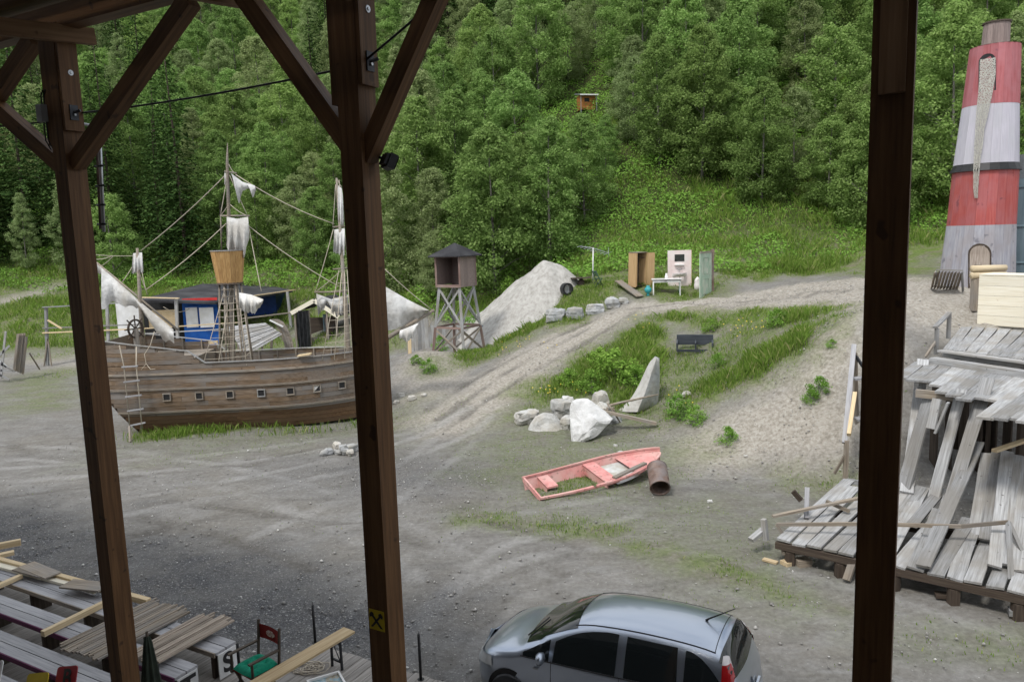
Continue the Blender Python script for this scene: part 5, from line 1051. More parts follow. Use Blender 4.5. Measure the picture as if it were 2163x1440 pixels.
# ================================================================== furniture on the plateau
def stone(name, px, py, Y, w, h, d, mat, label, seed, group=None, dz=0, sx=0, cat='stone', p=None, rz=0, pts=None):
    import bmesh
    bm = bmesh.new(); bmesh.ops.create_icosphere(bm, subdivisions=3, radius=1)
    for v in bm.verts:
        q = v.co.copy(); k = 1+.34*mnoise.noise(q*1.1+Vector((seed*7.1, 0, 0)))+.16*mnoise.noise(q*2.7+Vector((0, seed*3.3, 0)))+.05*mnoise.noise(q*7+Vector((seed, 0, 0)))
        # flatten towards facets
        c = Vector((round(q.x*1.3)/1.3, round(q.y*1.3)/1.3, round(q.z*1.3)/1.3)); q = q.lerp(c, .4)*k
        v.co = Vector((q.x*w/2, q.y*d/2, q.z*h/2+h*.38)) + Vector((sx*q.z*h*.2, 0, 0))
    me = bpy.data.meshes.new(name); bm.to_mesh(me); bm.free(); me.polygons.foreach_set('use_smooth', [name == 'white_sack']*len(me.polygons))
    if p is None: p = gp(px, py, Y) if Y else ground(px, py)
    o = O(name, me, mat, None, Matrix.Translation(p+UP*dz) @ Matrix.Rotation(rz, 4, 'Z')); return tag(o, label, cat, group)
gs = 'grey boulders edging the track'
for i, (x, y, w, h, lab) in enumerate(((1173, 676, 1.0, .75, 'grey boulder lowest of the row edging the track'), (1216, 672, .85, .7, 'second grey boulder up the row edging the track'), (1258, 662, .95, .62, 'third grey boulder up the row edging the track'), (1293, 649, .75, .62, 'fourth grey boulder up the row edging the track'), (1317, 641, .55, .42, 'smallest grey boulder at the top of the row'))): stone('boulder', x, y, None, w, h, w*.7, M_['stone_grey'], lab, 10+i, gs, -.05)
YP = 40
c = gp(1197, 612, 40); rg = E('concrete_pipe', 'short dark pipe ring lying on the bank below the sand heap', 'pipe', c)
Mr = Matrix.Translation(c+UP*.3) @ Matrix.Rotation(R(25), 4, 'Z') @ Matrix.Rotation(R(90), 4, 'X'); O('ring', MB().lathe([(.22, -.15), (.32, -.15), (.32, .15), (.22, .15), (.22, -.15)], 24).mesh('ring', False), M_['tarp'], rg, Mr); O('cover', MB().box((0, -.02, .02), (.26, .4, .04)).mesh('cover'), M_['stone_grey'], rg, Mr)
c = gp(1228, 606, 41); tb = E('plank_table', 'dark low plank table beside the antenna', 'table', c); M0 = Matrix.Translation(c)
for k in range(4): beam('plank', c+Vector((-.55, -.3+.2*k, .34)), c+Vector((.5, -.25+.2*k, .36)), .18, .04, M_['dark'], tb)
MB().lathe([(.05, .33), (.16, .2), (.2, .05), (.22, -.02)], 14, c=c).build('pedestal', M_['dark'], tb)
c = gp(1252, 596, 41.2); an = E('antenna', 'tall pole with bare television antenna on top', 'antenna', c); top = aty(1253, 524, 41.2)
tube('mast', [c, top], .035, M_['white'], an); b0, b1 = top+Vector((-.7, .1, .12)), top+Vector((.75, -.3, -.28)); tube('boom', [b0, top, b1], .018, M_['steel'], an)
for k in range(9):
    u = k/8; q = b0.lerp(b1, u); l = .28+.22*u; tube('element', [q+Vector((.55, .75, .12))*l, q-Vector((.55, .75, .12))*l], .014, M_['steel'], an, 5)
tube('reflector', [b1+Vector((.05, .2, .3)), b1+Vector((.02, -.1, -.2))], .012, M_['steel'], an); tube('dipole', [b0+Vector((.5, .25, .12)), b0+Vector((.45, -.3, .1))], .015, M_['steel'], an)
c = gp(1262, 606, 40.3); cg = E('metal_chair', 'dark green metal folding chair on the grassy plateau', 'chair', c); MCh = Matrix.Translation(c) @ Matrix.Rotation(R(115), 4, 'Z'); gm_ = surf('green_metal', [(.3, (.015, .05, .045)), (.7, (.03, .08, .07))], scale=8, rough=.5)
def c2(x, y, z): return MCh @ Vector((x, y, z))
for s in (-.2, .2):
    tube('back_leg', [c2(s, -.2, 0), c2(s, .2, .85)], .018, gm_, cg, 6); tube('front_leg', [c2(s, .25, 0), c2(s, -.18, .45)], .018, gm_, cg, 6)
for k in range(5): beam('seat_slat', c2(-.2, -.16+.08*k, .43), c2(.2, -.16+.08*k, .43), .06, .015, gm_, cg)
for k in range(3): beam('back_slat', c2(-.2, .1+.045*k, .6+.1*k), c2(.2, .1+.045*k, .6+.1*k), .06, .015, gm_, cg, up=(0, 1, 0))
# wardrobe
c = gp(1346, 606, 40); wd = E('wardrobe', 'open wooden wardrobe standing on the grassy plateau', 'wardrobe', c); Mw = Matrix.Translation(c) @ Matrix.Rotation(R(40), 4, 'Z') @ Matrix.Rotation(R(2), 4, 'X')
def wp(nm, cc, sz, m): return O(nm, MB().box(cc, sz).mesh(nm), m, wd, Mw)
M_['ward'] = wood('wardrobe_veneer', (.32, .2, .09), (.46, .31, .16), (.54, .38, .21), stretch=(11, 11, .5), rand=.06)
wp('side_panel', (-.4, 0, .88), (.03, .52, 1.76), M_['ward']); wp('side_panel', (.4, 0, .88), (.03, .52, 1.76), M_['ward']); wp('top_panel', (0, 0, 1.775), (.86, .56, .03), M_['greyb']); wp('back_panel', (0, .25, .88), (.77, .02, 1.74), M_['dark']); wp('bottom_panel', (0, 0, .06), (.77, .5, .03), M_['dark']); wp('shelf', (0, .05, 1.5), (.77, .38, .02), M_['dark'])
dr = O('door', MB().box((.21, 0, 0), (.42, .025, 1.7)).mesh('door'), M_['ward'], wd, Mw @ Matrix.Translation((.42, -.27, .9)) @ Matrix.Rotation(R(-28), 4, 'Z')); wp('door_post', (-.37, -.265, .9), (.06, .03, 1.7), M_['ward'])
q0, q1 = ground(1306, 604)+UP*.28, ground(1352, 630)+UP*.1; tag(beam('loose_board', q0, q1, .42, .05, M_['greyb']), 'broad grey board lying on the bank in front of the wardrobe', 'board')
# enamel table, wash-stand wall, vase, door
c = gp(1408, 637, 39); et = E('enamel_table', 'white enamel topped kitchen table with dark rim', 'table', c); Me = Matrix.Translation(c) @ Matrix.Rotation(R(-10), 4, 'Z')
def ep(nm, cc, sz, m, pa=None, tp=1): return O(nm, MB().box(cc, sz, None, tp).mesh(nm), m, pa or et, Me)
ep('table_top', (0, 0, .735), (1.5, .8, .03), M_['enamel']); ep('rim', (0, 0, .712), (1.52, .82, .02), M_['black']); ap_ = ep('apron', (0, -.34, .64), (1.36, .03, .13), M_['white']); ep('drawer', (-.05, -.357, .64), (.5, .02, .1), M_['white'], ap_); ep('handle', (-.05, -.37, .64), (.12, .02, .02), M_['black'], ap_)
ep('apron', (0, .34, .64), (1.36, .03, .13), M_['white']); ep('apron', (.66, 0, .64), (.03, .64, .13), M_['white']); ep('apron', (-.66, 0, .64), (.03, .64, .13), M_['white'])
for sx in (-1, 1):
    for sy in (-1, 1): ep('leg', (sx*.66, sy*.33, .3), (.06, .06, .84), M_['white'] if sx < 0 or sy < 0 else M_['teal'])
pj = Me @ Vector((.0, .12, .75)); tag(MB().lathe([(.0, 0), (.07, 0), (.085, .1), (.05, .2), (.06, .26), (.0, .26)], 14, c=pj).build('jug', M_['enamel'], smooth=True), 'small white jug standing on the enamel table', 'jug')
c = gp(1435, 616, 40.2); wa = E('washbasin_wall', 'pale pink wall panel with washbasin, shelf and mirror', 'washstand', c); Mq = Matrix.Translation(c) @ Matrix.Rotation(R(-4), 4, 'Z')
def qp(nm, cc, sz, m, pa=None): return O(nm, MB().box(cc, sz).mesh(nm), m, pa or wa, Mq)
qp('wall_panel', (0, 0, .93), (1.2, .1, 1.86), M_['pinkpaint']); qp('side_edge', (.615, .01, .93), (.03, .12, 1.86), M_['new']); qp('mirror', (0, -.06, 1.47), (.5, .02, .36), surf('mirror_glass', [(.3, (.02, .025, .025)), (.62, (.06, .065, .06)), (.68, (.5, .5, .48))], scale=3, rough=.15, bump=0)); qp('shelf', (-.02, -.11, 1.12), (.48, .16, .05), M_['enamel'])
O('soap_dish', MB().tube([(-.12, -.1, .9), (-.05, -.16, .86), (.06, -.16, .86), (.12, -.1, .9)], .02, 6).mesh('soap_dish'), M_['steel'], wa, Mq)
bs = [[(x*(.38-.0*z), -.06-(.36*(1-(abs(x))**2.2))*k, .5+z) for x in [i/8-1 for i in range(17)]] for z, k in ((.2, 1), (.17, 1.02), (.08, .8), (0, .35))]
bsn = O('basin', MB().grid(bs).grid([[(p[0]*.9, -.06+(p[1]+.06)*.85, p[2]) for p in bs[0]], [(p[0]*.6, -.06+(p[1]+.06)*.5, .58) for p in bs[0]]]).mesh('basin', True), M_['porcelain'], wa, Mq)
O('tap', MB().tube([(0, -.06, .78), (0, -.16, .8), (0, -.18, .76)], .015, 6).mesh('tap'), M_['steel'], bsn, Mq); O('drain_pipe', MB().tube([(0, -.16, .5), (0, -.16, .3), (0, -.05, .28)], .025, 6).mesh('drain_pipe'), M_['steel'], wa, Mq)
for x in (-.5, .5): beam('prop', Mq @ Vector((x, .05, 1.4)), Mq @ Vector((x, .9, 0)), .06, .06, M_['greyb'], wa)
c = gp(1369, 634, 38.6); tag(MB().lathe([(.0, 0), (.1, 0), (.05, .06), (.06, .12), (.17, .22), (.19, .34), (.12, .42), (.08, .46), (.1, .52), (0, .52)], 16, c=c).build('vase', M_['teal'], smooth=True), 'teal glazed vase standing beside the enamel table', 'vase')
a = aty(1479, 632, 38); b_ = aty(1503, 617, 39.1); dd = E('green_door', 'worn pale green door standing upright by the track', 'door', a); h1 = 2.25; d_ = (Vector((b_.x, b_.y, 0))-Vector((a.x, a.y, 0)))
az = min(a.z, b_.z); P0 = Vector((a.x, a.y, az))
nn = Vector((-d_.y, d_.x, 0)).normalized()
lf = MB().add([P0, P0+d_, P0+d_+UP*h1, P0+UP*h1]+[p+nn*.05 for p in (P0, P0+d_, P0+d_+UP*h1, P0+UP*h1)], [(0, 1, 2, 3), (7, 6, 5, 4), (0, 4, 5, 1), (1, 5, 6, 2), (2, 6, 7, 3), (3, 7, 4, 0)]).build('leaf', M_['green_door'], dd)
for u, z, w, h in ((.5, 1.62, .6, .8), (.5, .6, .6, .75)):
    q = P0+d_*u+UP*z-nn*.012
    for s in (-1, 1): beam('moulding', q+d_.normalized()*s*w/2-UP*h/2, q+d_.normalized()*s*w/2+UP*h/2, .03, .03, M_['green_door'], lf, up=nn); beam('moulding', q+UP*s*h/2-d_.normalized()*w/2, q+UP*s*h/2+d_.normalized()*w/2, .03, .03, M_['green_door'], lf, up=nn)
beam('frame_post', P0+d_*1.06+UP*-.1, P0+d_*1.06+UP*(h1+.18), .14, .12, M_['rust'], dd, up=(0, 1, 0)); beam('frame_head', P0+UP*(h1+.05), P0+d_*1.08+UP*(h1+.05), .08, .08, M_['greyb'], dd)
tag(stone('white_sack', 1473, 612, 39.6, .3, .75, .3, M_['porcelain'], 'white rounded ceramic bowl half hidden behind the green door', 44, None, 0, 0, 'bowl'), None)

# ================================================================== lighthouse
lx, ly, lz = 18.58, 30.6, 4.2; lh = E('lighthouse', 'red and white striped wooden stage lighthouse with black band', 'lighthouse', (lx, ly, lz))
M_['lred'] = surf('lighthouse_red', [(.25, (.3, .055, .05)), (.5, (.37, .08, .072)), (.75, (.43, .13, .115))], scale=2.4, stretch=(7, 7, .35), rough=.75, bump=.15, rand=.13, large=((.36, .13, .14), 1.2, .6), spots=((.16, .05, .06), 2.4, .66, .65))
M_['lred2'] = surf('lighthouse_faded_red', [(.25, (.27, .075, .08)), (.5, (.36, .11, .12)), (.75, (.43, .16, .17))], scale=2.4, stretch=(7, 7, .35), rough=.75, bump=.15, rand=.1, large=((.4, .17, .19), 1.2, .6), spots=((.2, .06, .09), 2.4, .68, .6))
M_['lwhite'] = surf('lighthouse_lilac_white', [(.25, (.4, .385, .44)), (.5, (.46, .445, .5)), (.75, (.52, .505, .555))], scale=2.4, stretch=(7, 7, .35), rough=.75, bump=.15, rand=.06, large=((.42, .42, .45), 1.2, .5))
M_['lgrey'] = surf('lighthouse_grey', [(.25, (.22, .22, .26)), (.5, (.33, .33, .37)), (.75, (.42, .42, .45))], scale=2.4, stretch=(7, 7, .35), rough=.75, bump=.2, rand=.1, large=((.3, .27, .27), 1.2, .6), spots=((.13, .13, .16), 2.4, .66, .65))
def lcen(z): return Vector((lx+.03*(z-lz), ly, 0))
def ltube(nm, z0, r0, z1, r1, m, n=22, th=.05):
    sec = E(nm, None, None); WM[sec.name] = Matrix.Translation((lx, ly, z0)); sec.parent = lh; sec.matrix_local = WM[lh.name].inverted() @ WM[sec.name]
    for k in range(n):
        a0, a1 = 2*math.pi*(k+.006)/n, 2*math.pi*(k+.994)/n; P = []; off = random.uniform(-.003, .003)
        for z, r_ in ((z0, r0), (z1, r1)):
            for a in (a0, a1):
                for t in (0, th): c = lcen(z); P.append((c.x+(r_+off-t)*math.cos(a), c.y+(r_+off-t)*math.sin(a), z))
        MB().add(P, [(0, 2, 6, 4), (1, 5, 7, 3), (0, 4, 5, 1), (2, 3, 7, 6), (4, 6, 7, 5), (0, 1, 3, 2)]).build('board', m, sec)
    return sec
ltube('base_section', 3.9, 1.36, 6.72, 1.19, M_['lgrey']); ltube('red_section', 6.72, 1.19, 8.8, 1.13, M_['lred']); ltube('black_band', 8.78, 1.23, 9.06, 1.11, M_['black'], 22, .2); ltube('white_section', 9.06, 1.11, 11.25, .96, M_['lwhite']); ltube('upper_red_section', 11.25, .965, 13.45, .85, M_['lred2'])
cl_ = lcen(13.45); ltube('lantern_cap', 13.4, .48, 14.3, .45, M_['plum'], 16); MB().lathe([(.86, 0), (.45, .02)], 24, c=(cl_.x, cl_.y, 13.45)).build('gallery_floor', M_['plum'], lh); MB().lathe([(.49, 0), (.49, .06), (0, .07)], 20, c=(cl_.x+.02, cl_.y, 14.3)).build('cap_lid', M_['dark'], lh)
def lsurf(px, z, off=.02):
    """point on the lighthouse skin in the photograph's column px at height z"""
    r_ = np.interp(z, [3.9, 6.72, 8.8, 9.06, 11.25, 13.45], [1.36, 1.19, 1.13, 1.11, .96, .85])+off; c = lcen(z); best = None
    for i in range(181):
        a = math.pi+math.pi*i/180; p = (c.x+r_*math.cos(a), c.y+r_*math.sin(a), z); q = proj(p)
        if best is None or abs(q[0]-px) < best[0]: best = (abs(q[0]-px), p, a)
    return Vector(best[1])
def arch(nm, x0, x1, zb, zt, m, off, par=lh, thick=.05, n=10):
    zs = zt-(lsurf(x1, zb)-lsurf(x0, zb)).length/2; P = []
    xm, hw = (x0+x1)/2, (x1-x0)/2
    pts = [(x0, zb), (x0, zs)]+[(xm-hw*math.cos(math.pi*i/n), zs+(zt-zs)*math.sin(math.pi*i/n)) for i in range(1, n)]+[(x1, zs), (x1, zb)]
    A_ = [lsurf(x, z, off) for x, z in pts]; B_ = [lsurf(x, z, off-thick) for x, z in pts]; k = len(A_)
    return MB().add(A_+B_, [tuple(range(k)), tuple(range(2*k-1, k-1, -1))]+[(i, k+i, k+(i+1) % k, (i+1) % k) for i in range(k)]).build(nm, m, par)
wz = 12.95; wf = arch('window', 2067, 2104, 11.72, 13.1, M_['ink'], .02)
db = gz(18.6, 29); df = arch('door_frame', 2045, 2094, 4.0, 6.03, M_['dark'], .015); dr_ = arch('door', 2049, 2090, 4.0, 5.95, surf('door_wood', [(.3, (.2, .16, .13)), (.5, (.31, .26, .22)), (.7, (.4, .35, .31))], scale=2.6, stretch=(11, 11, .5), bump=.3), .05)
hp = lsurf(2058, 5.2, .1); tube('latch', [hp, hp+Vector((.25, -.05, 0))], .02, M_['black'], df)
def net():
    L = [(12.9, 2070, 2103), (12.3, 2069, 2103), (11.7, 2066, 2098), (11.0, 2062, 2090), (10.3, 2060, 2080), (9.7, 2058, 2076), (9.3, 2057, 2072), (8.6, 2056, 2069), (8.1, 2056, 2067), (7.75, 2059, 2066)]
    P = [[lsurf(a+(b-a)*i/10, z, .09+.05*math.sin(i*1.6+j)) for i in range(11)] for j, (z, a, b) in enumerate(L)]
    m, n, l = new_mat('lace_net'); b = n['Principled BSDF']; b.inputs['Base Color'].default_value = (.45, .44, .4, 1); b.inputs['Roughness'].default_value = .95
    tc = N(n, 'ShaderNodeTexCoord'); vo = N(n, 'ShaderNodeTexVoronoi', Scale=16); vo.feature = 'DISTANCE_TO_EDGE'; l.new(tc.outputs['Object'], vo.inputs['Vector']); rp = ramp(n, [(.1, (1, 1, 1)), (.2, (.35, .35, .35))]); l.new(vo.outputs['Distance'], rp.inputs[0]); l.new(rp.outputs[0], b.inputs['Alpha'])
    return tag(MB().grid(P).build('lace_curtain', m, smooth=True), 'white lace netting hanging from the lighthouse window', 'netting')
net()
# rack, logs, tank and container beside it
rk = E('wooden_rack', 'grey slatted wooden rack leaning against the lighthouse', 'rack', ground(1998, 612)); A0, A1 = ground(1968, 611)+UP*.05, ground(2020, 614)+UP*.05; B0, B1 = aty(1976, 574, 28.6), aty(2032, 576, 28.4)
for k in range(9): u = k/8; beam('slat', A0.lerp(A1, u), B0.lerp(B1, u), .11, .03, M_['greyb'], rk, up=(0, 1, 0))
for p, q in ((A0, A1), (B0, B1)): beam('rail', p+Vector((0, -.05, .08)), q+Vector((0, -.05, .08)), .08, .05, M_['grey'], rk)
beam('leg', B1, ground(2034, 615), .07, .05, M_['grey'], rk, up=(0, 1, 0)); beam('leg', B0, ground(1984, 606), .07, .05, M_['grey'], rk, up=(0, 1, 0))
for k, (y, z, lab) in enumerate(((26.6, 0, 'lower pale log stacked behind the plank box'), (26.65, .23, 'upper pale log stacked behind the plank box'))):
    a = aty(2052, 578, 26.6); a.z = aty(2052, 582, 26.6).z+z; b_ = aty(2124, 580, 26.6); b_.z = a.z; tag(tube('log', [a, a.lerp(b_, .5)+Vector((0, .02, 0)), b_], [.12, .115, .11], M_['honeylog'] if 'honeylog' in M_ else M_.setdefault('honeylog', wood('peeled_log', (.42, .33, .2), (.55, .45, .3), (.62, .52, .37), rand=.08)), None, 10), lab, 'log', 'pale logs')
    for x in (2060, 2116):
        if k == 0: e0 = aty(x, 590, 26.6); tag(beam('log_support', (e0.x, e0.y, a.z-.13), (e0.x, e0.y, gz(e0.x, e0.y)-.05), .2, .2, M_['greyb'], None, up=(0, 1, 0)), 'grey block under the %s end of the logs' % ('lighthouse' if x < 2100 else 'tank'), 'block', 'log supports')
tk = E('steel_tank', 'blue-grey upright tank at the right frame edge', 'tank', G(22.4, 33)); tm_ = surf('tank_paint', [(.3, (.13, .19, .23)), (.6, (.2, .27, .31)), (.8, (.28, .33, .35))], scale=1.5, stretch=(3, 3, .4), rough=.5, bump=.05)
MB().lathe([(0, -.2), (1.35, -.2), (1.35, 3.9), (0, 3.9)], 32, c=G(22.3, 32.6)).build('shell', tm_, tk, smooth=False)
for z in (.5, 2, 3.6): MB().lathe([(1.37, z-.04), (1.4, z-.04), (1.4, z+.04), (1.37, z+.04)], 32, c=G(22.3, 32.6)).build('hoop', tm_, tk)
MB().lathe([(1.55, 3.9), (1.55, 4.9), (0, 4.95)], 4, a0=.8, a1=.8+2*math.pi, c=G(22.35, 32.6)).build('hood', surf('hood_grey', [(.3, (.12, .13, .14)), (.7, (.18, .19, .2))], scale=3), tk)
# ================================================================== hut on the slope
hb = hut_p; hu = E('hillside_hut', 'small orange timber hut with grey roof high among the trees', 'hut', hb); Mh = Matrix.Translation(hb) @ Matrix.Diagonal((.48, .48, .5, 1))  @ Matrix.Rotation(R(12), 4, 'Z'); M_['orange'] = wood('orange_boards', (.3, .11, .03), (.42, .17, .05), (.5, .22, .08))
for k in range(12): O('wall_board', MB().box((0, -1.1, .11+.2*k), (2.6, .06, .195)).mesh('wall_board'), M_['orange'], hu, Mh)
for x in (-1.3, 1.3): O('wall', MB().box((x, 0, 1.2), (.08, 2.2, 2.4)).mesh('wall'), M_['orange'], hu, Mh); O('post', MB().box((x*1.1, -1.6, .9), (.12, .12, 3.0)).mesh('post'), M_['grey'], hu, Mh)
O('roof', MB().box((0, -.3, 2.62), (3.3, 3.4, .1), Matrix.Rotation(R(10), 3, 'X')).mesh('roof'), surf('metal_roof', [(.3, (.2, .22, .25)), (.7, (.32, .34, .37))], scale=4, rough=.4, bump=.05), hu, Mh); O('window', MB().box((-.2, -1.14, 1.6), (.9, .05, .6)).mesh('window'), M_['ink'], hu, Mh); O('fascia', MB().box((0, -1.98, 2.32), (3.35, .05, .2)).mesh('fascia'), M_['white'], hu, Mh)
# ================================================================== rocks, fin, sticks
wr = 'white boulders in the yard'
for i, (x, y, w, h, d, m, lab, rz) in enumerate(((1112, 893, .95, .62, .7, 'stone', 'leftmost white boulder of the heap by the bank', .3), (1187, 880, .85, .85, .7, 'stone', 'upright boulder between the white boulders', .2), (1200, 868, .55, .75, .5, 'stone', 'rounded tan boulder at the back of the heap', 0), (1268, 868, .7, .95, .6, 'stone', 'small pale boulder under the crossed sticks', .5), (1200, 905, .55, .6, .5, 'stone', 'brownish wedge rock between the two largest boulders', .9), (1298, 893, .6, .35, .4, 'stone_grey', 'low grey rock under the plank', .2), (1260, 893, .5, .5, .4, 'stone_grey', 'dark grey rock beneath the sticks', 1))):
    stone('boulder', x, y, None, w, h, d, M_[m], lab, 30+i, wr, -.04, 0, 'boulder', None, rz)
def slab(name, outline, Y0, thick, mat, label, cat, tilt=0, seed=0):
    """weathered stone grown from an outline standing at distance Y0, rounded front and back"""
    n = 26; Q = []; m = len(outline)
    for k in range(n):
        u = k/n*m; i = int(u); f = u-i; a, b_ = outline[i], outline[(i+1) % m]; Q.append((a[0]+(b_[0]-a[0])*f, a[1]+(b_[1]-a[1])*f))
    P = [aty(x, y, Y0) for x, y in Q]; c = sum(P, Vector())/n; zb = min(p.z for p in P); V = []; F = []
    rings = [(1, 0, -1), (.93, .42, -1), (.72, .68, -1), (.4, .9, -1)]
    def pt(p, r_, h, sg):
        q = c.lerp(p, r_); w = mnoise.noise(q*2.2+Vector((seed, 0, 0)))*.3+mnoise.noise(q*6+Vector((0, seed, 0)))*.05
        y = tilt*(q.z-zb); return q+Vector((0, sg*thick*h*(.8+w*2)+y, w*.25*(1-r_*.5)))
    for sg in (-1, 1):
        b0 = len(V)
        for r_, h, _ in rings: V += [pt(p, r_, h, sg) for p in P]
        for k in range(len(rings)-1):
            for i in range(n):
                q = (b0+k*n+i, b0+k*n+(i+1) % n, b0+(k+1)*n+(i+1) % n, b0+(k+1)*n+i); F.append(q if sg > 0 else q[::-1])
        e = b0+(len(rings)-1)*n; F.append(tuple(e+i for i in range(n)) if sg > 0 else tuple(e+i for i in range(n-1, -1, -1)))
    o = MB().add(V, F).build(name, mat); return tag(o, label, cat)
yb = ground(1240, 940).y
slab('boulder', [(1208, 945), (1206, 900), (1207, 868), (1215, 855), (1245, 851), (1262, 862), (1285, 878), (1300, 893), (1280, 908), (1262, 925), (1236, 934), (1222, 940)], yb+.4, .42, M_['plaster'], 'largest pale boulder with a jagged torn edge', 'boulder', .6, 3)
slab('boulder', [(1113, 918), (1118, 900), (1132, 884), (1150, 876), (1172, 880), (1185, 892), (1196, 908), (1200, 918), (1170, 925), (1140, 922)], ground(1160, 915).y+.3, .4, M_['stone'], 'broad white boulder in front of the heap', 'boulder', .5, 7)
slab('boulder', [(1255, 858), (1268, 850), (1290, 856), (1295, 875), (1270, 878)], yb+1.6, .5, M_['stone'], 'pale boulder at the back right of the heap', 'boulder', .1)
yf = ground(1345, 868).y
fin = E('stone_fin', 'tall curved stone shaped like a shark fin on the bank', 'sculpture', aty(1345, 868, yf))
L_ = [(1304, 868), (1322, 852), (1335, 838), (1350, 812), (1362, 785), (1372, 765), (1384, 752)]; Rr = [(1393, 756), (1394, 790), (1393, 825), (1388, 858), (1372, 868), (1350, 872)]; mid_ = [(1346, 870), (1354, 850), (1362, 832), (1370, 808), (1378, 782), (1386, 760)]
Lw = [aty(x, y, yf+.3) for x, y in L_]; Mw_ = [aty(x, y, yf-.25) for x, y in mid_]; Rw = [aty(x, y, yf+.15) for x, y in Rr]
bk = [aty(x, y, yf+.55) for x, y in ((1320, 866), (1350, 835), (1370, 790), (1386, 754))]
b = MB(); A_ = Lw; B_ = [Mw_[0]]+Mw_
def bridge(b, a, c):
    n = 14; s = lambda L, u: L[min(int(u*(len(L)-1)), len(L)-2)].lerp(L[min(int(u*(len(L)-1)), len(L)-2)+1], u*(len(L)-1)-min(int(u*(len(L)-1)), len(L)-2))
    b.grid([[s(a, i/n).lerp(s(c, i/n), j/5)+Vector((0, -.05*math.sin(math.pi*j/5), 0)) for i in range(n+1)] for j in range(6)])
bf = MB(); bridge(bf, Lw, Mw_+[Lw[-1]]); bf.build('lit_edge', M_['fin_lit_stone'] if 'fin_lit_stone' in M_ else M_.setdefault('fin_lit_stone', surf('fin_edge_lit', [(.3, (.44, .42, .38)), (.6, (.62, .61, .58))], scale=4, bump=.6, dist=.04, rough=.9)), fin, smooth=True)  # left edge coloured paler to stand for the light falling on it
bf = MB(); bridge(bf, Mw_+[Lw[-1]], Rw[::-1]); bf.build('grey_face', M_['stone_grey'], fin, smooth=True); bf = MB(); bridge(bf, Rw[::-1], bk); bridge(bf, bk, Lw); bf.build('back_face', M_['stone_grey'], fin, smooth=True)
st = E('crossed_sticks', 'bundle of weathered sticks lashed over the boulders', 'sticks', ground(1285, 880))
def stick(a, b_, ya, yb_, r=.035, m='greyb', nm='stick'): p, q = aty(*a, ya), aty(*b_, yb_); tube(nm, [p, p.lerp(q, .5)+Vector((0, 0, .03)), q], [r, r*1.1, r*.7], M_[m], st, 6)
y0 = ground(1285, 880).y-1.25
stick((1222, 873), (1390, 833), y0, yf-.5, .045); stick((1283, 852), (1310, 892), y0, y0, .035); stick((1262, 868), (1298, 860), y0, y0+.2); stick((1283, 860), (1284, 890), y0-.1, y0); stick((1300, 872), (1284, 856), y0, y0); stick((1250, 858), (1275, 870), y0, y0)
beam('plank', aty(1258, 865, y0-.1), aty(1386, 894, y0-.3), .16, .1, M_['greyb'], st); beam('plank', aty(1250, 858, y0), aty(1330, 884, y0-.1), .07, .07, M_['greyb'], st)
rb = ground(722, 956); rr = random.Random(6)
for i in range(9): a = rr.uniform(-1, 1); tag(stone('rubble_stone', 0, 0, None, rr.uniform(.3, .5), rr.uniform(.16, .26), rr.uniform(.22, .35), M_['stone_grey' if i % 3 else 'stone'], 'flat stone in the small heap beside the middle post', 60+i, 'small flat stones heaped in the yard', 0, 0, 'stone', G(rb.x+a*.55, rb.y+rr.uniform(-.25, .25), .0 if i < 6 else .13), rr.uniform(0, 3)), None)
for i, (x, y, s) in enumerate(((1310, 958, .14), (1500, 1062, .12), (1300, 943, .12), (870, 845, .3), (848, 838, .25), (895, 838, .2), (1450, 838, .3), (680, 895, .12), (1575, 965, .1), (1230, 870, .3), (838, 852, .2))): stone('rubble_stone', x, y, None, s*1.3, s*.8, s, M_['stone'], ('pale stone lying below the largest boulder', 'pale stone lying on bare ground to the right of the drum', 'small pale stone between boulders and rowing boat', 'largest pale stone at the foot of the grey mound', 'pale stone nearest the middle post at the grey mound', 'small pale stone right of the others at the grey mound', 'flat pale stone in the grass beside the stone fin', 'small pale stone near the ship bow', 'tiny stone at the foot of the sand slope', 'small pale stone tucked behind the largest boulder', 'pale stone low beside the middle post')[i], 80+i, None, 0)
# dark trough on the bank
c = ground(1465, 742); tr = E('dark_trough', 'low dark trough bench without seat on the bank', 'trough', c); Mt = Matrix.Translation(c+UP*.05) @ Matrix.Rotation(R(-14), 4, 'Z') @ Matrix.Rotation(R(8), 4, 'X'); tmx = surf('slate_board', [(.3, (.035, .04, .05)), (.7, (.075, .085, .1))], scale=3, stretch=(.5, 6, 6), rough=.6)
for nm, cc, sz in (('back_board', (.05, .3, .36), (1.45, .05, .42)), ('end_board', (-.65, .02, .2), (.06, .55, .34)), ('end_board', (.74, .02, .2), (.06, .55, .34)), ('divider', (.08, .02, .2), (.06, .55, .34)), ('front_rail', (.05, -.27, .06), (1.4, .04, .1))): O(nm, MB().box(cc, sz).mesh(nm), tmx, tr, Mt)
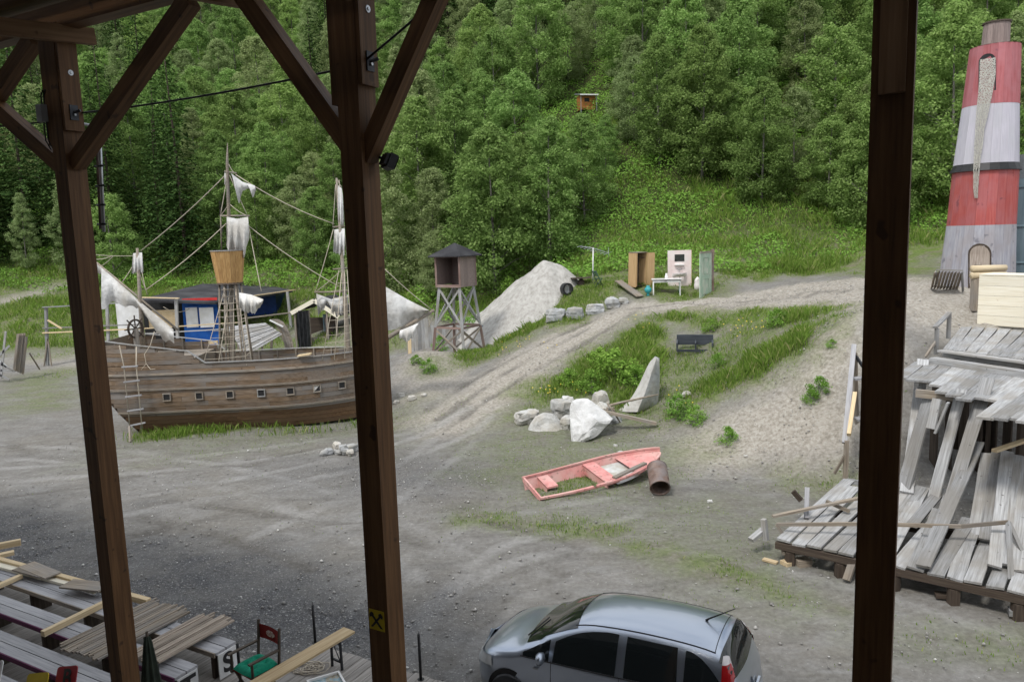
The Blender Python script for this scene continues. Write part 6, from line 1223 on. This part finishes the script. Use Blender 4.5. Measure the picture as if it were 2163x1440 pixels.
# ================================================================== rowing boat and drum
bs0, bbow = atz(1122, 1029, .2), atz(1394, 949, .55); bx = Vector((bbow.x-bs0.x, bbow.y-bs0.y, 0)); BL_ = bx.length; bx.normalize(); by = Vector((-bx.y, bx.x, 0))
rbt = E('rowing_boat', 'broken faded pink rowing boat half sunk in weeds', 'boat', (bs0.x+bx.x*BL_/2, bs0.y+bx.y*BL_/2, 0))
def bw_(u): return .47+.2*math.sin(min(1, u/.55)*math.pi/2) if u < .55 else .67*(max(0, 1-((u-.55)/.45)**2.1))**.8
def bpt(u, s, dz=0, inn=0):
    """u along, s -1 near .. 1 far gunwale"""
    w = max(0, bw_(u)-inn)*s; zg = .18+.34*u**2+.15*s*(1-.55*u)
    return Vector((bs0.x, bs0.y, 0))+bx*(BL_*u)+by*w+UP*(zg+dz)
n = 40
for s in (-1, 1):
    for (u0, u1) in (((0, .36), (.385, 1)) if s < 0 else ((0, 1),)):
        b = MB(); P = []
        us = [u0+(u1-u0)*i/n for i in range(n+1)]
        for u in us: P += [bpt(u, s, .03, -.05), bpt(u, s, .035, .03), bpt(u, s, -.01, .03), bpt(u, s, -.02, -.05)]
        b.add(P, [(4*i+k, 4*i+(k+1) % 4, 4*i+4+(k+1) % 4, 4*i+4+k) for i in range(n) for k in range(4)]+[(3, 2, 1, 0), (4*n, 4*n+1, 4*n+2, 4*n+3)]); b.build('gunwale', M_['pink'], rbt, smooth=False)
    d = [0, .12, .26, .4] if s > 0 else [0, .03, .07]
    MB().grid([[bpt(u, s, -.0-k, .0+k*.35*(1 if u < .97 else .2)) for u in [i/n for i in range(n+1)]] for k in d]).build('hull_side', M_['pink'], rbt, smooth=True)
tw_ = MB(); P = [[bpt(0, s, dz) for s in (-1, -.5, 0, .5, 1)] for dz in (.03, -.1)]; tw_.grid(P).grid([[p+bx*.05 for p in r_] for r_ in P]).grid([[p for p in P[0]], [p+bx*.05 for p in P[0]]]).build('transom', M_['pink'], rbt)
def thwart(u0, u1, s0, s1, dz, nm='thwart'):
    q = [bpt(u0, s0, dz, .02), bpt(u1, s0, dz, .02), bpt(u1, s1, dz, .02), bpt(u0, s1, dz, .02)]; dn = UP*.05
    MB().add(q+[p-dn for p in q], [(0, 1, 2, 3), (7, 6, 5, 4), (0, 4, 5, 1), (1, 5, 6, 2), (2, 6, 7, 3), (3, 7, 4, 0)]).build(nm, M_['pink'], rbt)
    for u in (u0,): MB().add([bpt(u0, s0, dz, .02), bpt(u0, s1, dz, .02), bpt(u0, s1, dz-.25, .02), bpt(u0, s0, dz-.25, .02)], [(0, 1, 2, 3)]).build('riser', M_['pink'], rbt)
thwart(.47, .56, -1, 1, -.04); thwart(.11, .19, -.05, 1, -.06)
us = [.72+.28*i/12 for i in range(13)]; MB().grid([[bpt(u, s/4, -.1+.02*(1-(s/4)**2), .02) for u in us] for s in range(-4, 5)]).build('foredeck', M_['pink'], rbt, smooth=True)
MB().grid([[bpt(u, s/4*.9, -.2, .05) for u in [.56+.2*i/6 for i in range(7)]] for s in range(-4, 5)]).build('floor_panel', M_['hull_grey'], rbt)
tag(beam('loose_board', bpt(.52, -.93, .06), bpt(.8, -.85, .07), .14, .05, M_['greyb']), 'short brown board resting on the rowing boat rim', 'board')
c = atz(1394, 1040, 0); dm = E('oil_drum', 'rusty open oil drum lying beside the rowing boat', 'drum', c)
Md = Matrix.Translation((c.x+.02, c.y+.3, .33)) @ Matrix.Diagonal((.9, .9, .9, 1)) @ Matrix.Rotation(R(-4), 4, 'Z') @ Matrix.Rotation(R(118), 4, 'X')
O('shell', MB().lathe([(.30, -.42), (.29, -.41), (.3, -.15), (.305, -.14), (.3, -.13), (.3, .13), (.305, .14), (.3, .15), (.29, .42), (.3, .43), (.28, .43), (.275, .4), (.285, -.38), (0, -.38)], 32).mesh('shell', True), M_['rust'], dm, Md)
O('bottom', MB().lathe([(0, -.4), (.295, -.4)], 32).mesh('bottom'), M_['rust'], dm, Md); O('rim', MB().lathe([(.28, .42), (.31, .42), (.31, .45), (.28, .45), (.28, .42)], 32).mesh('rim'), M_['rust'], dm, Md)
# ================================================================== stage decks on the right
ZU, ZL = 3.45, 3.1
ud = E('upper_stage_deck', 'pale grey plank stage deck with two steps on the plateau', 'stage', atz(2080, 740, 0).to_2d().to_3d()+UP*2)
F0, F1 = atz(1994, 738, ZU), atz(2300, 779, ZU); B0, B1 = atz(2030, 689, ZU), atz(2390, 716, ZU)
k = int((F1-F0).length/.3)
for i in range(k): u = (i+.5)/k; beam('plank', F0.lerp(F1, u), B0.lerp(B1, u), .29, .05, M_['grey'], ud)
fd = (F1-F0).normalized(); fn = Vector((fd.y, -fd.x, 0))
if fn.y > 0: fn = -fn
for e, z, w in ((.12, ZU-.02, .3), (.42, ZU-.2, .3)): beam('step_board', F0+fn*e+UP*(z-ZU), F1+fn*e+UP*(z-ZU), w, .05, M_['grey'], ud)
for e, z in ((.02, ZU-.12), (.3, ZU-.28), (.56, ZU-.3)): beam('riser', F0+fn*e+UP*(z-ZU)-fd*(e*.2), F1+fn*e+UP*(z-ZU), .04, .15, M_['grey'], ud)
for i in range(5): p = F0.lerp(F1, i/4)-fn*.6; beam('support_post', p-UP*.05, (p.x, p.y, gz(p.x, p.y)-.3), .14, .14, M_['dark'], ud, up=(0, 1, 0))
hr_ = E('hand_rail', 'short pale wooden handrail at the corner of the stage steps', 'handrail', atz(1980, 748, ZU-.3)); p1 = atz(1977, 748, ZU-.3); p2 = atz(2003, 715, ZU)
beam('post', p1, p1+UP*.75, .09, .09, M_['grey'], hr_, up=(0, 1, 0)); beam('post', p2, p2+UP*.72, .09, .09, M_['grey'], hr_, up=(0, 1, 0)); beam('top_rail', p1+UP*.78-fn*-.1, p2+UP*.77, .12, .06, M_['grey'], hr_); beam('brace', p1+UP*.4, p1+Vector((-.35, -.1, -.05)), .06, .06, M_['greyb'], hr_)
# broken middle deck
md = E('broken_deck', 'collapsed grey plank deck with broken boards hanging over a dark void', 'stage', (13, 17.5, 0)); rr = random.Random(11)
c_ = 1945
while c_ < 2420:
    yt = 764+(c_-1930)*.11; ye = float(np.interp(c_, [1945, 2022, 2046, 2060, 2110, 2180, 2198, 2270, 2300, 2400], [800, 812, 814, 838, 843, 850, 886, 884, 896, 908]))+rr.uniform(-4, 4)
    p = atz(c_, yt, ZL); q = atz(c_-1.3*(ye-yt), ye, ZL+rr.uniform(-.03, .01)); beam('plank', p, q, .3, .05, M_['grey'], md, roll=rr.uniform(-.03, .03)); c_ += 28
for y, z in ((800, ZL-.12), (830, ZL-.12)): beam('joist', atz(1935, y, z), atz(2300, y+38, z), .1, .18, M_['greyb'], md)
for px, py in ((2215, 890),): p = atz(px, py, ZL-.1); beam('support_post', p, (p.x, p.y, gz(p.x, p.y)), .16, .16, M_['greyb'], md, up=(0, 1, 0))
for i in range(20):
    x = 11.4+.36*i; beam('back_board', (x, 20.3-.06*i, -.1), (x, 20.3-.06*i, 2.98), .04, .35, M_['dark'], md, up=(0, 1, 0))  # dark boards added so the hole under the deck looks black
def ws(px, py, z): return atz(px, py, z)
FALL = [((1950, 760, 3.22), (1915, 1040, .9), .27), ((1963, 838, 2.9), (1908, 1030, .95), .3), ((1980, 842, 3.0), (1966, 905, 2.35), .2), ((2003, 850, 3.0), (1976, 914, 2.3), .2), ((2032, 822, 3.2), (1972, 1052, .85), .24), ((2087, 798, 3.45), (1998, 1092, .75), .26), ((2066, 934, 2.0), (1950, 1196, .62), .25),
        ((2085, 958, 1.75), (2058, 1130, .7), .22), ((2106, 956, 1.8), (2080, 1140, .68), .22), ((2128, 954, 1.85), (2100, 1196, .6), .24), ((2148, 962, 1.8), (2124, 1192, .62), .2), ((2170, 965, 1.8), (2148, 1205, .6), .22), ((2195, 970, 1.8), (2172, 1210, .6), .22), ((2006, 1040, .9), (1972, 1150, .62), .22), ((1990, 1032, .95), (1925, 1110, .7), .22), ((1945, 1028, .9), (1880, 1118, .62), .25), ((1925, 1030, .9), (1862, 1100, .62), .2)]
for a, b_, w in FALL: beam('fallen_plank', ws(*a), ws(*b_), w, .05, M_['grey'], md, roll=rr.uniform(-.18, .18), wob=.05)
tag(beam('loose_board', ws(2100, 952, 2.0), ws(2240, 905, 2.2), .12, .06, M_['new']), 'pale split board lying over the dark hole in the deck', 'board')
# lower dock
lo = E('lower_dock', 'low warped grey plank dock at the edge of the yard', 'dock', ws(1900, 1190, 0)); Q0, Q1 = ws(1640, 1140, .5), ws(2260, 1276, .5); D_ = ws(1790, 1006, .62)-ws(1642, 1138, .52)
nP = int((Q1-Q0).length/.3); qd = (Q1-Q0).normalized()
for i in range(nP):
    u = (i+.5)/nP; p = Q0.lerp(Q1, u)+Vector((0, 0, rr.uniform(-.02, .03))); L = 1.0 if u < .45 else .62
    sag_ = -.12*math.sin(u*9)+rr.uniform(-.12, .16); q = p+D_*L*rr.uniform(.8, 1.06)*(1-.0*u)+UP*(.1+sag_); dv = qd*rr.uniform(-.18, .18); beam('plank', p+qd*rr.uniform(-.03, .03), q+dv, .27, .045, M_['grey'], lo, roll=rr.uniform(-.14, .14), wob=.06)
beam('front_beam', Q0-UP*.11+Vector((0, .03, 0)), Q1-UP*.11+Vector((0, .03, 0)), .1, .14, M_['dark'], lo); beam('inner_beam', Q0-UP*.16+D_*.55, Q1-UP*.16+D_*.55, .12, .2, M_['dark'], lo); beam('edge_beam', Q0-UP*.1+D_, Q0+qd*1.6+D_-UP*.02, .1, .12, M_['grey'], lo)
for i in range(5): p = Q0.lerp(Q1, (i+.3)/5)-UP*.2+Vector((0, .05, 0)); beam('stump', p, (p.x, p.y, -.1), .16, .16, M_['dark'], lo, up=(0, 1, 0))
rl = E('dock_railing', 'sagging thin railing along the lower dock', 'railing', ws(1900, 1200, .5)); z_ = 1.0
R1, R2, R3, R4 = ws(1640, 1107, .72), ws(1830, 1106, .9), ws(2030, 1111, 1.05), ws(2130, 1102, 1.2)
beam('rail', R1, R2, .05, .07, M_['greyb'], rl); beam('rail', R2, R3, .05, .07, M_['greyb'], rl); beam('rail', R3, R4, .05, .07, M_['greyb'], rl); beam('post', R4, ws(2136, 1224, .5), .07, .07, M_['grey'], rl, up=(0, 1, 0)); beam('post', R4, ws(2175, 1200, .55), .07, .07, M_['grey'], rl, up=(0, 1, 0)); beam('post', R2, ws(1832, 1172, .5), .06, .06, M_['greyb'], rl, up=(0, 1, 0)); beam('post', R1, ws(1652, 1125, .55), .06, .06, M_['greyb'], rl, up=(0, 1, 0))
dbr = 'splintered boards round the lower dock'
for a, b_, w, h, m, lab in (((1613, 1096, .75), (1618, 1140, .3), .12, .1, 'grey', 'short upright stub at the left tip of the lower dock'), ((1612, 1118, .5), (1586, 1140, .35), .14, .08, 'grey', 'short board poking out at the left tip of the dock'), ((1705, 1030, 1.15), (1703, 1094, .6), .1, .1, 'bench', 'pale upright post standing on the warped dock'), ((1675, 1037, .7), (1692, 1056, .5), .12, .1, 'dark', 'dark stub sticking out behind the warped dock'), ((1632, 1090, .75), (1822, 1050, .95), .09, .05, 'greyb', 'long thin rail fallen across the warped dock'), ((1745, 1058, .85), (1795, 1080, .7), .08, .06, 'greyb', 'short stick lying on the warped dock'), ((1652, 1166, .25), (1760, 1163, .25), .1, .08, 'greyb', 'loose bar lying under the dock front'),
                           ((1612, 1180, .05), (1642, 1188, .05), .12, .04, 'new', 'splinter of wood on the ground by the dock'), ((1655, 1190, .06), (1670, 1186, .06), .2, .08, 'new', 'short yellow wood offcut on the ground'), ((1682, 1188, .08), (1710, 1185, .08), .22, .14, 'greyb', 'grey wood block on the ground by the dock'), ((1788, 1225, .08), (1800, 1190, .35), .14, .07, 'greyb', 'short board leaning under the dock edge'), ((1975, 1255, .08), (2022, 1258, .1), .2, .06, 'dark', 'dark plank lying under the dock right of the post'), ((2130, 1290, .1), (2200, 1300, .1), .2, .1, 'grey', 'grey plank at the right frame edge below the dock')):
    tag(beam('loose_board', ws(*a), ws(*b_), w, h, M_[m]), lab, 'board', dbr)
# stair rail on the sand slope
sr = E('slope_railing', 'steep pale railing descending the sand slope behind the right post', 'railing', aty(1785, 960, 19.3)); a_, b_ = aty(1804, 728, 22), aty(1784, 935, 19.6)
beam('top_rail', a_, b_, .13, .06, M_['bench'], sr); beam('second_rail', aty(1806, 830, 20.7), aty(1793, 918, 19.5), .1, .1, M_['new'], sr)
pA, pB = aty(1806, 745, 21.9), aty(1788, 930, 19.6); beam('post', pA, (pA.x+.12, pA.y, gz(pA.x, pA.y)-.1), .1, .1, M_['greyb'], sr, up=(0, 1, 0)); beam('post', pB, (pB.x, pB.y, gz(pB.x, pB.y)-.1), .1, .1, M_['greyb'], sr, up=(0, 1, 0)); beam('brace', pA-UP*.05, aty(1832, 788, 21.6), .07, .07, M_['blackm'], sr); beam('brace', pB-UP*.35, aty(1762, 1000, 19.6), .06, .06, M_['greyb'], sr)
beam('tread', aty(1802, 800, 21.3), aty(1870, 792, 21.3), .3, .05, M_['bench'], sr); beam('tread', aty(1806, 885, 20.2), aty(1880, 880, 20.2), .35, .05, M_['bench'], sr); beam('stringer', aty(1830, 770, 21.6), aty(1840, 960, 19.4), .06, .2, M_['greyb'], sr)
# plank box
bx0 = atz(2064, 687, ZU); zc = aty(2064, 584, bx0.y).z; box = E('plank_box', 'large box of new pale planks on the stage deck', 'box', bx0); hB = zc-ZU; dirx = (B1-B0).normalized(); back = Vector((-dirx.y, dirx.x, 0)); nb_ = 5
for i in range(nb_): z = ZU+hB*(i+.5)/nb_+.03; beam('front_board', bx0+UP*(z-ZU), bx0+dirx*3+UP*(z-ZU), .04, hB/nb_*.97, M_['pale'], box); beam('side_board', bx0+back*.05+UP*(z-ZU)+dirx*.02, bx0+back*1.0+UP*(z-ZU)+dirx*.02, .04, hB/nb_*.97, M_['pale'], box)
for i in range(4): beam('lid_board', bx0+back*(.1+.26*i)+UP*(hB+.06), bx0+dirx*3+back*(.1+.26*i)+UP*(hB+.06), .255, .035, M_['pale'], box)

# ================================================================== parked car
CX, CY, CA = 1.33, 10.5, R(-27.6); cf_ = Vector((-math.cos(CA), -math.sin(CA), 0)); cl = Vector((math.sin(CA), -math.cos(CA), 0)); MC = Matrix((cf_, cl, UP)).transposed().to_4x4(); MC.translation = Vector((CX, CY, 0))
car = E('parked_car', 'grey compact family car parked below the grandstand', 'car', (CX, CY, 0))
xs_t = [-2.03, -2.0, -1.93, -1.84, -1.74, -1.62, -1.2, -.6, 0, .3, .6, .95, 1.2, 1.5, 1.75, 1.9, 1.98, 2.03]
zt_t = [.62, .85, 1.08, 1.32, 1.5, 1.565, 1.62, 1.635, 1.585, 1.51, 1.37, 1.17, 1.045, .965, .87, .76, .66, .5]
xs_w = [-2.03, -1.95, -1.8, -1.4, -.8, 0, .8, 1.3, 1.6, 1.8, 1.93, 2.03]; wv = [.6, .72, .8, .845, .85, .85, .845, .83, .79, .7, .58, .4]
from bisect import bisect
def cr_(xs, ys, x):   # smooth interpolation
    x = min(max(x, xs[0]), xs[-1]); i = min(max(bisect(xs, x)-1, 0), len(xs)-2); t = (x-xs[i])/(xs[i+1]-xs[i])
    def sl(k): return 0 if k <= 0 and 0 else ((ys[min(k+1, len(ys)-1)]-ys[max(k-1, 0)])/(xs[min(k+1, len(xs)-1)]-xs[max(k-1, 0)]))
    h = xs[i+1]-xs[i]; a, b, m0, m1 = ys[i], ys[i+1], sl(i)*h, sl(i+1)*h
    return (2*t**3-3*t*t+1)*a+(t**3-2*t*t+t)*m0+(-2*t**3+3*t*t)*b+(t**3-t*t)*m1
def Zt(x): return cr_(xs_t, zt_t, x)
def Wd(x): return cr_(xs_w, wv, x)
def Yb(x, z):
    zt = Zt(x); zb = min(.95, zt-.16); w = Wd(x)
    if z <= zb: return w*(1-.05*((z-.62)/.4)**2)
    y0 = w*(1-.05*((zb-.62)/.4)**2)-.25*max(0, z-zb)/.62; t = (z-zb)/(zt-zb); ex = 9 if zt > 1.25 else 4.5
    return max(0, y0*math.sqrt(max(0, 1-t**ex)))
def Zs(x, y):
    """height of the skin at plan position x, y"""
    lo_, hi = .5, Zt(x)
    zb = min(.95, hi-.16); lo_ = zb
    for _ in range(30):
        m_ = (lo_+hi)/2
        if Yb(x, m_) > abs(y): lo_ = m_
        else: hi = m_
    return (lo_+hi)/2
paint = plain('grey_metallic', (.37, .415, .49), .32, .85, **{'Coat Weight': .8, 'Coat Roughness': .06})
xs = sorted(set([-2.03+4.06*i/58 for i in range(59)]+[-2.02, -1.97, 1.99, 2.015]))
tt = [.15, .3, .45, .6, .7, .78, .85, .9, .935, .96, .975, .987, .995, 1]
G_ = []
for x in xs:
    zt = Zt(x); zb = min(.95, zt-.16); zl = [.2, .24, .4, .58, .75, zb-.03, zb]+[zb+(zt-zb)*t for t in tt]
    arch_ = lambda x, z: Yb(x, z)
    half = [(x, Yb(x, z)*(0.93 if z < .22 else 1), z) for z in zl]; G_.append(half+[(p[0], -p[1], p[2]) for p in half[-2::-1]])
b = MB().grid(G_); n1 = len(G_[0]); N_ = len(b.v); b.f += [tuple(range(n1)), tuple((len(xs)-1)*n1+i for i in range(n1-1, -1, -1))]
bo = O('body', b.mesh('body', True), paint, car, MC)
def skin(nm, pts_grid, off, mat, par=None):
    """panel lying on the skin: grid of (x, y, z) points pushed out from the car's core"""
    P = []
    for r_ in pts_grid:
        row = []
        for p in r_: v = Vector(p); c = Vector((v.x*.8, 0, .75)); row.append(v+(v-c).normalized()*off)
        P.append(row)
    return O(nm, MB().grid(P).mesh(nm, True), mat, par or bo, MC)
glass = plain('car_glass', (.012, .015, .016), .02, 0, **{'Specular IOR Level': .6}); seal = M_['black']
ws_ = [[(x, y*(.66-.09*(1.15-x)/.8), 0) for y in [j/8-1 for j in range(17)]] for x in [1.14-.78*i/10 for i in range(11)]]; ws_ = [[(p[0]-.08*(p[1]/.66)**2, p[1], Zs(p[0]-.08*(p[1]/.66)**2, p[1])) for p in r_] for r_ in ws_]; skin('windscreen', ws_, .006, glass)
rw = [[(x, y*.6, 0) for y in [j/6-1 for j in range(13)]] for x in [-1.7-.2*i/6 for i in range(7)]]; rw = [[(p[0]+.04*(p[1]/.6)**2, p[1], Zs(p[0]+.04*(p[1]/.6)**2, p[1])) for p in r_] for r_ in rw]; skin('rear_window', rw, .008, glass)
def sidewin(nm, x0, x1, zb0, zb1, top, s, sh0=0, sh1=0):
    g = []
    for j in range(6):
        row = []
        for i in range(13):
            u = i/12; x = x0+(x1-x0)*u; zt = top(x); v = j/5; z = zb0+(zb1-zb0)*u; zz = z+(max(zt, z+.004)-z)*v; xx = x+((sh0*(1-u)+sh1*u)*v); row.append((xx, s*Yb(xx, zz), zz))
        g.append(row)
    w = skin(nm, g, .006, glass)
    return w
topf = lambda x: min(1.46, Zt(x)-.15)
def zbelt(x): return .97-.02*x
for s in (1, -1):
    sidewin('quarter_window', 1.06, .66, zbelt(1.06), zbelt(.66), lambda x: min(1.46, Zt(x)-.115), s); sidewin('side_window', .6, -.32, zbelt(.6), zbelt(-.3), topf, s, -.02); sidewin('side_window', -.44, -1.16, zbelt(-.44), zbelt(-1.2), topf, s, 0, .03); sidewin('quarter_window', -1.24, -1.7, zbelt(-1.24), zbelt(-1.7)+.08, lambda x: min(1.45, 1.45-.28*max(0, (-1.24-x)/.46)**2), s)
    # seams
    for xd in (.62, -.38, -1.2): O('door_seam', MB().tube([Vector((xd, s*(Yb(xd, z)+.001), z)) for z in (.3, .5, .7, .9, .97)], .005, 5).mesh('door_seam'), seal, bo, MC)
    O('roof_strip', MB().tube([Vector((x, s*.53*(1-.0*x), Zs(x, .53)+.001)) for x in [.34-1.95*i/14 for i in range(15)]], .009, 6).mesh('roof_strip'), seal, bo, MC); O('belt_strip', MB().tube([Vector((x, s*(Yb(x, zbelt(x)-.01)+.004), zbelt(x)-.01)) for x in [1.1-2.75*i/14 for i in range(15)]], .01, 6).mesh('belt_strip'), seal, bo, MC)
    hg = [[(x, s*Yb(x, z), z) for x in [1.58+.36*i/6 for i in range(7)]] for z in (.6, .68, .76)]; hl = skin('headlight', [[(p[0], p[1], min(p[2]+.06*(1.95-p[0])/.36, Zt(p[0])-.02)) for p in r_] for r_ in hg], .012, plain('lamp_glass', (.55, .57, .58), .08, .3))
    for za, zb_, nm, m in ((1.0, 1.36, 'tail_light', plain('tail_red', (.32, .01, .012), .12)), (1.36, 1.44, 'reverse_light', plain('tail_white', (.62, .58, .58), .12))):
        g = []
        for j in range(7):
            z = za+(zb_-za)*j/6; row = []
            for i in range(6):
                x = -1.7-.15*i/5+.1*(1.45-z)*-.45; x = max(x, -1.99)
                zz = min(z, Zt(x)-.05); row.append((x, s*Yb(x, zz), zz))
            g.append(row)
        skin(nm, g, .012, m)
    O('mirror', MB().lathe([(0, -.1), (.07, -.08), (.095, 0), (.08, .07), (0, .1)], 14).mesh('mirror', True), paint, bo, MC @ Matrix.Translation((.72, s*.95, 1.05)) @ Matrix.Diagonal((.65, 1.1, .85, 1)))
    O('mirror_arm', MB().tube([(.72, s*.82, .99), (.72, s*.92, 1.02)], .03, 6).mesh('mirror_arm'), seal, bo, MC)
    for xw in (1.28, -1.3):
        ar = MB().lathe([(0, 0), (.36, 0)], 28); O('wheel_arch', ar.mesh('wheel_arch'), seal, bo, MC @ Matrix.Translation((xw, s*(Wd(xw)+.004), .34)) @ Matrix.Rotation(R(90), 4, 'X'))
        Mw = MC @ Matrix.Translation((xw, s*(Wd(xw)-.06), .31)) @ Matrix.Rotation(R(90), 4, 'X')
        w = E('wheel', None, None); WM[w.name] = Mw; w.parent = car; w.matrix_local = WM[car.name].inverted() @ Mw
        O('tyre', MB().lathe([(.2, -.1), (.29, -.1), (.31, -.07), (.31, .07), (.29, .1), (.2, .1), (.2, -.1)], 28).mesh('tyre', True), M_['tarp'], w, Mw); O('rim', MB().lathe([(0, .07), (.06, .09), (.18, .06), (.21, .1), (.21, -.1), (0, -.1), (0, .07)] if s < 0 else [(0, -.07), (.06, -.09), (.18, -.06), (.21, -.1), (.21, .1), (0, .1)], 20).mesh('rim', True), M_['steel'], w, Mw)
tube('aerial', [MC @ Vector((-1.36, .0, Zs(-1.36, 0)+.0)), MC @ Vector((-1.4, 0, Zs(-1.4, 0)+.04)), MC @ Vector((-1.75, 0, 1.86))], [.02, .012, .005], seal, car); O('windscreen_wiper', MB().tube([Vector((1.12, .5, Zs(1.1, .5)+.02)), Vector((.98, .05, Zs(.98, .05)+.03))], .01, 5).mesh('windscreen_wiper'), seal, bo, MC)
O('rear_badge', MB().lathe([(0, .008), (.045, .008), (.05, 0)], 16).mesh('rear_badge'), M_['steel'], bo, MC @ Matrix.Translation((-2.0, 0, .9)) @ Matrix.Rotation(R(-90), 4, 'Y')); O('tailgate_handle', MB().box((-2.03, 0, .8), (.03, .5, .06)).mesh('tailgate_handle'), paint, bo, MC)
O('roof_seam', MB().tube([Vector((-1.6, y, Zs(-1.6, y)+.001)) for y in [-.52+1.04*i/12 for i in range(13)]], .006, 5).mesh('roof_seam'), seal, bo, MC)
O('side_badge', MB().box((.85, .853, .82), (.08, .004, .025)).mesh('side_badge'), M_['steel'], bo, MC)
